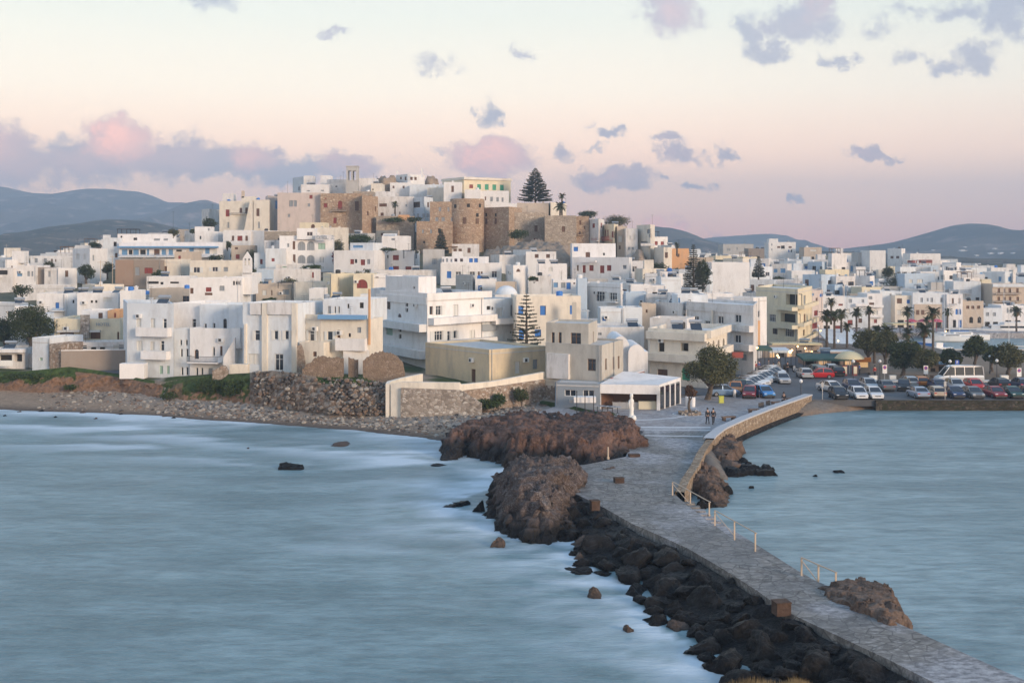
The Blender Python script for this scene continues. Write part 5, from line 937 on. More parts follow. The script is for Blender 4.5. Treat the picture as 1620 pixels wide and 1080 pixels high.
r = h2(1392, 1417, 460, 520, shadew, [(1409,466,3,3,'y')], 'tall bluish blank harbour block', d=288, **hk); r = h2(1416, 1445, 467, 527, cream, [(1423,476,8,8,'k'),(1437,477,5,6,'b'),(1422,494,6,8,'w'),(1434,494,6,8,'w'),(1425,512,10,12,'o'),(1438,512,7,12,'oG')], 'cream harbour house with a sloping awning on its terrace', d=285, **hk)
r = h2(1372, 1396, 464, 525, white, [(1377,471,6,5,'y'),(1386,494,5,7,'w'),(1385,508,5,6,'r'),(1379,481,8,5,'k'),(1385,519,10,8,'o')], 'white stepped harbour house with balconies beside bluish blank block', d=284, **hk); balcony(r, (1372,284), (1396,284), 482, 486, 'solid', white, 1); balcony(r, (1373,284), (1396,284), 498, 502, 'solid', white, 1)
r = h2(1335, 1373, 470, 528, shadew, [(1345,476,5,6,'y'),(1365,476,4,5,'y'),(1342,492,5,7,'w'),(1357,492,5,7,'d'),(1345,510,8,8,'r'),(1361,507,6,7,'k'),(1355,522,12,8,'o')], 'bluish white harbour house behind the row of palms', d=282, **hk); balcony(r, (1352,282), (1373,282), 480, 484, 'solid', white, 1)
r = h2(1300, 1336, 468, 530, white, [(1305.5,484,5,6,'y'),(1317,484,3,6,'w'),(1330,482,7,3,'r'),(1310,500,6,7,'w'),(1326,500,6,7,'w'),(1308,520,10,10,'oG'),(1325,520,10,10,'r')], 'white harbour house with a brick-red balcony stripe behind palms', d=272, **hk)
r = h2(1276, 1302, 460, 535, pink, [(1272,472,4,8,'l'),(1292,477,3,12,'k'),(1285,466,6,4,'l'),(1299.5,467,5,5,'b'),(1291,495,6,8,'r'),(1289,515,8,9,'r')], 'pink house strip between yellow balcony block and harbour palms', d=246, corner=1282, **hk)
# striped canopy roof beyond the palms
HAND.append((1315,1372,518,545,240,[(60,235),(85,235),(85,255),(60,255)]))
# ---------------------------------------------------------------- the rest of the town: fill houses row by row, each a house of its own
# buildings the photo shows are free of overlap: a fill house must not hide a hand-placed one
hide_rects = [(h[0], h[1], h[2], h[3], h[4]) for h in HAND]
fprints = [(sum(p[0] for p in h[5])/len(h[5]), sum(p[1] for p in h[5])/len(h[5]), max(math.dist(h[5][0], q) for q in h[5][1:])*.5+1) for h in HAND]
sky_px = [(-60,408),(0,405),(60,404),(110,394),(165,378),(188,372),(300,364),(345,352),(350,330),(440,306),(463,286),(620,284),(700,292),(810,330),(900,345),(960,358),(1035,372),(1060,392),(1140,404),(1200,398),(1300,400),(1372,400),(1480,402),(1540,418),(1640,428)]
LAND = [('bell tower',558,275),('yellow hall',772,292),('great round fortress tower',738,345),('tall hilltop pine',847,295),('arcaded hotel',485,395),('veranda guest house',265,392),('brown rendered house',218,430),('red shuttered row',955,420),('twin evergreens',1102,425),('blank white warehouse wall',1156,437),
 ('yellow balcony block',1240,500),('blank white skyline block',1388,412),('harbour palms',1340,490),('domed chapel',800,460),('great white block',680,500),('ochre beach house',138,520),('pilastered block',430,530),('tan harbour arches',1540,500),('beige balconied block',1595,465),('ivy bank',1420,460),('yellow arched house',573,448),('dark seaside tree',50,515),('pink castle wall',475,335),('cream castle tower house',1020,378),('western frame edge',5,440),('stair tower block',1235,390),('blue-door terrace',745,430),('pale blue roof court',965,500)]
ORD = ['first','second','third','fourth','fifth','sixth','seventh','eighth','ninth','tenth','eleventh','twelfth','thirteenth','fourteenth','fifteenth','sixteenth','seventeenth','eighteenth','nineteenth','twentieth']
rel_count = {}; fills = []; SHR = []
rng = random.Random(11)
def blocked(x, y): 
    return (26 < x < 300 and y < 276 and x > 26+(y-160)*.12 and y > 100) or y < 152
rows = []
y = 168.0
while y < 640: rows.append(y); y += 6.2+max(0, (y-230)*.026)
for ri, Y in enumerate(rows):
    xl, xr = -830*Y/F, 830*Y/F; x = xl+rng.uniform(0, 4)
    while x < xr:
        w = rng.uniform(4.6, 9.5)*(1+.15*(Y > 400)); x0, x1 = x, x+w; xc = x+w/2; yv = Y+rng.uniform(-2, 2); x = x1+rng.choice([0,.3,.6,1.2,3])
        dep = rng.uniform(5, 7); px0, px1 = 810+x0*F/yv, 810+x1*F/yv; pc = (px0+px1)/2
        if blocked(xc, yv): continue
        if yv > 300 and -100 < xc < 45 and yv < 460: continue
        if yv > 460 and pc < 1060 and pc > 340: continue
        g = float(T(xc, yv))
        if any((xc-a)**2+(yv+3-b)**2 < (r_+w*.42)**2 for a, b, r_ in fprints): continue
        nst = rng.choice([1,1,2,2,2,3] if yv > 215 else [1,1,2]); h = nst*3.1+rng.uniform(0,.7)
        if Y > 520: h += 1.5
        for attempt in range(4):
            zt = g+h; yt = HZ+(CZ-zt)*F/yv; lim = np.interp(pc, [a for a, b in sky_px], [b for a, b in sky_px]); ok = yt > lim
            for (a, b, t_, bb, dd) in hide_rects:
                if dd > yv and px0 < b-1 and px1 > a+1 and yt < bb-2: ok = False; break
            if ok: break
            h -= 1.6
            if h < 2.4: break
        if not ok or h < 2.4: continue
        # must be visible at all
        fills.append((yv, x0, x1, dep, g, h, pc, yt, ri))
fills.sort()
# reject those fully hidden behind nearer ones (coarse column buffer of the highest roof so far)
buf = [2000.0]*1800
for hh_ in sorted(HAND, key=lambda h: h[4]): pass
events = [(h[4], 0, h) for h in HAND]+[(f[0], 1, f) for f in fills]; events.sort(key=lambda e: e[0]); keep = []
for d_, k_, e in events:
    if k_ == 0:
        for c in range(max(0, int(e[0])+60), min(1799, int(e[1])+60)): buf[c] = min(buf[c], e[2])
    else:
        a, b = int(e[1]*F/e[0]+810)+60, int(e[2]*F/e[0]+810)+60; cols = range(max(0, a), max(1, min(1799, b)))
        vis = sum(1 for c in cols if buf[c] > e[7]+2.5); 
        if len(cols) and vis > .25*len(cols):
            keep.append(e)
            for c in cols: buf[c] = min(buf[c], e[7])
CT = {white: 'white', white2: 'weathered white', shadew: 'shade-tinted white', cream: 'cream', beige: 'beige', grayw: 'grey', paley: 'pale yellow', bluep: 'pale blue', pink: 'pinkish'}
SN = {'n': 'brown-framed', 'k': 'brown-shuttered', 'r': 'red-shuttered', 'b': 'blue-shuttered', 'd': 'glazed', 'y': 'grey-shuttered', 'w': 'pale-shuttered', 'l': 'light-blue-shuttered', 'e': 'green-grey-shuttered'}
for (yv, x0, x1, dep, g, h, pc, yt, ri) in keep:
    east = pc > 1060
    mat = rng.choice([white]*6+[white2]*4+[shadew]*(5 if east else 3)+[cream]*2+[beige, grayw]+([bluep, paley] if east else []))
    sk = rng.choice([-1,0,1,1])*rng.uniform(.5, 3); ty = rng.choice('kkddnnywrbl' if not east else 'kddnnywdbl')
    p0, p1 = 810+x0*F/yv, 810+x1*F/yv; cor = rng.random() < .45
    if cor:
        cx_ = p0+(p1-p0)*rng.choice([.2,.25,.3,.7,.75,.8]); dd = rng.uniform(3, 6); pts = [(p0, yv+dd), (cx_, yv), (p1, yv+dd)]
    else: pts = [(p0, yv+max(0, sk)), (p1, yv+max(0, -sk))]
    st_ = max(1, int(h/3.0)); wins = []; s = F/yv; nw = max(1, round((x1-x0)/2.5)); vis_rows = range(st_)
    for f_ in vis_rows:
        zc = g+h-1.9-3.0*(st_-1-f_)-.2; py = HZ+(CZ-zc)*s
        for k in range(nw):
            if rng.random() < .14: continue
            wx = p0+(p1-p0)*(k+.5+rng.uniform(-.18,.18))/nw; door = rng.random() < .2; hh_ = 2.1 if door else rng.choice([1.1,1.2,1.4]); wins.append((wx, py+(.3*s if door else 0), rng.choice([.9,1.0,1.2,1.6])*s, hh_*s, ty if rng.random() < .75 else rng.choice('dnoo')))
    lm = min(LAND, key=lambda L: (L[1]-pc)**2+(1.4*(L[2]-yt))**2); dx_, dy_ = pc-lm[1], yt-lm[2]
    if abs(dx_) > abs(dy_)*1.6: rl = ('harbour-side of the ' if dx_ > 0 else 'seaward of the ')+lm[0]
    elif dy_ < 0: rl = 'uphill behind the '+lm[0]
    else: rl = 'downhill from the '+lm[0]
    n_ = rel_count.get(rl, 0); rel_count[rl] = n_+1
    siz = 'small' if x1-x0 < 6 else ('wide' if x1-x0 > 8.5 else 'boxy')
    lab = f"{siz} {CT[mat]} {SN.get(ty,'plain')} house, {ORD[n_ % 20]}{' farther one' if n_ >= 20 else ''} {rl}"
    if not wins: lab = lab.replace(SN.get(ty,'plain'), 'blank')
    dref = yv
    r = B('house', lab, pts, yt, HZ+(CZ-g)*s, mat, wins, dep=dep, roof=rng.choice([roofm, roofw, roofw]), par=rng.choice([.3,.5,.8]), group='flat-roofed houses of the old town', z1=g+h)
    cx_, cy_ = (x0+x1)/2, yv+dep/2+1
    e_ = rng.random()
    if yv < 520:
        if e_ < .22: w_ = min(3.2, (x1-x0)*.4); o_ = rng.uniform(-.2,.2)*(x1-x0); boxp(r, 810+(cx_+o_-w_/2)*F/(yv+dep*.5), 810+(cx_+o_+w_/2)*F/(yv+dep*.5), HZ+(CZ-(g+h+2.1))*F/(yv+dep*.5), HZ+(CZ-(g+h-.8))*F/(yv+dep*.5), yv+dep*.5, 2.6, mat, 'roof_room')
        elif e_ < .34: solar(r, cx_, cy_, g+h-.5, rng.uniform(-.5,.5))
        elif e_ < .45: chimney(r, cx_+rng.uniform(-2,2), cy_, g+h-.4, rng.uniform(.9,1.5))
        elif e_ < .54: pergola(r, p0+(p1-p0)*.2, p0+(p1-p0)*.65, yt-1.6*s, yt+.3*s, yv+1.2, 3, rng.choice([frn, iron, frw]))
        if rng.random() < .28: antenna(r, pc+rng.uniform(-.25,.25)*(p1-p0), yt+.2*s, yv+3, rng.uniform(1.6,3.2), rng.choice([1,2,4]))
        if not cor and st_ > 1 and rng.random() < .3:
            a_ = p0+(p1-p0)*.1; b_ = p0+(p1-p0)*.6; f0 = lambda p: pts[0][1]+(pts[1][1]-pts[0][1])*(p-p0)/(p1-p0); balcony(r, (a_, f0(a_)), (b_, f0(b_)), yt+2.2*s, yt+3.3*s, rng.choice(['solid','solid','iron','blue']), mat, 1)
for k in range(44):                      # small dark trees and courtyard shrubs among the houses
    for tr in range(60):
        Y = rng.uniform(190, 470); px = rng.uniform(10, 1600); x = (px-810)*Y/F
        if blocked(x, Y) or (300 < Y and -95 < x < 60): continue
        break
    g = float(T(x, Y)); SHR.append((px, Y, g, rng.uniform(2.6, 4.6), rng.uniform(3, 5.2), k))
print('hand', len(HAND), 'fill', len(keep))
# ---------------------------------------------------------------- rocks
redrock = rockmat('red_brown_rock', [(.045,.028,.022),(.12,.064,.045),(.175,.102,.078),(.25,.165,.13)], .35, (2.3,(.014,.012,.012)), 1.4)
pinkrock = rockmat('speckled_rock', [(.050,.038,.032),(.130,.096,.084),(.095,.068,.058),(.36,.31,.285)], .6, (1.7,(.014,.013,.013)), 1.4)
darkrock = rockmat('dark_wet_rock', [(.004,.004,.005),(.008,.0075,.008),(.015,.0135,.0125),(.036,.034,.034)], .5, (.4,(.005,.005,.006)), 1.1)
brownrock = rockmat('brown_rock', [(.05,.035,.027),(.13,.085,.062),(.22,.16,.125)], .45, (.35,(.02,.018,.016)), 1.1)
def outcrop(name, label, poly, hfun, mat, edge=1.8, step=.28, amp=.5, seed=0, zb=-1.0, cat='rock'):
    xs_ = [p[0] for p in poly]; ys_ = [p[1] for p in poly]; X, Y = np.meshgrid(np.arange(min(xs_)-.6, max(xs_)+.6, step), np.arange(min(ys_)-.6, max(ys_)+.6, step)); S = sdf(poly, X, Y)
    for i in range(X.shape[0]):
        for j in range(X.shape[1]): S[i,j] += mn.fractal(Vector((X[i,j]*.5, Y[i,j]*.5, seed+4)), .9, 2, 4)*.9
    Z = np.full(X.shape, zb); ny, nx = X.shape; XO = X.copy(); YO = Y.copy(); gy, gx = np.gradient(S, step); 
    for i in range(ny):
        for j in range(nx):
            s = S[i,j]
            if s > -.5:
                k = max(0, min(1, (s+.25)/edge)); k = k**.55; h = hfun(X[i,j], Y[i,j]); q = Vector((X[i,j]*.55, Y[i,j]*.55, seed)); f = mn.fractal(q, .75, 2.2, 6); rd = 1-abs(mn.noise(q*1.7))*2; cr_ = mn.fractal(q*4, .7, 2.2, 4)
                z = zb+(h-zb)*k + (f*amp*1.1+rd*amp*.5)*min(1, k*1.4)+cr_*min(.14, amp*.4)*min(1, k**3); Z[i,j] = z
                vd = mn.voronoi(Vector((X[i,j]*.62+f*.5, Y[i,j]*.62, z*.7+seed)))[0]; ck = math.exp(-(vd[1]-vd[0])*9); z -= ck*min(.5, amp*1.2); vd = mn.voronoi(Vector((X[i,j]*1.7, Y[i,j]*1.7+f, z*1.7)))[0]; z += (vd[1]-vd[0]-.25)*min(.26, amp*.7)*min(1, k**4)
                zq = round(z/.42+f)*.42-f*.42; z = z*.4+zq*.6; Z[i,j] = z
                if k < .97:
                    w = mn.fractal(Vector((X[i,j]*.7, Y[i,j]*.7, z*1.2+seed)), .8, 2.1, 4)*.42+mn.noise(Vector((X[i,j]*2.5, Y[i,j]*2.5, z*2.5)))*.22; w *= min(1, amp/.3); XO[i,j] -= gx[i,j]*w; YO[i,j] -= gy[i,j]*w
    keepm = S > -.5; idx = -np.ones(X.shape, int); idx[keepm] = np.arange(keepm.sum()); V = np.stack([XO[keepm], YO[keepm], Z[keepm]], -1); c = (float(V[:,0].mean()), float(V[:,1].mean()), 0.); fc = []
    for i in range(ny-1):
        for j in range(nx-1):
            q = (idx[i,j], idx[i,j+1], idx[i+1,j+1], idx[i+1,j])
            if min(q) >= 0: fc.append(q)
    me = bpy.data.meshes.new(name); me.from_pydata((V-np.array([c])).tolist(), [], fc); me.materials.append(mat); me.polygons.foreach_set('use_smooth', [True]*len(me.polygons)); me.update(); return tag(link(name, me, None, c), label, cat)
ip = lambda y, a: float(np.interp(y, [p[0] for p in a], [p[1] for p in a]))
big = gp([(688,716),(700,730),(740,722),(800,736),(860,738),(900,744),(955,748),(985,742),(1000,732)], 0)+gp([(1034,708),(1026,690),(1012,672),(985,659)], 1.3)+gp([(940,652),(860,648),(800,655),(740,668)], 1.2)+gp([(705,690)], .8)
outcrop('rock_outcrop', 'long red-brown rock outcrop with dark sea-cut face beside the causeway', big, lambda x, y: ip(810+x*F/y, [(690,1.3),(706,2.5),(760,3.0),(820,3.2),(880,3.0),(940,3.1),(1000,3.3),(1030,2.4)])-.3-.068*max(0, y-111)+.12*math.sin(x*.8), redrock, 1.9, .17, .34, 3)
mid = gp([(766,796),(778,826),(800,846),(835,858),(872,858),(905,846),(915,815)], 0)+gp([(900,792),(925,780),(944,768),(938,748),(915,738)], 1.3)+gp([(870,765),(790,765)], .3)
def midh(x, y):
    px = 810+x*F/y; return ip(px, [(770,1.2),(785,2.3),(815,2.9),(870,3.1),(905,2.6),(940,1.8)])*(1 if y > 84 else max(.55, 1-(84-y)*.09))
outcrop('rock_outcrop', 'rounded speckled pinkish rock mound at the bend of the causeway', mid, midh, pinkrock, 1.9, .13, .34, 9)
fr = gp([(1300,935),(1330,968),(1370,978),(1412,996),(1424,985),(1420,950),(1400,932),(1360,922),(1315,922)], 1.2)
outcrop('rock_outcrop', 'low smooth brown rock hump straddling the seaward edge of the causeway', [(x, y) for x, y in fr], lambda x, y: ip(810+x*F/y, [(1300,1.35),(1340,1.6),(1385,1.65),(1420,1.5)]), brownrock, .7, .09, .10, 21, .1)
rr = gp([(1092,772),(1118,795),(1148,800),(1160,778),(1150,762),(1128,748),(1110,742),(1096,748)], .2)
outcrop('rock_outcrop', 'reddish brown slanted rock mass under the foot of the sea wall', rr, lambda x, y: ip(810+x*F/y, [(1090,1.5),(1105,1.4),(1130,.9),(1160,.3)]), brownrock, 1.0, .15, .25, 31)
rr = gp([(1124,738),(1160,742),(1172,722),(1166,702),(1140,697),(1124,708)], 0)
outcrop('rock_outcrop', 'dark block-shaped brown rock standing against the sea wall', rr, lambda x, y: 1.15, brownrock, .8, .15, .22, 35)
rr = gp([(1130,742),(1150,756),(1225,752),(1222,744),(1180,738),(1176,728)], 0)
outcrop('rock_outcrop', 'low flat dark rock shelf reaching out into the harbour', rr, lambda x, y: .45, darkrock, .8, .2, .22, 41)
RM = {}
def rock_mesh(seed, boxy, mat, sub=4):
    key = (seed, mat.name)
    if key in RM: return RM[key]
    bm = bmesh.new(); bmesh.ops.create_icosphere(bm, subdivisions=sub, radius=1); rn = random.Random(seed); pl = [(Vector((rn.gauss(0,1), rn.gauss(0,1), rn.gauss(0,1))).normalized(), rn.uniform(.42,.72)) for _ in range(9)]
    for v in bm.verts:
        n = v.co.normalized(); p = n*1.0
        for a, dd in pl:
            e = p.dot(a)-dd
            if e > 0: p -= a*e*min(1, boxy+.1)
        q = n*1.3+Vector((seed*3.7, 0, 0)); p += n*(mn.fractal(q, .8, 2, 5)*.12+mn.fractal(q*4, .7, 2, 4)*.05-max(0, .10-abs(mn.noise(q*1.6)))*.7); v.co = p
    me = bpy.data.meshes.new('boulder'); bm.to_mesh(me); bm.free(); me.materials.append(mat); me.polygons.foreach_set('use_smooth', [True]*len(me.polygons)); RM[key] = me; return me
def rock(name, label, px, py, wpx, hpx, mat, seed, z=0, cat='rock', group=None, sink=.35, rz=None):
    x, y = G(px, py, z); w = wpx*y/F; h = hpx*y/F; o = link(name, rock_mesh(seed, .9, mat), None, (x, y, z-h*sink), rz if rz is not None else seed, (w/2, w/2*.8, h*(1+sink)*.82)); return tag(o, label, cat, group)
rock('sea_rock', 'small dark rock alone in the open water off the beach', 457, 741, 50, 15, darkrock, 3)
rock('sea_rock', 'low brown rock awash off the sandy beach end', 545, 702, 60, 7, brownrock, 4)
rock('sea_rock', 'dark three-humped reef rock beside the speckled mound', 722, 799, 74, 20, darkrock, 5, sink=.5); rock('sea_rock', 'small dark hump between reef rock and speckled mound', 760, 808, 30, 26, darkrock, 6)
rock('sea_rock', 'upright brown boulder at the seaward foot of the speckled mound', 784, 756, 18, 24, brownrock, 8, .3); rock('sea_rock', 'small dark pointed rock in the foam below the speckled mound', 788, 863, 34, 20, brownrock, 7)
rock('sea_rock', 'submerged dark rock showing through the swell before the long outcrop', 697, 736, 36, 4, darkrock, 9)
rock('sea_rock', 'lone brown oblong boulder in the foam off the rock armour', 942, 944, 44, 20, brownrock, 12); rock('sea_rock', 'small brown rock in the white wash off the rock armour', 994, 998, 30, 16, brownrock, 13)
rock('sea_rock', 'tiny rock barely awash in the wash below rock armour', 1011, 930, 14, 8, darkrock, 19); rock('sea_rock', 'flat dark rock alone in the calm harbour', 1328, 746, 36, 8, darkrock, 14); rock('sea_rock', 'tiny flat rock just breaking the calm harbour surface', 1289, 753, 12, 4, darkrock, 15); rock('sea_rock', 'small round mossy rock in the harbour near the sea wall', 1188, 772, 11, 9, darkrock, 16)
rock('boulder', 'pale slab boulder lying behind the speckled mound', 967, 748, 38, 17, pinkrock, 17, .9); rock('boulder', 'dark flat boulder under the pale slab', 965, 760, 60, 9, darkrock, 18, .9)
rock('boulder', 'greenish dark boulder between red rock mass and harbour water', 1120, 800, 40, 20, darkrock, 22, .1); rock('boulder', 'small dark boulder at the end of the red rock mass', 1150, 780, 26, 16, darkrock, 23, .1); rock('boulder', 'grey boulder on the rock shelf beside harbour', 1150, 738, 60, 14, brownrock, 24, .4)
rock('boulder', 'boulder at the foot of the first railing', 1105, 802, 26, 24, darkrock, 25, .1)
# the rock armour
rngb = random.Random(5); wl = [(885,855),(905,850),(906,880),(900,905),(958,910),(1000,925),(1012,955),(1022,985),(1060,998),(1095,1008),(1090,1040),(1130,1048),(1150,1062),(1172,1080),(1240,1150)]
wlw = gp(wl); edge_w = gp([(880,790),(905,780),(930,794),(960,810),(1000,832),(1040,850),(1090,872),(1140,900),(1200,938),(1240,968),(1400,1043),(1500,1094),(1640,1160)], 1.3)
arm_poly = wlw+[(16,38),(30,38)]+edge_w[::-1]
M = MB(); bm = bmesh.new()
def resamp(P, n):
    L = [0]
    for a, b_ in zip(P[:-1], P[1:]): L.append(L[-1]+math.dist(a, b_))
    return [tuple(np.interp(L[-1]*k/n, L, [p[c] for p in P]) for c in (0, 1)) for k in range(n+1)]
A1 = resamp(wlw, 40); A2 = resamp(edge_w, 40); V = []; Fc = []
for k in range(41):
    for j, f in enumerate((-.15, .2, .6, 1.0)): V.append((A1[k][0]+(A2[k][0]-A1[k][0])*f, A1[k][1]+(A2[k][1]-A1[k][1])*f, (-1.0, -.02, .5, .95)[j]))
for k in range(40):
    for j in range(3): q = k*4+j; Fc.append((q, q+1, q+5, q+4))
me = bpy.data.meshes.new('armour_bed'); me.from_pydata(V, [], Fc); me.materials.append(darkrock); tag(link('armour_bed', me), kind='structure')
pts = []; tries = 0
bx = (min(p[0] for p in arm_poly), max(p[0] for p in arm_poly)); by = (42, max(p[1] for p in arm_poly))
while len(pts) < 170 and tries < 60000:
    tries += 1; x, y = rngb.uniform(*bx), rngb.uniform(*by); s = float(sdf(arm_poly, np.array([x]), np.array([y]))[0])
    if s < .15: continue
    r_ = rngb.uniform(.7, 1.65)
    if all((x-a)**2+(y-b_)**2 > (.62*(r_+c))**2 for a, b_, c in pts): pts.append((x, y, r_))
def edged(x, y, P): return min(math.dist((x, y), q) for q in P)
E2 = resamp(edge_w, 200); E1 = resamp(wlw, 200)
for k, (x, y, r_) in enumerate(pts):
    de, dw = edged(x, y, E2), edged(x, y, E1); f = dw/(de+dw); zt = -.05+1.0*f; r_ = min(r_, .55+de*.9); s = rngb.randint(50, 64)
    mt = darkrock if rngb.random() < .86 else (brownrock if rngb.random() < .5 and f < .6 else darkrock); o = link('boulder', rock_mesh(s, .95, mt, 4), None, (x, y, zt-r_*.2), rngb.uniform(0, 6.3), (r_*rngb.uniform(.95,1.35), r_*rngb.uniform(.8,1.05), r_*rngb.uniform(.6,.9)))
    o.rotation_euler = (rngb.uniform(-.35,.35), rngb.uniform(-.35,.35), rngb.uniform(0, 6.3)); tag(o, 'dark wet boulder piled in the rock armour along the causeway', 'boulder', 'boulders of the rock armour')
# pebbles and driftwood line on the beach
pb = bmesh.new(); rngp = random.Random(3); PM = []
stone_cols = [plain('pebble_'+n, c, .85) for n, c in (('grey', (.19,.17,.15)), ('pale', (.32,.29,.25)), ('dark', (.075,.065,.058)), ('ruddy', (.18,.125,.09)))]
V = []; Fc = []; MI = []
ico = [Vector(v) for v in ((0,0,1),(.89,0,.45),(.28,.85,.45),(-.72,.53,.45),(-.72,-.53,.45),(.28,-.85,.45),(.72,.53,-.45),(-.28,.85,-.45),(-.89,0,-.45),(-.28,-.85,-.45),(.72,-.53,-.45),(0,0,-1))]
icf = [(0,1,2),(0,2,3),(0,3,4),(0,4,5),(0,5,1),(1,6,2),(2,7,3),(3,8,4),(4,9,5),(5,10,1),(6,7,2),(7,8,3),(8,9,4),(9,10,5),(10,6,1),(6,11,7),(7,11,8),(8,11,9),(9,11,10),(10,11,6)]
cand = []
while len(cand) < 4200:
    px = rngp.uniform(60, 860); k = rngp.random(); c = np.interp(px, [0,60,250,430,520,640,860], [621,625,634,650,660,664,660]); py = rngp.gauss(c, 7 if px < 600 else 11)
    if px < 260 and rngp.random() < .55: continue
    cand.append((px, py))
P_ = np.array([G(a, b_, 1.0) for a, b_ in cand]); gz, gs, gi, gh = ground_z(P_[:,0], P_[:,1])
for (x, y), z, s, i_ in zip(P_, gz, gs, gi):
    if (s < 1.2 or i_ > .8) and x > -999: continue
    r_ = rngp.choice([.08,.1,.12,.14,.2,.3]); n = len(V); sx, sy, sz = rngp.uniform(.8,1.4), rngp.uniform(.7,1.1), rngp.uniform(.5,.8); a = rngp.uniform(0, 6.3)
    for v in ico: V.append((x+(v.x*sx*math.cos(a)-v.y*sy*math.sin(a))*r_, y+(v.x*sx*math.sin(a)+v.y*sy*math.cos(a))*r_, z+v.z*sz*r_+r_*.1))
    Fc += [(n+f[0], n+f[1], n+f[2]) for f in icf]; MI += [rngp.choice([0,0,1,1,2,3])]*20
for k in range(1000):                    # stones sticking out of the rubble bank
    u = rngp.uniform(12.3, 18.2); i_ = int(u); f = u-i_; v_ = rngp.random()**1.3; a_ = [bankB[i_][c]*(1-f)+bankB[i_+1][c]*f for c in (0,1)]; c_ = [bankT[i_][c]*(1-f)+bankT[i_+1][c]*f for c in (0,1,2)]
    if i_ in (13, 14) and rngp.random() < .7: continue
    x = a_[0]+(c_[0]-a_[0])*v_; y = a_[1]+(c_[1]-a_[1])*v_-rngp.uniform(.05,.45); z = .95+(c_[2]-.95)*v_**.75; r_ = rngp.choice([.1,.13,.16,.2,.26,.34]); n = len(V); q_ = [rngp.uniform(.7,1.3) for _ in range(3)]
    for v in ico: V.append((x+v.x*r_*q_[0], y+v.y*r_*q_[1], z+v.z*r_*q_[2]*.8))
    Fc += [(n+g_[0], n+g_[1], n+g_[2]) for g_ in icf]; MI += [rngp.choice([0,1,2,3,3,2])]*20
me = bpy.data.meshes.new('beach_stones'); me.from_pydata(V, [], Fc)
for q in stone_cols: me.materials.append(q)
me.polygons.foreach_set('material_index', MI); tag(link('beach_stones', me), kind='stuff')
# a few larger stones along the tide line
for k, (px, py, w_) in enumerate(((8,657,8),(30,651,10),(65,650,14),(128,653,16),(192,655,10),(260,658,14),(274,661,12),(150,662,9),(88,659,7),(392,708,6))):
    rock('beach_rock', ['dark weedy stone','small brown stone','flat dark stone','round brown stone','tiny dark stone'][k % 5]+' on the tide line, '+ORD[k]+' along the sandy beach', px, py, w_, w_*.35, brownrock if k % 2 else darkrock, 70+k % 4, .05)

# ---------------------------------------------------------------- vegetation
leafd = leafmat('dark_leaves', (.036,.052,.024), (.072,.090,.038)); leafo = leafmat('olive_leaves', (.070,.078,.034), (.135,.13,.062)); leafg = leafmat('green_leaves', (.035,.060,.018), (.070,.095,.030))
needle = leafmat('pine_needles', (.045,.058,.040), (.080,.090,.055)); needlel = leafmat('pale_pine_needles', (.040,.052,.036), (.070,.075,.050)); palml = leafmat('palm_fronds', (.040,.055,.022), (.085,.090,.040)); palmdead = leafmat('dead_fronds', (.12,.085,.05), (.17,.12,.07)); bark = rockmat('bark', [(.06,.045,.035),(.12,.095,.075),(.17,.14,.11)], 2, None, .7); rust = leafmat('rusty_leaves', (.10,.055,.03), (.16,.085,.045)); boug = leafmat('bougainvillea', (.16,.02,.045), (.24,.04,.07)); dryg = leafmat('dry_grass', (.20,.15,.08), (.32,.25,.14))
def leaves(mb, blobs, n, size, rn, shell=.55, mi=0):
    tot = sum(b_[3]*b_[4]*b_[5] for b_ in blobs)
    for (cx, cy, cz, rx, ry, rz) in blobs:
        m = int(n*(rx*ry*rz)/tot)
        for _ in range(m):
            v = Vector((rn.gauss(0,1), rn.gauss(0,1), rn.gauss(0,1))).normalized(); rr_ = rn.uniform(shell, 1)**.7*(1+.12*rn.gauss(0,1)); p = Vector((cx+v.x*rx*rr_, cy+v.y*ry*rr_, cz+v.z*rz*rr_))
            a = Vector((rn.gauss(0,1), rn.gauss(0,1), rn.gauss(0,.6))).normalized(); b_ = a.cross(Vector((rn.gauss(0,1), rn.gauss(0,1), rn.gauss(0,1)))).normalized(); s = size*rn.uniform(.6, 1.4)
            mb.face([p-a*s*.5, p+b_*s*.35, p+a*s*.6, p-b_*s*.35], mi)
def limb(mb, a, b_, r0, r1, k=3, rn=random, bend=.15):
    a = Vector(a); b_ = Vector(b_); L = (b_-a).length; prev = a
    for i in range(1, k+1):
        f = i/k; q = a.lerp(b_, f)+Vector((rn.uniform(-1,1), rn.uniform(-1,1), 0))*L*bend*(1 if i < k else 0)*.5; mb.tube(prev, q, r0+(r1-r0)*(i-1)/k, r0+(r1-r0)*f, 7); prev = q
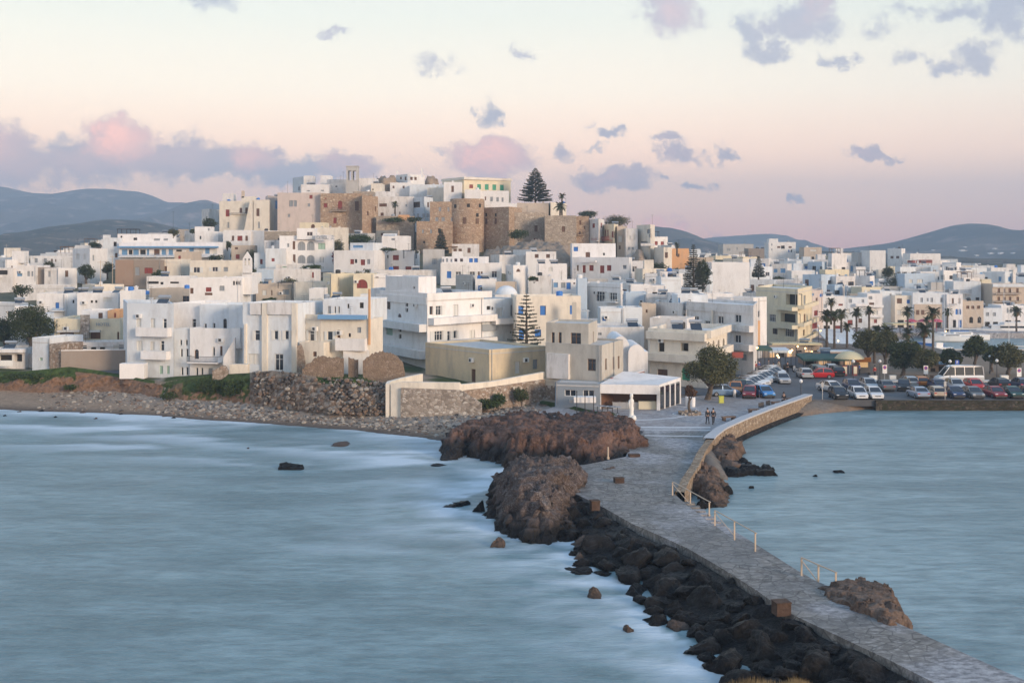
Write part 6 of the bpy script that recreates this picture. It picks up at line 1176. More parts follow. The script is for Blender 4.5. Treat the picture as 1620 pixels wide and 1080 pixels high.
def tree(name, label, x, y, z, h, w, mat, seed, n=5200, trunk_h=None, lean=0, group=None, size=.26, cat='tree', nb=11):
    rn = random.Random(seed); r = empty(name, (x, y, z)); tag(r, label, cat, group); th = trunk_h if trunk_h is not None else h*.3; M = MB(); tx = lean*th
    limb(M, (0,0,-.3), (tx,0,th), w*.045+.1, w*.03+.07, 4, rn); bl = []
    for k in range(nb):
        a = 2*math.pi*k/nb+rn.uniform(-.4,.4); q = rn.uniform(.25,.95); bx_, by_ = tx*1.3+math.cos(a)*w*.34*q, math.sin(a)*w*.30*q; bz_ = th+(h-th)*rn.uniform(.25,.78)*(1.08-.3*q); s = w*rn.uniform(.17,.27); bl.append((bx_, by_, bz_, s, s, s*rn.uniform(.6,.85)))
        if k % 2 == 0: limb(M, (tx,0,th*.92), (bx_*.85+tx*.1, by_*.85, bz_-s*.3), w*.024+.05, .03, 3, rn)
    bl.append((tx*1.3, 0, th+(h-th)*.55, w*.28, w*.26, (h-th)*.36)); M.build('trunk', bark, r); K = MB(); leaves(K, bl, n, size, rn); K.build('crown', mat, r); return r
def at(px, py, z=None, d=None):
    if d is None: return (*G(px, py, z), z)
    return W(px, py, d)
def shrub(name, label, px, py, wpx, hpx, d, mat, seed, n=900, size=.2, cat='shrub', zs=None, group=None):
    rn = random.Random(seed); x, y, z = W(px, py, d); w = wpx*d/F; h = hpx*d/F; r = empty(name, (x, y, z)); tag(r, label, cat, group); K = MB(); bl = [(rn.uniform(-.3,.3)*w, rn.uniform(-.1,.3)*w*.5, h*rn.uniform(.3,.62), w*rn.uniform(.2,.3), w*rn.uniform(.15,.25), h*rn.uniform(.25,.38)) for _ in range(6)]+[(0,0,h*.4,w*.42,w*.25,h*.38)]; leaves(K, bl, n, size, rn, .3); K.build('foliage', mat, r)
    M = MB(); 
    for k in range(5): a = 6.28*k/5; limb(M, (0,0,-.5), (math.cos(a)*w*.25, math.sin(a)*w*.15, h*.5), .05, .02, 2, rn)
    M.build('stems', bark, r); return r
# the big tamarisk by the restaurant, dark seaside tree
x, y, z = at(1118, 632, 1.31); tree('tamarisk_tree', 'big olive green tamarisk with a leaning reddish trunk beside restaurant', x, y, z, 7.0, 7.4, leafo, 5, 15000, 1.7, .32, size=.2, nb=18)
x, y, z = W(50, 556, 172); tree('dark_tree', 'large dark spreading tree behind the white garden walls at the shore', x, y, z, 7.6, 8.6, leafd, 8, 12000, 1.2, 0, size=.22, nb=15); x, y, z = W(8, 556, 176); tree('dark_tree', 'smaller dark tree at the western frame edge behind beach bar', x, y, z, 5.6, 4.4, leafd, 9, 3500, 1.0, size=.22)
x, y, z = W(136, 448, 250); tree('dark_evergreen', 'dark reddish-green evergreen beside the tall white house', x, y, z, 4.6, 4.4, leafd, 12, 3000, .8, size=.26); x, y, z = W(170, 440, 256); tree('dark_evergreen', 'grey-green tree below the tall white house', x, y, z, 4.2, 3.2, leafo, 13, 2000, .8, size=.24)
def norfolk(name, label, px, yb, yt, wpx, d, mat, seed, dense=1., cat='pine tree'):
    rn = random.Random(seed); x, y, z = W(px, yb, d); h = (yb-yt)*d/F; w = wpx*d/F/2; r = empty(name, (x, y, z)); tag(r, label, cat); M = MB(); M.tube((0,0,-1.5), (0,0,h*.97), .22+h*.008, .03, 8); M.build('trunk', bark, r); K = MB(); L = int(h/(.55 if dense < .8 else .42)); bs = MB()
    for k in range(L):
        f = k/L; zz = h*(.06+.92*f); rad = w*(1-f)**.82*rn.uniform(.86,1.06)+.12; nb = max(5, int((8 if dense > .8 else 6)*(1-f*.3)))
        for j in range(nb):
            a = 2*math.pi*(j+k*.37)/nb+rn.uniform(-.1,.1); ca, sa = math.cos(a), math.sin(a); rr_ = rad*rn.uniform(.8,1.05); tip = Vector((ca*rr_, sa*rr_, zz+rr_*rn.uniform(.02,.16))); st = Vector((0,0,zz)); bs.tube(st, tip, .045, .015, 4, 0, False); m = max(3, int(rr_*6*dense))
            for q in range(m):
                u = (q+.6)/m; 
                if u < .18: continue
                p = st.lerp(tip, u)+Vector((0,0,-.12*math.sin(u*3)*rr_*.15)); 
                for s in (-1, 1, 0):
                    e = (Vector((-sa, ca, 0))*s*.8+Vector((ca, sa, 0))*.6+Vector((0,0,rn.uniform(.0,.5)))).normalized()*rn.uniform(.35,.62)*dense*(1-.35*u)*min(1, .4+rr_*.3); n_ = Vector((0,0,.16*dense)); K.face([p-n_*.5, p+e*.5-n_, p+e, p+e*.5+n_])
    bs.build('branches', bark, r); K.build('crown', mat, r); return r
norfolk('hilltop_pine', 'tall dark tiered pine standing on top of the castle hill', 847, 322, 264, 58, 350, needle, 1, 1.0); norfolk('tiered_pine', 'thin see-through tiered pine above the ochre house terrace', 833, 556, 461, 66, 159, needlel, 2, .75)
norfolk('fortress_pine', 'small dark conifer in front of the lower fortress wall', 698, 404, 361, 26, 312, needle, 3, 1.1); norfolk('slender_pine', 'slender pale tiered pine of the twin evergreens', 1097, 462, 384, 40, 238, needlel, 4, .85); x, y, z = W(1112, 464, 242); tree('round_evergreen', 'dense rounded dark evergreen, fuller one of the twin evergreens', x, y, z, 8.0, 4.6, leafd, 31, 4500, .6, size=.25)
norfolk('small_pine', 'small tiered pine beside the blank white warehouse wall', 1200, 440, 404, 22, 320, needle, 6, 1.0)
PALM = {}
def palm_parts(seed, mat=None, tuft=1.0):
    if seed in PALM: return PALM[seed]
    rn = random.Random(seed); K = MB()
    for k in range(34):
        a = 2*math.pi*k/34*2.4+rn.uniform(-.2,.2); el = rn.uniform(-.5, 1.25); L = rn.uniform(.85,1.1); p = Vector((0,0,0)); dr = Vector((math.cos(a)*math.cos(el), math.sin(a)*math.cos(el), math.sin(el))); sd = Vector((-math.sin(a), math.cos(a), 0)); S = 7
        for s in range(S):
            q = p+dr*L/S; dr = (dr+Vector((0,0,-.20))).normalized(); wd = .20*math.sin(math.pi*(s+.7)/(S+.6))+.02
            for sg in (-1, 1): K.face([p, q, q+sd*sg*wd+Vector((0,0,-.05))-dr*.02, p+sd*sg*wd*.9+Vector((0,0,-.06))+dr*.05])
            p = q
    PALM[seed] = K.mesh('fronds', palml); return PALM[seed]
def palm(name, label, px, yb, yt, wpx, d, seed, group=None, skirt=False):
    x, y, z = W(px, yb, d); h = (yb-yt)*d/F; w = wpx*d/F/2; r = empty(name, (x, y, z)); tag(r, label, 'palm tree', group); th = h-w*.75; M = MB(); rn = random.Random(seed*7+int(px)); tr = .24
    n = 8
    for k in range(n): M.tube((0,0,-.5+(th+.5)*k/n), (0,0,-.5+(th+.5)*(k+1)/n), tr*(1.15-.2*k/n), tr*(1.0-.2*k/n), 8)
    M.build('trunk', bark, r); link('crown', palm_parts(seed % 4), r, (0,0,th), rn.uniform(0, 6), (w, w, w))
    if skirt: S_ = MB(); S_.lathe([(.28,0),(w*.32,.25),(w*.30,w*.5),(.2,w*.62)], 10); S_.build('dead_frond_skirt', palmdead, r, (0,0,th-w*.62))
    return r
G_ = 'palms along the harbour front'
pl_ = [(1308,545,489,30,222),(1320,548,490,26,226),(1331,535,487,26,245),(1355,535,485,24,250),(1375,533,483,22,252),(1340,552,509,22,226),(1436,533,484,24,262),(1476,575,484,30,218),(1462,580,510,34,205),(1466,530,500,16,255),(1499,533,486,20,268),(1405,575,512,34,208),(1388,560,514,24,214),(1383,590,527,40,192),(1608,533,484,24,270),(1436,560,518,26,216),(1315,510,470,20,258)]
pn = ['thick palm, first of the harbour row by the pink house','paired palm crowding the first one','slim palm before the bluish harbour house','slim palm between two harbour houses','slim palm by the stepped harbour house','short palm standing by the striped canopy','lone palm in front of cream harbour house','very tall thin palm in the park','tall thick-headed palm beside the very tall thin one','small far palm at the grey-blue harbour building','palm before the arched white harbour house','bushy palm rising over park trees near orange sign','short palm behind the green awning','low broad palm beside the orange sign','palm at the eastern frame edge quay','half hidden palm behind the dark park tree','palm above the pink house balcony']
for (a, b_, c, w_, d_), nm in zip(pl_, pn): palm('palm_tree', nm, a, b_, c, w_, d_, a, G_, True)
palm('palm_tree', 'bright green palm in front of the greyish castle house', 625, 343, 318, 16, 332, 1); palm('palm_tree', 'tall palm on the castle crest, upper of two', 889, 338, 305, 15, 330, 2); palm('palm_tree', 'low spreading palm on the castle crest below the tall one', 886, 341, 318, 24, 326, 3, None, False); palm('palm_tree', 'lone round-headed palm by the orange-pink house', 1071, 402, 383, 13, 300, 5)
# park trees
for (px, yb, w_, h_, d_, mt, tt, lb) in ((1428,600,66,58,172,leafd,.2,'broad dark tree in the park behind the parked hatchbacks'),(1462,601,50,46,170,leafo,.25,'olive tree beside the pale signpost in the park'),(1502,598,42,42,174,leafd,.3,'round dark tree behind the white minibus'),(1541,601,44,66,172,leafd,.42,'tall two-headed dark tree behind the minibus tail'),(1594,600,62,52,172,leafo,.3,'wide tree with slanting trunks at the eastern park end'),(1568,596,34,42,178,leafd,.3,'dark tree between two-headed tree and wide eastern tree'),(1372,590,52,62,186,leafo,.3,'pale brown-green tree behind the orange sign'),(1398,592,46,66,180,leafo,.3,'pale feathery tree beside broad dark tree')):
    x, y, z = W(px, yb, d_); s = d_/F; tree('park_tree', lb, x, y, 1.35, h_*s*1.05, w_*s, mt, px, 6500, h_*s*tt, 0.1, 'trees of the harbour park', size=.26)
for a in (dict(px=1425,py=464,wpx=52,hpx=36,d=330,mat=leafo,seed=3,n=3500,name='ivy_bank',label='brown-green wooded bank climbing between harbour blocks',cat='hedge'),dict(px=1404,py=440,wpx=20,hpx=22,d=345,mat=leafd,seed=4,n=1500,name='ivy_bank',label='dark green upper end of the wooded bank',cat='hedge'),
  dict(px=1044,py=436,wpx=30,hpx=24,d=280,mat=leafd,seed=5,n=1600,name='shrub',label='dark green round shrub under the castle rock'),dict(px=1028,py=447,wpx=22,hpx=18,d=262,mat=rust,seed=6,n=1000,name='shrub',label='rusty brown shrub under the castle rock'),dict(px=1070,py=436,wpx=24,hpx=14,d=284,mat=leafd,seed=7,n=900,name='shrub',label='low dark shrub beside the cream house with brown shutter'),
  dict(px=820,py=379,wpx=34,hpx=20,d=316,mat=leafg,seed=8,n=1600,name='shrub',label='green spreading shrub at the foot of the ruined hall'),dict(px=930,py=346,wpx=34,hpx=16,d=324,mat=leafd,seed=9,n=1400,name='shrub',label='dark shrub on the eastern castle crest'),dict(px=968,py=362,wpx=56,hpx=26,d=345,mat=leafo,seed=10,n=2600,name='shrub',label='grey-purple bare-looking trees sloping down behind castle houses'),
  dict(px=333,py=362,wpx=30,hpx=20,d=328,mat=leafd,seed=11,n=1500,name='shrub',label='dark trees below the outermost castle house'),dict(px=310,py=370,wpx=22,hpx=10,d=322,mat=leafd,seed=12,n=700,name='shrub',label='low dark shrubs on the western shoulder of castle hill'),dict(px=150,py=393,wpx=20,hpx=12,d=300,mat=leafd,seed=13,n=900,name='shrub',label='lone dark treetop on the skyline beside veranda guest house'),dict(px=274,py=374,wpx=18,hpx=14,d=292,mat=leafo,seed=14,n=700,name='shrub',label='rooftop shrub above the veranda guest house'),
  dict(px=557,py=390,wpx=70,hpx=22,d=296,mat=leafg,seed=15,n=2800,name='garden_bank',label='green garden bank behind the hotel sign',cat='garden'),dict(px=533,py=402,wpx=26,hpx=28,d=284,mat=leafo,seed=16,n=1300,name='garden_bank',label='brown-purple creeper mass beside the hotel corner',cat='garden'),dict(px=531,py=420,wpx=12,hpx=26,d=268,mat=boug,seed=17,n=700,name='bougainvillea',label='crimson bougainvillea in the gap beside hotel'),dict(px=360,py=394,wpx=16,hpx=16,d=290,mat=leafd,seed=18,n=700,name='shrub',label='dark shrub between guest house and beige cellar house'),dict(px=342,py=413,wpx=26,hpx=12,d=282,mat=leafd,seed=19,n=700,name='shrub',label='dark hedge at the end of the blue veranda'),
  dict(px=395,py=420,wpx=16,hpx=30,d=272,mat=leafo,seed=20,n=800,name='shrub',label='tall ragged creeper on the beige cellar house'),dict(px=402,py=448,wpx=7,hpx=28,d=236,mat=leafd,seed=21,n=500,name='cypress',label='slim dark cypress beside the tiny bell-gabled chapel',cat='tree'),dict(px=620,py=352,wpx=40,hpx=10,d=324,mat=leafg,seed=22,n=900,name='shrub',label='low green shrubs along the castle terrace wall'),dict(px=655,py=353,wpx=26,hpx=12,d=322,mat=leafd,seed=23,n=700,name='shrub',label='dark shrub beside the lower fortress wall'),
  dict(px=612,py=397,wpx=34,hpx=6,d=268,mat=leafg,seed=24,n=500,name='shrub',label='thin green planting on the roof of the red shuttered house'),dict(px=655,py=402,wpx=20,hpx=8,d=268,mat=leafd,seed=25,n=300,name='shrub',label='dark planting under the roof pergola'),dict(px=425,py=478,wpx=24,hpx=9,d=208,mat=leafg,seed=26,n=500,name='shrub',label='potted greenery on the terrace above the pilastered block'),dict(px=495,py=428,wpx=40,hpx=10,d=254,mat=leafg,seed=27,n=700,name='vine',label='flowering vine over the pergola beneath the hotel',cat='vine'),
  dict(px=845,py=444,wpx=18,hpx=8,d=230,mat=leafg,seed=28,n=400,name='shrub',label='roof garden greenery above the domed chapel'),dict(px=1340,py=446,wpx=16,hpx=8,d=380,mat=leafd,seed=29,n=400,name='shrub',label='small dark treetop amid eastern roofs'),dict(px=1232,py=444,wpx=26,hpx=8,d=330,mat=leafd,seed=30,n=500,name='shrub',label='dark pine branch below small tiered pine'),
  dict(px=825,py=636,wpx=26,hpx=26,d=138,mat=leafd,seed=32,n=1600,name='ivy_clump',label='dark ivy clump hanging on the bank below the ramp wall',cat='shrub'),dict(px=788,py=642,wpx=26,hpx=22,d=136,mat=leafg,seed=33,n=1300,name='ivy_clump',label='green bush on the grassy slope end',cat='shrub'),dict(px=766,py=648,wpx=60,hpx=20,d=134.5,mat=leafg,seed=34,n=2200,name='grassy_slope',label='bright green grassy slope beside the rubble wall',cat='shrub'),
  dict(px=962,py=662,wpx=30,hpx=12,d=131,mat=leafg,seed=35,n=900,name='shrub',label='low green shrub beside the thin dark poles'),dict(px=300,py=612,wpx=40,hpx=16,d=151,mat=leafg,seed=36,n=1300,name='succulent_mat',label='green succulent mat draped over the bank below the small paired windows',cat='ground plant'),dict(px=335,py=622,wpx=70,hpx=28,d=147,mat=leafg,seed=37,n=3800,name='succulent_mat',label='largest green succulent mat covering the bank',cat='ground plant'),dict(px=372,py=628,wpx=50,hpx=32,d=145,mat=leafg,seed=38,n=2800,name='succulent_mat',label='green succulent mat ending at the stony bank',cat='ground plant'),
  dict(px=60,py=598,wpx=110,hpx=12,d=156.5,mat=leafg,seed=39,n=3000,name='bank_grass',label='strip of green growth in front of the beach bar',cat='ground plant'),dict(px=112,py=617,wpx=26,hpx=10,d=153.5,mat=leafg,seed=40,n=600,name='succulent_mat',label='small green patch halfway down the brown earth bank',cat='ground plant'),dict(px=547,py=604,wpx=80,hpx=8,d=141,mat=leafg,seed=41,n=1800,name='bank_grass',label='green growth before the ruined walls',cat='ground plant'),dict(px=455,py=598,wpx=40,hpx=10,d=144,mat=leafg,seed=42,n=1000,name='bank_grass',label='green growth at the foot of the glazed door block',cat='ground plant'),dict(px=266,py=632,wpx=30,hpx=14,d=147,mat=leafg,seed=43,n=700,name='succulent_mat',label='low green patch at the foot of the bank',cat='ground plant')):
    nm = a.pop('name'); lb = a.pop('label'); pa = [a.pop(k) for k in ('px','py','wpx','hpx','d','mat','seed')]; n_ = a.pop('n'); shrub(nm, lb, *pa, n=n_, size=.19 if pa[4] < 160 else .32, **a)
for (px, Y, g, w, h, k) in SHR:
    py = HZ+(CZ-g-h)*F/Y; lm = min(LAND, key=lambda L: (L[1]-px)**2+(1.4*(L[2]-py))**2); kk = ('pruned','round','ragged','spreading','narrow')[k % 5]; cn = ('dark green','olive green','dusty green')[k % 3]
    rn = random.Random(k); r = empty('courtyard_tree', (x_ := (px-810)*Y/F, Y, g)); tag(r, f'{kk} {cn} courtyard tree between roofs near the {lm[0]}, {ORD[k % 20]}{" farther one" if k > 19 else ""}', 'tree', 'courtyard trees of the town'); K = MB(); leaves(K, [(rn.uniform(-.3,.3)*w, 0, h*rn.uniform(.55,.8), w*.3, w*.3, h*.22) for _ in range(5)], 700, .34, rn, .2); K.build('crown', (leafd, leafo, leafg)[k % 3], r); M = MB(); limb(M, (0,0,-1), (0,0,h*.7), .14, .06, 3, rn); M.build('trunk', bark, r)
# dry grass at the very bottom, on the near shore
for k, (px, w_) in enumerate(((1195,90),(1262,50))):
    x, y, z = W(px, 1092, 50.5); r = empty('dry_grass', (x, y, z)); tag(r, ['larger tuft of straw coloured dry grass at the bottom frame edge','smaller tuft of straw coloured dry grass at the bottom frame edge'][k], 'grass tuft'); K = MB(); rn = random.Random(k)
    for q in range(1000): a = rn.uniform(-.5,.5)*w_*50/F; b_ = rn.uniform(-.5,.5); hh_ = rn.uniform(.25,.62)*(1-abs(a)/(w_*50/F)*.9); c = rn.uniform(-.12,.12); K.face([(a,b_,0),(a+.025,b_,0),(a+c,b_+rn.uniform(-.1,.1),hh_)])
    K.build('blades', dryg, r)
# knolls on the hilltop and castle rock
cr = rockmat('castle_rock', [(.20,.145,.10),(.38,.30,.23),(.30,.23,.17)], .3, None, .8)
outcrop('rubble_slope', 'stony brown slope under the ruined castle hall and fortress', [((a-810)*d_/F, d_) for a, d_ in ((752,300),(800,295),(905,295),(912,312),(840,316),(756,316))], lambda x, y: CZ+(HZ-ip(810+x*F/y, [(752,404),(800,390),(850,380),(912,386)]))*306/F-(310-y)*.2, cr, 2.6, .8, .7, 71, 14, 'slope')
outcrop('rock_knoll', 'brown bare rock knoll on the castle crest beside the bell tower', [((a-810)*370/F, b_) for a, b_ in ((590,366),(612,362),(634,366),(634,376),(610,380),(590,376))], lambda x, y: CZ+(HZ-281)*370/F, cr, 2.2, .6, .9, 51, 26, 'rock'); outcrop('rock_knoll', 'brown bare rock knoll behind the tall thin chimneys', [((a-810)*385/F, b_) for a, b_ in ((664,381),(680,378),(700,382),(699,390),(680,392),(664,390))], lambda x, y: CZ+(HZ-281)*385/F, cr, 2.2, .6, .9, 55, 28, 'rock')
outcrop('castle_rock', 'pale tan rock buttress under the cream castle tower house', [((a-810)*d_/F, d_) for a, d_ in ((980,304),(1000,298),(1032,298),(1040,306),(1040,318),(980,318))], lambda x, y: CZ+(HZ-394)*305/F, cr, 5, .8, .8, 61, 9, 'rock')
# ---------------------------------------------------------------- sea wall
cap = plaster('sea_wall_coping', (.46,.47,.49), .2)
wp = gp([(1076,782),(1084,764),(1099,742),(1110,720),(1126,700),(1142,687),(1176,671),(1220,653.5),(1280,632)], 1.3); r = empty('sea_wall', (wp[4][0], wp[4][1], 0)); tag(r, 'curved honey coloured stone sea wall with pale coping round the harbour', 'sea wall'); o = r.location
def offs(P, dd):
    out = []
    for i in range(len(P)):
        a = Vector(P[max(0, i-1)]); b_ = Vector(P[min(len(P)-1, i+1)]); e = (b_-a).normalized(); out.append((P[i][0]+e.y*dd, P[i][1]-e.x*dd))
    return out
wp = resamp(wp, 40); inn = offs(wp, -.35); out_ = offs(wp, .35); hts = [ip(i, [(0,1.5),(12,1.72),(16,1.85),(40,1.85)]) for i in range(41)]; M = MB(); K = MB()
L3 = lambda p, z: (p[0]-o.x, p[1]-o.y, z)
cin, cout = offs(wp, -.62), offs(wp, .45)
for i in range(40):
    M.face([L3(out_[i], -1), L3(out_[i+1], -1), L3(out_[i+1], hts[i+1]), L3(out_[i], hts[i])][::-1]); M.face([L3(inn[i], .8), L3(inn[i+1], .8), L3(inn[i+1], hts[i+1]), L3(inn[i], hts[i])]); M.face([L3(inn[i], hts[i]), L3(inn[i+1], hts[i+1]), L3(out_[i+1], hts[i+1]), L3(out_[i], hts[i])])
    if i >= 15:
        for lo, hi in ((.003, .16),):
            q = [(cin[i], hts[i]), (cin[i+1], hts[i+1]), (cout[i+1], hts[i+1]), (cout[i], hts[i])]; K.face([L3(p, h_+hi) for p, h_ in q]); K.face([L3(cout[i], hts[i]+lo), L3(cout[i+1], hts[i+1]+lo), L3(cout[i+1], hts[i+1]+hi), L3(cout[i], hts[i]+hi)]); K.face([L3(cin[i+1], hts[i+1]+lo), L3(cin[i], hts[i]+lo), L3(cin[i], hts[i]+hi), L3(cin[i+1], hts[i+1]+hi)])
M.build('wall', wallst, r); K.build('coping', cap, r)
ft = offs(wp, .9); M = MB()
for i in range(16, 40): M.face([L3(out_[i], .38), L3(out_[i+1], .38), L3(ft[i+1], .25), L3(ft[i], .25)]); M.face([L3(ft[i], .25), L3(ft[i+1], .25), L3(ft[i+1], -1), L3(ft[i], -1)])
M.build('footing', darkrock, r)
# ---------------------------------------------------------------- railings, benches, bollards, statue
def railing(label, A_, B_, h=1.05, n=3, end=None):
    a = Vector(A_); b_ = Vector(B_); r = empty('railing', a); tag(r, label, 'railing'); e = b_-a
    for k in range(n): p = e*(k/(n-1)*.97); M = MB(); M.box(-.045,.045,-.045,.045,-.2,h); M.build('post', wood, r, p)
    M = MB(); M.tube(Vector((0,0,h)), e+Vector((0,0,h)), .038); M.build('top_rail', wood, r); M = MB(); M.tube(Vector((0,0,h*.85)), e*.5/(n-1)*2*.97+Vector((0,0,.05)), .03); M.build('brace', wood, r); return r
railing('pale wooden railing at the top of the landing steps nearest the sea wall', (*G(1064,783,1.3),1.3), (*G(1124,817,.9),.9)); railing('middle pale wooden railing with a bent top along the landing steps', (*G(1131,831,1.3),1.3), (*G(1197,869,.9),.9)); railing('pale wooden railing ending at the smooth brown rock hump', (*G(1268,910,1.3),1.3), (*G(1324,935,1.0),1.0), n=3)
M = MB(); x, y = G(1084,800,1.3)
for k in range(7): a = G(1080+8*k, 796+5.6*k, 1.2-.08*k); M.box(a[0]-x, a[0]-x+.9, a[1]-y-.35, a[1]-y+.3, -1.2, -.03-.09*k)
tag(M.build('landing_steps', pav_c, None, (x, y, 1.3)), 'stone steps descending beside the first railing', 'steps')
rustst = rockmat('rusty_block', [(.05,.03,.022),(.09,.055,.04),(.14,.095,.07)], 1.5, None, .8)
def block(name, label, px, py, w, dp, h, mat, z=1.3, cat='stone block', rz=.2, parts=None):
    M = MB(); M.box(-w/2,w/2,-dp/2,dp/2,-.1,h*.9); M.box(-w/2-.03,w/2+.03,-dp/2-.03,dp/2+.03,h*.9+.001,h); x, y = G(px, py, z); return tag(M.build(name, mat, None, (x,y,z), rz=rz), label, cat)
block('mooring_block', 'rusty brown square mooring block at the edge of rock armour', 1236, 968, .78, .7, .6, rustst); block('mooring_block', 'rusty brown mooring block beside the speckled rock mound', 941, 804, .62, .6, .62, rustst); block('mooring_block', 'small rusty block below the pale slab boulder', 979, 763, .75, .6, .42, rustst); block('mooring_block', 'low flat tan slab at the corner of the long outcrop', 1003, 722, 1.0, .6, .25, rustst)
M = MB(); M.tube((0,0,0),(0,0,1.1),.07); M.tube((0,0,0),(0,0,.2),.12); tag(M.build('iron_post', wood, None, (*G(962,726,1.31),1.31)), 'short pale post beside the long red-brown outcrop', 'post'); 
bench_m = rockmat('brown_bench', [(.14,.09,.065),(.20,.13,.095),(.26,.18,.13)], 2, None, .4)
def bench(label, px, py, w=1.5, rz=.3):
    r = empty('bench', (*G(px, py, 1.31), 1.31), rz); tag(r, label, 'bench', 'stone benches on the plaza'); M = MB(); M.box(-w/2,w/2,-.3,.3,.36,.48); M.build('seat', bench_m, r)
    for s in (-1, 1): M = MB(); M.box(s*w*.36-.12, s*w*.36+.12, -.25, .25, -.02, .357); M.build('leg', bench_m, r)
    return r
for px, py, w_, lb in ((1152.5,665,1.6,'brown stone bench on the plaza beside the walking couple'),(1193,653,1.4,'brown stone bench near the coping, second from the couple'),(1228,641,1.3,'brown stone bench just seaward of the seated person'),(1251,635,1.2,'brown stone bench beyond the seated person')): bench(lb, px, py, w_)
def chairset(label, px, py):
    r = empty('folding_chair', (*G(px, py, 1.31), 1.31), random.uniform(-1, 1)); tag(r, label, 'chair', 'dark chairs by the sea wall'); M = MB(); M.box(-.25,.25,-.25,.25,.42,.46); M.build('seat', iron, r); M = MB(); M.box(-.25,.25,.2,.24,.465,.9); M.build('backrest', iron, r)
    for a in (-1,1):
        for b_ in (-1,1): M = MB(); M.tube((a*.22,b_*.22,0),(a*.22,b_*.22,.418),.018,.018,5); M.build('leg', iron, r)
for px, py, t_ in ((1204,649.5,'first'),(1208,648,'second'),(1219,645,'third'),(1215,646,'fourth')): chairset(t_+' small dark chair along the coping between two stone benches', px, py)
marble = plain('white_marble', (.72,.71,.67), .5)
M = MB(); M.lathe([(.42,-.05),(.40,.3),(.30,.5),(.26,.9),(.30,1.3),(.25,1.6),(.29,1.95),(.30,2.2),(.15,2.42),(.20,2.55),(.22,2.72),(.16,2.9),(.05,2.98)], 14, sx=.9, sy=.7); M.lathe([(.3,0),(.34,.25),(.28,.5),(.1,.62)], 10, c=(.22,-.1,-.05)); M.lathe([(.10,1.3),(.12,1.8),(.08,2.2)], 8, c=(-.24,-.05,0)); tag(M.build('marble_statue', marble, None, (*G(999,664,1.31),1.31), smooth=True), 'tall slender white marble statue on the plaza behind the long outcrop', 'statue')
for k, px in enumerate((1162,1182.5,1203)):
    M = MB(); M.lathe([(.2,0),(.2,.85),(.16,1.0),(.05,1.05)], 12); tag(M.build('bollard', white, None, (*G(px,628.5,1.31),1.31), smooth=True), ('white bollard in front of the light blue parked car','white bollard before the dark red car','white bollard before the bright blue car')[k], 'bollard', 'white bollards at the car park edge')
for k, (px, py) in enumerate(((1088,642),(1096,643))): M = MB(); M.lathe([(.3,0),(.32,1.1),(.28,1.15)], 10); tag(M.build('white_cylinder', white, None, (*G(px,py,1.31),1.31)), ('wide white planter drum beside the restaurant glass wall','white planter drum next to young plaza tree')[k], 'planter')
x, y, z = at(1091, 655, 1.31); r = tree('young_tree', 'young brown-leaved tree in a round stone ring on the plaza', x, y, z, 3.6, 1.9, rust, 77, 900, 1.7, size=.2, nb=6)
M = MB(); n = 18
for k in range(n): a = 6.283*k/n; M.box(math.cos(a)*1.15-.16, math.cos(a)*1.15+.16, math.sin(a)*1.15-.16, math.sin(a)*1.15+.16, 0, .25+.06*(k % 3))
tag(M.build('stone_ring', rubble, None, (x, y, 1.31)), 'round ring of rough stones around the young plaza tree', 'stone ring')
M = MB(); n = 40
for k in range(n): a = 6.283*k/n; b_ = 6.283*(k+1)/n; M.face([(math.cos(a)*2.0, math.sin(a)*2.0, 0),(math.cos(b_)*2.0, math.sin(b_)*2.0, 0),(math.cos(b_)*1.82, math.sin(b_)*1.82, 0),(math.cos(a)*1.82, math.sin(a)*1.82, 0)][::-1])
tag(M.build('plaza_ring_line', linem, None, (x, y, 1.316)), kind='structure')
for k, (px, py) in enumerate(((1012,668),(935,676))): pass
for k, px in enumerate((912.5, 925.5, 939)): M = MB(); M.tube((0,0,-.3),(0,0,2.4),.05); M.tube((0,0,2.4),(0,0,2.5),.08); tag(M.build('dark_pole', iron, None, (*G(px,652,1.31),1.31)), ('thin dark pole, first before the grey annex','thin dark pole, middle one before grey annex','thin dark pole, last before the restaurant')[k], 'pole', 'dark poles')
# crates/tables beside restaurant
for k in range(5): 
    x, y = G(945+k*8, 651+k*.6, 1.31); r = empty('cafe_table', (x, y, 1.31)); tag(r, ORD[k]+' grey cafe table outside the restaurant front corner', 'table', 'cafe tables'); M = MB(); M.box(-.4,.4,-.4,.4,.70,.75); M.build('tabletop', shgy, r); M = MB(); M.tube((0,0,0),(0,0,.7),.04); M.lathe([(.25,0),(.22,.03)], 10); M.build('leg', iron, r)
M = MB(); M.box(-.28,.28,-.25,.25,0,.8); M.box(-.31,.31,-.28,.28,.801,.86); tag(M.build('litter_bin', plain('yellow_green_bin', (.5,.5,.08), .6), None, (*G(1141,637,1.31),1.31)), 'yellow and orange bin at the car park corner under the tamarisk', 'bin')
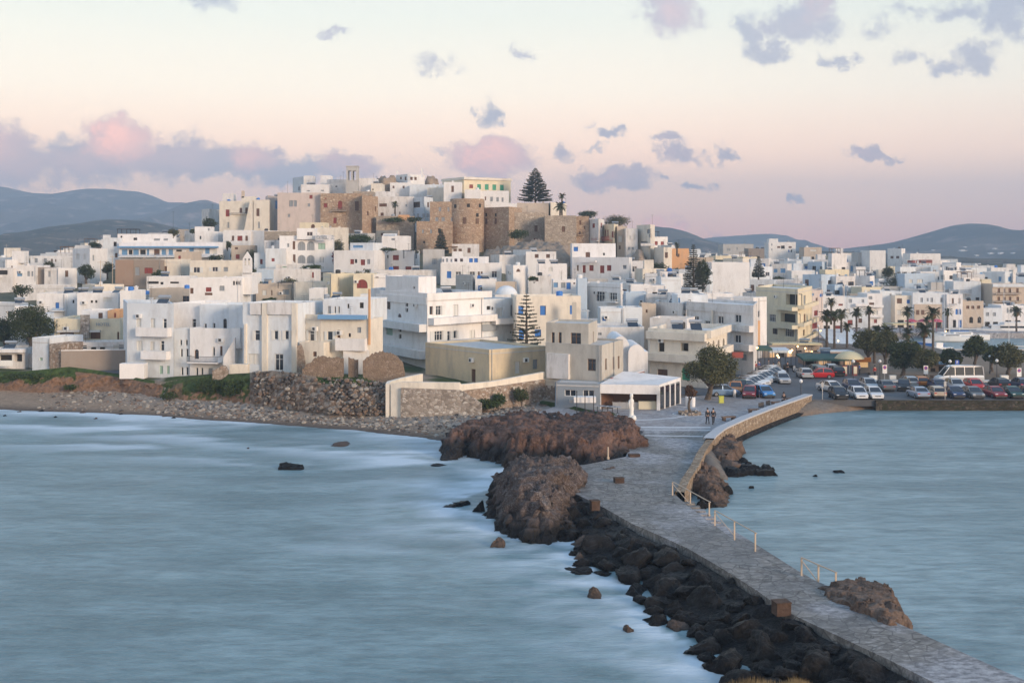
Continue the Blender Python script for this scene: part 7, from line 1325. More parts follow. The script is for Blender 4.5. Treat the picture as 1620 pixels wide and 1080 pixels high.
# ---------------------------------------------------------------- lamp posts, signs
def lamppost(label, px, py, z, hpx, lit=False, arms=1):
    x, y = G(px, py, z); h = hpx*y/F; r = empty('street_lamp', (x, y, z)); tag(r, label, 'street lamp', 'street lamps'); M = MB(); M.lathe([(.14,0),(.14,.5),(.06,.6),(.045,h-.4)], 8); M.build('post', iron, r)
    M = MB(); M.lathe([(.05,0),(.2,.1),(.24,.3),(.12,.42),(.02,.5)], 10); M.build('lantern', lamp_on if lit else frw, r, (0,0,h-.45))
lamppost('dark lamp post with a white base at the end of the sea wall', 1267, 632, 1.35, 32); lamppost('dark lamp post with branching brackets on the car park side', 1350, 611, 1.35, 42); lamppost('dark lamp post in front of the pale feathery park tree', 1392, 603, 1.35, 34); lamppost('dark lamp post standing before the minibus', 1503, 613, 1.35, 44); lamppost('tall dark lamp post by the wide eastern park tree', 1577, 602, 1.35, 34); lamppost('dark lamp post by the shopfronts with a lit lantern', 1295, 560, 1.35, 46, False); lamppost('distant lamp post at the harbour quay', 1566, 592, 1.35, 30)
for k, (px, py, h_) in enumerate(((1301,631.5,28),(1495,632,30))): x, y = G(px, py, 1.31); M = MB(); M.tube((0,0,0),(0,0,h_*y/F),.05,.05,8); M.box(-.16,.16,-.06,-.051,h_*y/F-.7,h_*y/F-.1); tag(M.build('pale_post', steel, None, (x,y,1.31)), ('pale grey signpost at the quay edge near the black hatchback','pale grey signpost at the quay edge in front of minibus')[k], 'signpost')
sblue = plain('sign_blue', (.03,.09,.42), .5); sred = plain('sign_red', (.55,.03,.03), .5); sorg = plain('sign_orange', (.75,.22,.03), .5)
def nopark(label, px, py, hpx):
    x, y = G(px, py, 1.45); h = hpx*y/F; r = empty('parking_sign', (x, y, 1.45)); tag(r, label, 'road sign', 'no parking signs'); M = MB(); M.tube((0,0,0),(0,0,h),.045); M.build('post', steel, r); M = MB(); M.box(-.33,.33,-.08,-.06,h-1.25,h); M.build('panel', frw, r)
    M = MB()
    for (rr, q, mi) in ((.26,-.083,0),(.19,-.086,1)): M.face([(math.cos(6.283*k/20)*rr, q, h-.36+math.sin(6.283*k/20)*rr) for k in range(20)], mi)
    M.face([(-.17,-.089,h-.22),(-.21,-.089,h-.26),(.15,-.089,h-.54),(.19,-.089,h-.50)][::-1], 0); M.build('symbol', [sred, sblue], r)
nopark('no parking sign between lamp post and dark hatchback row', 1399.5, 601, 24); nopark('no parking sign on a white post beside the dark park tree', 1464.5, 600, 22); nopark('no parking sign at the eastern frame edge', 1612, 600, 18)
x, y = G(1514, 601, 1.45); r = empty('parking_sign', (x, y, 1.45)); tag(r, 'square blue parking sign behind the white minibus', 'road sign'); M = MB(); M.tube((0,0,0),(0,0,2.9),.045); M.build('post', steel, r); M = MB(); M.box(-.3,.3,-.08,-.06,2.3,2.9); M.build('panel', sblue, r); M = MB(); M.box(-.1,-.03,-.09,-.082,2.4,2.8); M.box(-.03,.1,-.09,-.082,2.73,2.8); M.box(.04,.1,-.09,-.082,2.62,2.729); M.box(-.03,.1,-.09,-.082,2.56,2.619); M.build('letter', frw, r)
# ---------------------------------------------------------------- vehicles
def paint(name, c): return plain('paint_'+name, c, .28, .3, .6)
PC = {k: paint(k, c) for k, c in dict(white=(.70,.70,.70), silver=(.42,.44,.46), grey=(.16,.17,.18), black=(.015,.015,.018), red=(.25,.02,.03), bred=(.55,.02,.02), blue=(.05,.24,.55), lblue=(.22,.34,.52), dblue=(.03,.05,.12), green=(.02,.07,.06), orange=(.55,.20,.04), sblue=(.30,.36,.46), beige=(.50,.42,.33)).items()}
headl = plain('headlight_glass', (.75,.76,.78), .15, 0, .8); taill = plain('tail_light', (.40,.02,.02), .3); dplast = plain('black_trim', (.02,.02,.02), .6); plate = plain('number_plate', (.7,.7,.66), .5)
def loft(secs, mats_fn=None):
    """secs: list of (x, [(y,z)...]) closed rings; returns MB"""
    M = MB(); n = len(secs[0][1]); 
    for x, ring in secs: M.v += [(x, a, b_) for a, b_ in ring]
    for s in range(len(secs)-1):
        for i in range(n): j = (i+1) % n; M.f.append((s*n+i, s*n+j, (s+1)*n+j, (s+1)*n+i)); M.m.append(0)
    M.f.append(tuple(range(n))[::-1]); M.m.append(0); M.f.append(tuple((len(secs)-1)*n+i for i in range(n))); M.m.append(0); return M
def car_meshes(kind):
    # profile along x (front = +x): bonnet, windscreen, roof, tail
    P = {'hatch': dict(L=3.9, W=1.68, body=[(-1.95,.45,.78),(-1.88,.30,.92),(-1.3,.22,.96),(0,.20,.95),(.95,.22,.92),(1.6,.24,.80),(1.88,.32,.68),(1.95,.42,.58)], cab=[(-1.82,.93,1.0),(-1.55,.93,1.38),(-.9,.93,1.48),(0,.93,1.48),(.35,.93,1.42),(1.05,.90,.94)], wx=(-1.2,1.2)),
         'sedan': dict(L=4.4, W=1.72, body=[(-2.2,.45,.82),(-2.12,.30,.95),(-1.5,.22,.98),(0,.20,.93),(1.0,.22,.90),(1.8,.24,.78),(2.1,.32,.68),(2.2,.42,.58)], cab=[(-1.6,.95,.99),(-1.05,.93,1.36),(-.4,.93,1.43),(.2,.93,1.42),(.5,.93,1.36),(1.2,.88,.92)], wx=(-1.35,1.35)),
         'van': dict(L=5.8, W=1.95, body=[(-2.9,.40,1.15),(-2.85,.28,1.2),(-1.5,.22,1.2),(0,.22,1.2),(1.6,.22,1.2),(2.2,.24,1.15),(2.75,.32,.95),(2.9,.42,.8)], cab=[(-2.85,1.18,1.25),(-2.75,1.18,2.3),(-1.5,1.18,2.4),(1.0,1.18,2.4),(1.45,1.18,2.25),(2.3,1.1,1.2)], wx=(-1.8,1.9))}[kind]
    w = P['W']/2; ring = lambda z0, z1, ww: [(-ww*.92,z0),(ww*.92,z0),(ww,z0+(z1-z0)*.3),(ww,z0+(z1-z0)*.75),(ww*.93,z1),(-ww*.93,z1),(-ww,z0+(z1-z0)*.75),(-ww,z0+(z1-z0)*.3)]
    nb = len(P['body']); body = loft([(x, ring(z0, z1, w*(1 if 0 < i < nb-2 else .93))) for i, (x, z0, z1) in enumerate(P['body'])])
    for sx in P['wx']:                  # wheel arches
        for sy in (-1, 1): body.lathe([(.36,0),(.36,.02)], 14, 0, (0,0,0)) if False else None
    cr_ = lambda z0, z1, k: [(-w*.93,z0),(w*.93,z0),(w*(.93-.16*k),z1),(-w*(.93-.16*k),z1)]
    zmax = max(c[2] for c in P['cab']); z0_ = P['cab'][0][1]
    cab = loft([(x, cr_(z0, z1, (z1-z0)/(zmax-z0_))) for x, z0, z1 in P['cab']])
    roof = loft([(x, [(-w*.76,z1-.03),(w*.76,z1-.03),(w*.76,z1+.025),(-w*.76,z1+.025)]) for x, z0, z1 in P['cab'][1:-1]])
    if kind == 'van': roof = loft([(x, [(-w*.80,z1-.28),(w*.80,z1-.28),(w*.78,z1+.025),(-w*.78,z1+.025)]) for x, z0, z1 in P['cab'][1:-1]])
    pil = MB()                           # pillars
    cb = P['cab']
    for sy in (-1, 1):
        for (a, b_) in ((0,1),(-1,-2)):
            xa, _, za = cb[a]; xb, _, zb = cb[b_]; pil.tube((xa, sy*w*.92, za), (xb, sy*w*.78, zb), .05, .05, 5)
        for xm in ([-.35] if kind != 'van' else [-1.6,-.4,.8]): pil.tube((xm, sy*w*.945, z0_), (xm, sy*w*.79, zmax-.02), .04, .04, 5)
    wh = MB(); wh.tube((0,-.10,0),(0,.10,0),.31,.31,18); rm = MB(); rm.tube((0,-.108,0),(0,.108,0),.19,.19,12)
    hl = MB(); hl.box(-.06,.03,-.16,.16,-.06,.07); bp = MB(); xf = P['L']/2; bp.box(xf-.10,xf+.03,-w*.85,w*.85,.22,.40); bp.box(-xf-.03,-xf+.10,-w*.85,w*.85,.25,.42)
    gr = MB(); gr.box(xf-.03,xf+.012,-w*.45,w*.45,.44,.54); pt = MB(); pt.box(-.26,.26,-.012,.012,-.06,.06); dr = MB()
    mr = MB(); mr.box(-.06,.06,-.08,.08,-.05,.07)
    return dict(P=P, body=body.mesh('body', PC['white']), cabin=cab.mesh('windows', glassd), roof=roof.mesh('roof', PC['white']), pillars=pil.mesh('pillars', PC['white']), tyre=wh.mesh('tyre', rubber), rim=rm.mesh('rim', rimm), hl=hl.mesh('headlight', headl), tl=hl.mesh('tail_light', taill), bumper=bp.mesh('bumper', dplast), grille=gr.mesh('grille', dplast), mirror=mr.mesh('mirror', dplast))
CM = {k: car_meshes(k) for k in ('hatch','sedan','van')}
def car(kind, col, px, py, head, label, z=1.315, name=None, cat='car', group='cars in the harbour car park'):
    """px, py = where the middle of the car meets the ground; head = heading in degrees (0 = +x, -90 = towards the camera)"""
    C_ = CM[kind]; P = C_['P']; x, y = G(px, py, z); r = empty(name or 'parked_car', (x, y, z), R(head)); tag(r, label, cat, group); w = P['W']/2; xf = P['L']/2
    def pt(nm, me, loc=(0,0,0), m=None):
        o = link(nm, me, r, loc)
        if m: o.material_slots[0].link = 'OBJECT'; o.material_slots[0].material = m
        return o
    pt('body', C_['body'], m=PC[col]); pt('windows', C_['cabin']); pt('roof', C_['roof'], m=PC[col]); pt('pillars', C_['pillars'], m=PC[col]); pt('bumper', C_['bumper'], m=PC[col] if col in ('white','silver') else None); pt('grille', C_['grille'])
    for sx in P['wx']:
        for sy in (-1, 1): t_ = pt('wheel', C_['tyre'], (sx, sy*(w-.07), .31)); link('rim', C_['rim'], t_)
    for sy in (-1, 1): pt('headlight', C_['hl'], (xf-.06, sy*w*.68, .62 if kind != 'van' else .85)); pt('tail_light', C_['tl'], (-xf+.04, sy*w*.74, .75)); pt('mirror', C_['mirror'], (P['cab'][-1][0]-.35, sy*(w+.06), P['cab'][0][1]+.08))
    return r
F_, B_ = -90, 90
for a in (('hatch','black',1326,630,F_,'black hatchback facing the water, first of the quay-edge row'),('hatch','white',1357,629.5,F_,'white hatchback facing the water beside the black hatchback'),('hatch','white',1381.5,629.5,F_,'white hatchback facing the water, second of the white pair'),
  ('sedan','sblue',1452,628.5,B_,'bluish silver car parked tail to the water'),('hatch','beige',1479,628,B_,'pinkish beige small car parked tail to the water'),('hatch','dblue',1509,628.5,F_,'dark blue small car between beige car and dark grey car'),('sedan','grey',1538,628.5,F_,'dark grey saloon facing the water'),('sedan','red',1573,628,F_,'dark red saloon facing the water'),('sedan','green',1600,628,F_,'dark green saloon facing the water at the row end'),('hatch','dblue',1622,627,B_,'dark car cut by the eastern frame edge in the quay row'),
  ('sedan','white',1314,619,F_+20,'white saloon moving across the car park behind black hatchback'),('hatch','dblue',1348,617,F_,'dark blue hatchback in the second row behind the white hatchback'),('hatch','silver',1374,615,F_,'silver hatchback with open tail under a dark cover in the second row'),('sedan','grey',1399,617,B_,'silver grey estate car in the second row near lamp post'),('hatch','black',1430,617,F_-20,'large black off-road car in the second row'),('hatch','silver',1437,611,B_,'silver car behind the large black car'),('hatch','orange',1454,611,B_,'bright orange-red car behind the bluish silver car'),
  ('hatch','dblue',1484,617,F_,'black small car in front of the minibus nose'),('hatch','silver',1511,616,F_,'pale silver car in front of the minibus'),('hatch','bred',1541,616,F_,'bright red car in front of the minibus tail'),('hatch','black',1580,614,B_,'black car in the second row behind dark red saloon'),('hatch','dblue',1614,614,B_,'dark blue car at the eastern end of the second row'),
  ('hatch','bred',1298,598,170,'long red low car passing by the green awning'),('hatch','green',1289,591,B_,'green hatchback in the awning row'),('hatch','grey',1297,593.5,B_,'grey estate in the awning row with lit tail lamps'),('hatch','silver',1313,590,B_,'silver van-like car in the awning row'),('hatch','black',1323,594,B_,'black car in the awning row nearest the orange kiosk'),
  ('hatch','silver',1272,597,B_,'silver hatchback driving away towards the shops'),('sedan','silver',1237,605,F_,'silver saloon driving toward the quay in the open lane'),
  ('hatch','lblue',1146,626,0,'light blue car under the tamarisk side-on'),('hatch','orange',1164,621,-100,'small orange and silver car behind the light blue one'),('hatch','green',1172,618,-100,'dark green car at the head of the angled row'),('hatch','red',1186,628,F_-15,'dark red small car next to bright blue car'),('hatch','blue',1208,627.5,F_+12,'bright blue small car facing the plaza')):
    car(*a)
for k in range(9): car('hatch' if k % 3 else 'sedan', 'silver' if k % 3 == 1 else 'white', 1178+k*5.6, 616.5-k*2.7, -52, ORD[k]+' pale car in the tight angled row, counted from the plaza', group='pale cars parked at an angle')
car('sedan','white',1222,592,-60,'white car at the far head of the angled row'); 
v_ = car('van','white',1517,607,180,'white minibus parked side-on behind the second row', name='minibus', cat='minibus'); v_.scale = (1.12,1.05,1.1)
# motorbikes outside the shops
for k, (px, py) in enumerate(((1243,587),(1260,589),(1250,585))):
    x, y = G(px, py, 1.31); r = empty('motor_scooter', (x, y, 1.31), R(100+20*k)); tag(r, ('dark scooter parked by the shops','white scooter beside the silver car','black scooter under the awning lights')[k], 'scooter', 'scooters by the shops')
    for sx in (-.6, .6): M = MB(); M.tube((sx,-.05,.26),(sx,.05,.26),.26,.26,14); M.build('wheel', rubber, r)
    M = MB(); M.box(-.7,.1,-.14,.14,.3,.7); M.box(.1,.45,-.14,.14,.22,.32); M.box(.42,.58,-.18,.18,.3,.95); M.build('body', PC['white' if k == 1 else 'black'], r); M = MB(); M.box(-.65,.05,-.15,.15,.702,.80); M.build('seat', dplast, r); M = MB(); M.tube((.45,-.3,1.02),(.45,.3,1.02),.02); M.tube((.5,0,.9),(.45,0,1.02),.03); M.build('handlebar', iron, r)
# ---------------------------------------------------------------- awnings, kiosks, shopfronts
awn = plaster('green_awning', (.05,.11,.10), .2); awc = plaster('cream_canvas', (.62,.55,.36), .2); aww = plaster('white_canvas', (.60,.66,.70), .2)
def awning(label, x0, x1, yt, yb, d, dep, mat, poles=4, legs=2.3, name='awning', cat='awning'):
    r = empty(name, ((x0-810)*d/F, d, 1.3)); tag(r, label, cat); w = (x1-x0)*d/F; zt = CZ-(yt-HZ)*(d+dep)/F-1.3; zb = CZ-(yb-HZ)*d/F-1.3; zf = zb+.35
    M = MB(); M.face([(0,0,zf),(w,0,zf),(w,dep,zt),(0,dep,zt)]); M.face([(0,0,zb),(w,0,zb),(w,0,zf),(0,0,zf)]); M.face([(0,0,zb),(0,0,zf),(0,dep,zt),(0,dep,zt-.3)]); M.face([(w,0,zf),(w,0,zb),(w,dep,zt-.3),(w,dep,zt)]); M.build('canopy', mat, r)
    for k in range(poles):
        for yy_ in (0.05, dep-.05): M = MB(); M.tube((w*k/(poles-1)*.98+.03, yy_, 0), (w*k/(poles-1)*.98+.03, yy_, zf-.02), .05); M.build('pole', iron, r)
    return r
awning('long dark green awning over the cafe terrace by the harbour road', 1271, 1352, 559, 571, 182, 5, awn, 6); awning('pale grey-white flat canopy behind the dark green awning', 1305, 1352, 553, 558, 194, 5, aww, 4); awning('pale grey sloping awning over the shops beside the white corner block', 1218, 1252, 549, 558, 186, 4, aww, 3); awning('dark shop awning beside the white corner block', 1198, 1222, 546, 555, 182, 3, awn, 3)
awning('beige canopy under the yellow balcony block', 1222, 1300, 541, 546, 205, 4, awc, 5); awning('pale blue-white striped canopy roof behind the harbour palms', 1314, 1374, 520, 547, 236, 12, aww, 5)
awning('wide beige flat canopy along the harbour front behind palms', 1412, 1450, 510, 514, 262, 6, awc, 4)
# big cream parasol kiosk
x, y = G(1344, 591, 1.31); r = empty('parasol', (x, y, 1.31)); tag(r, 'large domed cream parasol next to the orange sign', 'parasol'); M = MB(); M.lathe([(2.25,2.35),(2.2,2.5),(1.7,3.0),(1.0,3.35),(.05,3.5)], 16); M.build('canopy', awc, r, smooth=True); M = MB(); M.tube((0,0,0),(0,0,3.4),.06); M.build('pole', steel, r)
x, y = G(1366, 590, 1.31); r = empty('kiosk', (x, y, 1.31)); tag(r, 'small dark kiosk carrying a bright orange sign board', 'kiosk'); M = MB(); M.box(-1.0,1.0,0,1.8,0,2.3); M.build('wall', taupe, r); M = MB(); M.box(-1.15,1.15,-.2,-.1,1.75,2.45); M.build('sign_board', sorg, r); M = MB(); M.box(-.7,.7,-.03,-.005,.9,1.7); M.build('hatch', winglow, r)
for k, px in enumerate((1336,1352)): M = MB(); x, y = G(px, 594, 1.31); M.box(-.35,.35,-.2,.2,0,1.5); M.box(-.30,.30,-.24,-.201,.3,1.4,1); tag(M.build('display_rack', [shr, paley], None, (x,y,1.31)), ('red display rack under the cream parasol','red display rack beside the dark kiosk')[k], 'display rack')
# bulbs glowing in the cafes
for k, (px, py, d_) in enumerate(((1250,556.5,181),(1230,562,181),(1253,554,184),(1232,565,183),(1288,569,184),(1313,569,184),(1198,550,178),(1274,551,200),(1496,524,270),(1541,531,262),(1603,512,278),(1298,523,238),(1560,576,196),(1570,577,197),(1326,539,230),(1284,556,200),(1411,532,240),(1262,548,198))):
    x, y, z = W(px, py, d_); r = empty('hanging_lamp', (x, y, z)); tag(r, f'warm glowing bulb, {ORD[k]} from the shops towards the harbour', 'lamp', 'glowing cafe lamps'); M = MB(); s = .16 if k not in (0, 12, 13) else .24; M.lathe([(.02,-s),(s*.8,-s*.6),(s,0),(s*.7,s*.7),(.05,s)], 8); M.build('bulb', lamp_on, r, smooth=True); M = MB(); M.tube((0,0,s),(0,0,s+.9),.012,.012,4); M.build('cable', iron, r)
# shop row under the yellow block
shop = B('shop_row', 'low dark shop row with lit openings under the yellow balcony block', [(1210,200),(1300,204)], 549, 585, taupe, [(1222,566,9,16,'G'),(1236,567,10,18,'o'),(1250,566,9,16,'G'),(1264,566,9,16,'o'),(1278,566,9,16,'G'),(1291,566,8,16,'o')], dep=5, cat='shop', name_='shop') if False else None
r = B('shop', 'low dark shop row with lit openings under the yellow balcony block', [(1208,203),(1302,207)], 545, 578, taupe, [(1222,563,9,18,'G'),(1236,563,10,18,'o'),(1250,563,9,18,'G'),(1264,563,9,18,'o'),(1278,563,9,18,'G'),(1291,563,8,18,'o')], dep=6, cat='shop')
r = B('cafe', 'dark cafe interior behind the long green awning', [(1272,190),(1352,190)], 560, 592, brick, [(1282,576,14,16,'oD'),(1302,576,14,16,'G'),(1322,576,14,16,'oD'),(1342,576,12,16,'G')], dep=4, cat='cafe')
r = B('park_kiosk', 'low dark park kiosk with a pale blue roof behind the parked cars', [(1468,178),(1498,178)], 573, 598, taupe, [(1476,588,8,12,'o'),(1490,586,10,14,'o')], dep=4, cat='kiosk', roof=shadew); bandp(r, (1464,178), (1503,178), 572, 575.5, shlb, .8, 'awning')
for k, (px, py, w_) in enumerate(((1446,600,16),(1482,599.5,18),(1382,600.5,12),(1413,600,10),(1590,600,12))):
    M = MB(); M.box(-w_*.045,w_*.045,0,.5,0,.5); M.box(-w_*.048,w_*.048,-.03,.53,.501,.58); tag(M.build('stone_planter', bench_m if k < 2 else marble, None, (*G(px, py, 1.45), 1.45)), ('long brown planter wall beside the park kiosk, seaward one','long brown planter wall in front of park kiosk','pale block beside the kiosk sign','pale block by the lamp post','pale block by the wide eastern tree')[k], 'planter')
# ---------------------------------------------------------------- boats
hullw = plain('white_hull', (.72,.73,.73), .35); hullb = plain('blue_hull', (.05,.15,.40), .4); sailc = plain('furled_sail', (.55,.55,.52), .8)
def boat(name, label, px, py, L, head=0, kind='sail', mat=None, mast=12, cat='boat'):
    x, y = G(px, py, 0.05); r = empty(name, (x, y, 0), R(head)); tag(r, label, cat, 'boats in the harbour'); b_ = L*.15; h = L*.085+.35; secs = []
    for k in range(11):
        f = k/10; xx = -L/2+L*f; wd = b_*min(1, .75+f*.6)*(1-max(0, f-.55)**1.8*3.6) if f < 1 else .02; wd = max(wd, .03); dk = h*(1+.35*f*f); secs.append((xx, [(-wd*.45,-.3),(wd*.45,-.3),(wd*.9,.25),(wd,dk),(-wd,dk),(-wd*.9,.25)]))
    loft(secs).build('hull', mat or hullw, r, smooth=False)
    if kind == 'sail':
        M = MB(); M.box(-L*.18,L*.2,-b_*.5,b_*.5,h+.002,h+.55); M.build('cabin', hullw, r); M = MB(); M.box(-L*.14,L*.16,-b_*.51,b_*.51,h+.2,h+.4); M.build('window', glassd, r)
        M = MB(); M.tube((L*.05,0,h),(L*.05,0,mast),.07,.05,6); M.tube((L*.05,-.9,mast*.55),(L*.05,.9,mast*.55),.03); M.tube((L*.05,0,mast),(L*.47,0,h*1.3),.018,.018,4); M.tube((L*.05,0,mast),(-L*.48,0,h),.018,.018,4); M.build('mast', hullw, r); M = MB(); M.tube((L*.04,0,h+1.3),(-L*.38,0,h+1.2),.13,.10,8); M.build('boom', sailc if label.find('blue') < 0 else hullb, r)
    elif kind == 'motor':
        M = MB(); M.prism([(-L*.42,-b_*.75),(L*.12,-b_*.7),(L*.25,-b_*.4),(L*.25,b_*.4),(L*.12,b_*.7),(-L*.42,b_*.75)], h+.002, h+1.3); M.build('cabin', hullw, r); M = MB(); M.prism([(-L*.36,-b_*.765),(L*.10,-b_*.72),(L*.262,-b_*.36),(L*.262,b_*.36),(L*.10,b_*.72),(-L*.36,b_*.765)], h+.55, h+1.0); M.build('window', glassd, r)
        M = MB(); M.prism([(-L*.35,-b_*.6),(L*.02,-b_*.55),(L*.08,0),(L*.02,b_*.55),(-L*.35,b_*.6)], h+1.31, h+1.9); M.build('flybridge', hullw, r); M = MB(); M.tube((-L*.15,0,h+1.9),(-L*.2,0,h+3.6),.06); M.tube((-L*.18,-1,h+3),(-L*.18,1,h+3),.05); M.build('radar_arch', hullw, r)
    else:
        M = MB(); M.box(-L*.1,L*.18,-b_*.5,b_*.5,h+.002,h+1.0); M.build('cabin', hullw, r); M = MB(); M.box(-L*.35,L*.3,-b_*.35,b_*.35,h*.6,h+.03); M.build('deck', shlb, r)
boat('motor_yacht', 'white motor yacht with a flybridge at the harbour quay', 1588, 531, 13, 178, 'motor', cat='yacht'); boat('sailing_boat', 'white sailing boat with the tallest mast near the middle of the quay', 1522, 538, 12, 185, 'sail', None, 15.5); boat('sailing_boat', 'white sailing boat with a furled blue boom cover', 1506, 540, 10, 178, 'sail', None, 12); boat('sailing_boat', 'white sailing boat whose mast rises beside the motor yacht', 1592, 527, 11, 170, 'sail', None, 15); boat('sailing_boat', 'small white sailing boat lying by the very tall palm', 1497, 536, 9, 182, 'sail', None, 12)
boat('motor_boat', 'white cruiser stern at the eastern frame edge', 1622, 530, 11, 175, 'motor', cat='yacht'); boat('fishing_boat', 'small blue fishing boat behind the park trees', 1470, 549, 6, 160, 'fish', hullb); boat('fishing_boat', 'small white fishing boat half hidden by the round dark tree', 1486, 556, 6, 200, 'fish', hullw); boat('sailing_boat', 'white sailing boat behind the wide eastern park tree', 1600, 575-8, 9, 175, 'sail', None, 9)
# ---------------------------------------------------------------- people
skin = plain('skin', (.45,.28,.20), .6); cloth_d = plain('dark_jacket', (.018,.018,.022), .8); cloth_j = plain('dark_jeans', (.03,.035,.05), .8); hair_m = plain('dark_hair', (.02,.015,.012), .7); shoe_m = plain('dark_shoes', (.02,.02,.02), .7)
def skinmesh(name, P, Ed, Rd, mat, parent, sub=1):
    me = bpy.data.meshes.new(name); me.from_pydata(P, Ed, []); o = link(name, me, parent); me.materials.append(mat); s = o.modifiers.new('skin', 'SKIN'); s.use_smooth_shade = True
    for v, r_ in zip(me.skin_vertices[0].data, Rd): v.radius = (r_, r_) if not hasattr(r_, '__len__') else r_
    me.skin_vertices[0].data[0].use_root = True; u = o.modifiers.new('sub', 'SUBSURF'); u.levels = sub; u.render_levels = sub; return o
def person(label, x, y, z, rz, pose='walk', jack=None, trous=None, s=1.0, group=None, ph=1):
    r = empty('person', (x, y, z), rz); tag(r, label, 'person', group); r.scale = (s, s, s); jack = jack or cloth_d; trous = trous or cloth_j
    if pose == 'sit': hz_, kn, ank = .48, [(.10,-.42,.50),(-.10,-.40,.50)], [(.10,-.46,.08),(-.10,-.36,.08)]; ch = (0,-.12,1.0)
    elif pose == 'walk': hz_, kn, ank = .92, [(.09,-.16*ph,.50),(-.09,.06*ph,.50)], [(.09,-.26*ph,.09),(-.09,.30*ph,.13)]; ch = (0,-.02,1.38)
    else: hz_, kn, ank = .93, [(.09,-.02,.50),(-.09,-.02,.50)], [(.09,0,.08),(-.09,0,.08)]; ch = (0,0,1.40)
    hip = (0, 0, hz_); top = ch[2]; nk = (ch[0], ch[1]-.02, top+.13); hd = (ch[0], ch[1]-.05 if pose != 'sit' else ch[1]-.12, top+.26)
    sh = [(.19, ch[1], top+.02), (-.19, ch[1], top+.02)]
    el = [(.25, ch[1]+(.10*ph if pose == 'walk' else .02), top-.27), (-.25, ch[1]-(.08*ph if pose == 'walk' else 0), top-.27)]
    wr = [(.24, ch[1]+(.02*ph if pose == 'walk' else -.08), top-.52), (-.24, ch[1]-(.20*ph if pose == 'walk' else .08), top-.51)]
    if pose == 'sit': el = [(.24,-.18,.76),(-.24,-.18,.76)]; wr = [(.10,-.38,.66),(-.10,-.38,.66)]
    P = [hip, (0, ch[1]*.5, (hz_+top)/2), ch, nk, hd, (hd[0], hd[1], hd[2]+.10)]; E_ = [(0,1),(1,2),(2,3),(3,4),(4,5)]; Rr = [(.15,.11),(.13,.10),(.16,.11),.055,.088,.07]
    for k in (0, 1):
        b0_ = len(P); s1 = 1 if k == 0 else -1; hipj = (s1*.09, 0, hz_-.04); P += [hipj, kn[k], ank[k], (ank[k][0], ank[k][1]-.16, ank[k][2]-.04)]; E_ += [(0,b0_),(b0_,b0_+1),(b0_+1,b0_+2),(b0_+2,b0_+3)]; Rr += [.095,.058,.042,.035]
        b0_ = len(P); P += [sh[k], el[k], wr[k]]; E_ += [(2,b0_),(b0_,b0_+1),(b0_+1,b0_+2)]; Rr += [.055,.042,.028]; wv = Vector(wr[k]); dn = (Vector(wr[k])-Vector(el[k])).normalized(); pm = wv+dn*.07; P.append(tuple(pm)); E_.append((b0_+2, b0_+3)); Rr.append((.034,.018)); pi = b0_+3
        for q in range(4): n0 = len(P); off = Vector((0,(q-1.5)*.02,0)); P += [tuple(pm+off+dn*.03), tuple(pm+off+dn*(.06+.01*(q in (1,2)))+Vector((-s1*.015,0,0)))]; E_ += [(pi,n0),(n0,n0+1)]; Rr += [.009,.007]
        n0 = len(P); P.append(tuple(wv+dn*.05+Vector((0,-.045,0)))); E_.append((b0_+2, n0)); Rr.append(.01)
    skinmesh('body', P, E_, Rr, skin, r)
    jm = [hip, (0, ch[1]*.5, (hz_+top)/2), ch, (ch[0], ch[1]-.01, top+.09), sh[0], el[0], wr[0], sh[1], el[1], wr[1]]; skinmesh('jacket', [(a, b_, c+(-.03 if i == 0 else 0)) for i, (a, b_, c) in enumerate(jm)], [(0,1),(1,2),(2,3),(2,4),(4,5),(5,6),(2,7),(7,8),(8,9)], [(.175,.135),(.165,.13),(.19,.135),.07,.072,.058,.045,.072,.058,.045], jack, r)
    skinmesh('trousers', [hip, (.09,0,hz_-.06), kn[0], (ank[0][0],ank[0][1],ank[0][2]+.03), (-.09,0,hz_-.06), kn[1], (ank[1][0],ank[1][1],ank[1][2]+.03)], [(0,1),(1,2),(2,3),(0,4),(4,5),(5,6)], [(.155,.12),.105,.072,.058,.105,.072,.058], trous, r)
    M = MB(); M.lathe([(.02,.12),(.075,.10),(.102,.04),(.105,-.03),(.09,-.08)][::-1], 12); M.build('hair', hair_m, r, (hd[0], hd[1]+.022, hd[2]+.07), smooth=True); M = MB(); M.lathe([(.012,-.03),(.016,0),(.006,.03)], 6); M.build('nose', skin, r, (hd[0], hd[1]-.095, hd[2]+.02))
    for k in (0, 1): M = MB(); M.box(-.045,.045,-.17,.07,-.03 if ank[k][2] > .1 else -.085,.04); M.build('shoe', shoe_m, r, (ank[k][0], ank[k][1]-.02, ank[k][2]))
    return r
x, y = G(1119.5, 671, 1.31); person('person in dark jacket and jeans walking on the plaza, seaward one of the couple', x, y, 1.31, R(185), 'walk', None, None, 1.0, 'couple walking', 1); x, y = G(1128.5, 671, 1.31); person('person in dark coat walking at the other\'s side, harbour side of the couple', x, y, 1.31, R(176), 'walk', None, cloth_d, .99, 'couple walking', -1)
x, y = G(1241, 638.5, 1.31); person('person in black seated hunched near the sea wall', x, y, 1.31, R(-35), 'sit', None, cloth_d, 1.05)
M = MB(); M.box(-.35,.35,-.2,.3,0,.40); M.box(-.37,.37,-.22,.32,.401,.46); tag(M.build('stone_block', bench_m, None, (x, y, 1.31), rz=R(-35)), 'small stone seat under the person in black', 'seat')
pcol = [plain('coat_'+n, c, .8) for n, c in (('red',(.3,.03,.03)),('blue',(.05,.1,.3)),('grey',(.2,.2,.2)),('cream',(.5,.45,.35)),('black',(.02,.02,.02)))]
cnames = ['red','blue','grey','cream','black']
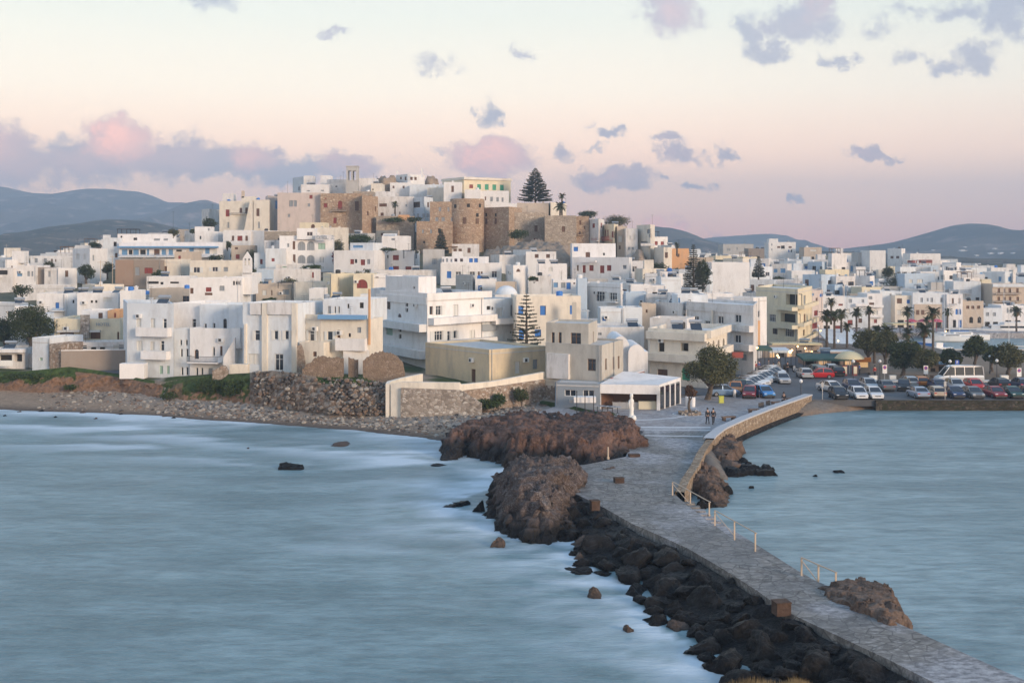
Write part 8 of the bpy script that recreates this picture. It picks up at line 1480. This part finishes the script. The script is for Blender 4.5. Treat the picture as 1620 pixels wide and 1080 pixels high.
for k, (px, py, z_) in enumerate(((1195,590,1.31),(1201,588,1.31),(1216,586,1.31),(1232,588,1.31),(1246,590,1.31),(1384,597,1.45),(1360,593,1.31),(1224,592,1.31))):
    x, y = G(px, py, z_); person(f'{ORD[k]} small passer-by near the shops in a {cnames[k % 5]} top', x, y, z_, R(40*k), 'stand', pcol[k % 5], None, 1.0, 'people by the shops')
# boats' neighbours: quay clutter
for k, (px, py) in enumerate(((1540,533),(1548,534),(1556,532))): x, y = G(px, 538, 1.3); M = MB(); M.lathe([(1.6,2.2),(1.5,2.35),(.8,2.7),(.05,2.9)], 8); M.tube((0,0,0),(0,0,2.8),.05); tag(M.build('parasol', [plain('parasol_red%d' % k, (.5,.08,.12), .8)], None, (x+k*2-3, 273.5, 1.3)), ('red parasol on the quay, first beside tan arches','red parasol on the quay, middle one','pinkish red parasol on the quay toward the yacht')[k], 'parasol', 'red parasols')
# television masts and poles standing up from the roofs
for k, (px, yb, h_, d_) in enumerate(((10,430,44,270),(21,432,38,276),(159,470,58,225),(178,440,36,248),(1118,500,40,200),(1300,478,34,250),(1340,470,26,262))):
    x, y, z = W(px, yb, d_); M = MB(); M.tube((0,0,-3),(0,0,h_*d_/F),.07,.05,6); M.box(-.6,.6,-.03,.03,h_*d_/F-.4,h_*d_/F-.32); tag(M.build('utility_pole', wood if k in (2,3) else steel, None, (x,y,z)), ('tall pole at the western skyline','second pole at the western skyline','thin wooden pole before the dark evergreen','thin pole beside the tall white house','pole above the long low parapet house','pole above the harbour palms','pole behind the bluish harbour house')[k], 'pole')
# ---------------------------------------------------------------- hills
hillm = {}
def hillmat(name, c1, c2, c3, sc):
    m, t, b = newmat(name); n1 = tnoise(t, tmap(t, (sc, sc, sc*3)), 1, 8, .68); n2 = tnoise(t, tmap(t, (sc*4, sc*4, sc*10)), 1, 5, .6)
    c = tmix(t, trange(t, n1.outputs['Fac'], .42, .6), c1, c2); c = tmix(t, trange(t, n2.outputs['Fac'], .55, .72, 0, .8), c, c3); t.links.new(c, b.inputs['Base Color']); b.inputs['Roughness'].default_value = 1; b.inputs['Specular IOR Level'].default_value = .05; return m
hm1 = hillmat('mountain_scrub', (.055,.058,.05), (.12,.105,.085), (.42,.31,.26), .004); hm2 = hillmat('hill_scrub', (.040,.045,.03), (.10,.085,.06), (.38,.28,.22), .012)
def ridge(name, pts, d, wd, mat, seed, nx=220, ny=26, amp=.06):
    xs_ = np.linspace(pts[0][0], pts[-1][0], nx); V = np.zeros((ny, nx, 3))
    for i, px in enumerate(xs_):
        py = np.interp(px, [p[0] for p in pts], [p[1] for p in pts]); zc = CZ-(py-HZ)*d/F
        for j in range(ny):
            f = j/(ny-1); yv = d-wd+f*wd*1.35; g = min(1, f/.741); k = (g**1.15 if f < .741 else 1-(f-.741)*1.6); X = (px-810)*d/F; q = Vector((X/wd*3, yv/wd*3, seed)); rg = (1-abs(mn.fractal(q, .9, 2.1, 5))*2.2); z = zc*k+amp*zc*4*(rg-.7)*math.sin(math.pi*min(1, g))**.8*(.9 if g < 1 else 0); z += mn.fractal(q*4, .8, 2, 3)*zc*.02*(g < 1)
            V[j, i] = (X+mn.noise(q*2)*wd*.04*(1-g), yv, max(z, -5) if f > 0 else -5)
    return tag(link(name, grid_mesh(name, V[...,0], V[...,1], V[...,2], mat)), kind='structure')
def smooth_pts(p):
    x = np.linspace(p[0][0], p[-1][0], 400); y = np.interp(x, [a for a, b_ in p], [b_ for a, b_ in p]); k = np.hanning(17); k /= k.sum(); y2 = np.convolve(np.pad(y, 8, 'edge'), k, 'valid'); return list(zip(x, y2))
ridge('mountain_ridge', smooth_pts([(-500,300),(-200,280),(-60,286),(0,291),(40,301),(80,303),(110,301),(150,296),(210,298),(232,304),(262,318),(300,318),(340,330),(400,360),(520,392)]), 3500, 1300, hm1, 1)
ridge('mountain_ridge', smooth_pts([(150,372),(200,352),(250,336),(290,321),(322,312),(350,322),(400,345),(480,385)]), 2900, 900, hm1, 2)
ridge('hill', smooth_pts([(-400,396),(-200,390),(-60,386),(0,381),(50,371),(90,360),(120,353),(160,348),(200,346),(240,350),(280,359),(340,374),(420,392)]), 1600, 700, hm2, 3)
ridge('hill', smooth_pts([(900,392),(960,370),(1000,360),(1030,356),(1056,358),(1085,366),(1120,380),(1160,388),(1210,394),(1300,398)]), 1900, 700, hm1, 4)
ridge('mountain_ridge', smooth_pts([(1040,392),(1090,380),(1130,374),(1180,371),(1215,369),(1240,371),(1262,380),(1290,389),(1340,394),(1400,398)]), 3300, 900, hm1, 5)
hill_e = ridge('hill', smooth_pts([(1260,400),(1320,395),(1370,389),(1410,384),(1450,375),(1485,363),(1515,354),(1545,350.5),(1570,355),(1590,362),(1640,363),(1720,352),(1800,365),(2100,395)]), 2300, 900, hm1, 6)
hill_f = ridge('hill', smooth_pts([(1100,403),(1200,399),(1300,396),(1400,399),(1480,404),(1540,408),(1640,410),(2000,405)]), 1200, 450, hm2, 7, amp=.03)
# far farmhouses on the eastern hill
from mathutils.bvhtree import BVHTree
BV = [BVHTree.FromPolygons([v.co for v in o_.data.vertices], [tuple(p.vertices) for p in o_.data.polygons]) for o_ in (hill_e, hill_f)]
for k, (px, py, w_, h_) in enumerate(((1524,397,11,4),(1527,391,4,2),(1568,401,8,3),(1585,401,9,4),(1576,393.5,8,2),(1604,400.5,6,2),(1477,396,4,2),(1545,404,5,2))):
    ray = Vector(((px-810)/F, 1, -(py-HZ)/F)).normalized(); hit = min((h_[3], h_[0]) for h_ in (t_.ray_cast(Vector((0,0,CZ)), ray) for t_ in BV) if h_[0] is not None)[1] if any(t_.ray_cast(Vector((0,0,CZ)), ray)[0] for t_ in BV) else Vector(W(px, py, 1700)); x, y, z = hit; d_ = y; w = w_*d_/F; h = h_*d_/F; r = empty('farmhouse', (x, y, z-h/2)); tag(r, ['broad','small square','low','large','thin','tiny','tiny lone','small low'][k]+' white farmhouse far off on the eastern hill, '+ORD[k]+' of them', 'farmhouse', 'far farmhouses'); M = MB(); M.box(-w/2,w/2,-4,6,-2,h*.7); M.box(-w/2+.3,w*.1,-3.5,5.5,h*.7+.01,h); M.build('wall', white, r)
# ---------------------------------------------------------------- evening haze
M = MB(); M.box(-3600,3600,-350,4700,-9,310); hz = newmat('haze_air')[0]; t = hz.node_tree; t.nodes.clear(); o_ = t.nodes.new('ShaderNodeOutputMaterial'); pv = t.nodes.new('ShaderNodeVolumePrincipled'); t.links.new(pv.outputs[0], o_.inputs['Volume'])
pv.inputs['Color'].default_value = (.55,.75,1,1); pv.inputs['Density'].default_value = .00033; pv.inputs['Anisotropy'].default_value = .0
ho = M.build('haze', hz); tag(ho, kind='stuff')
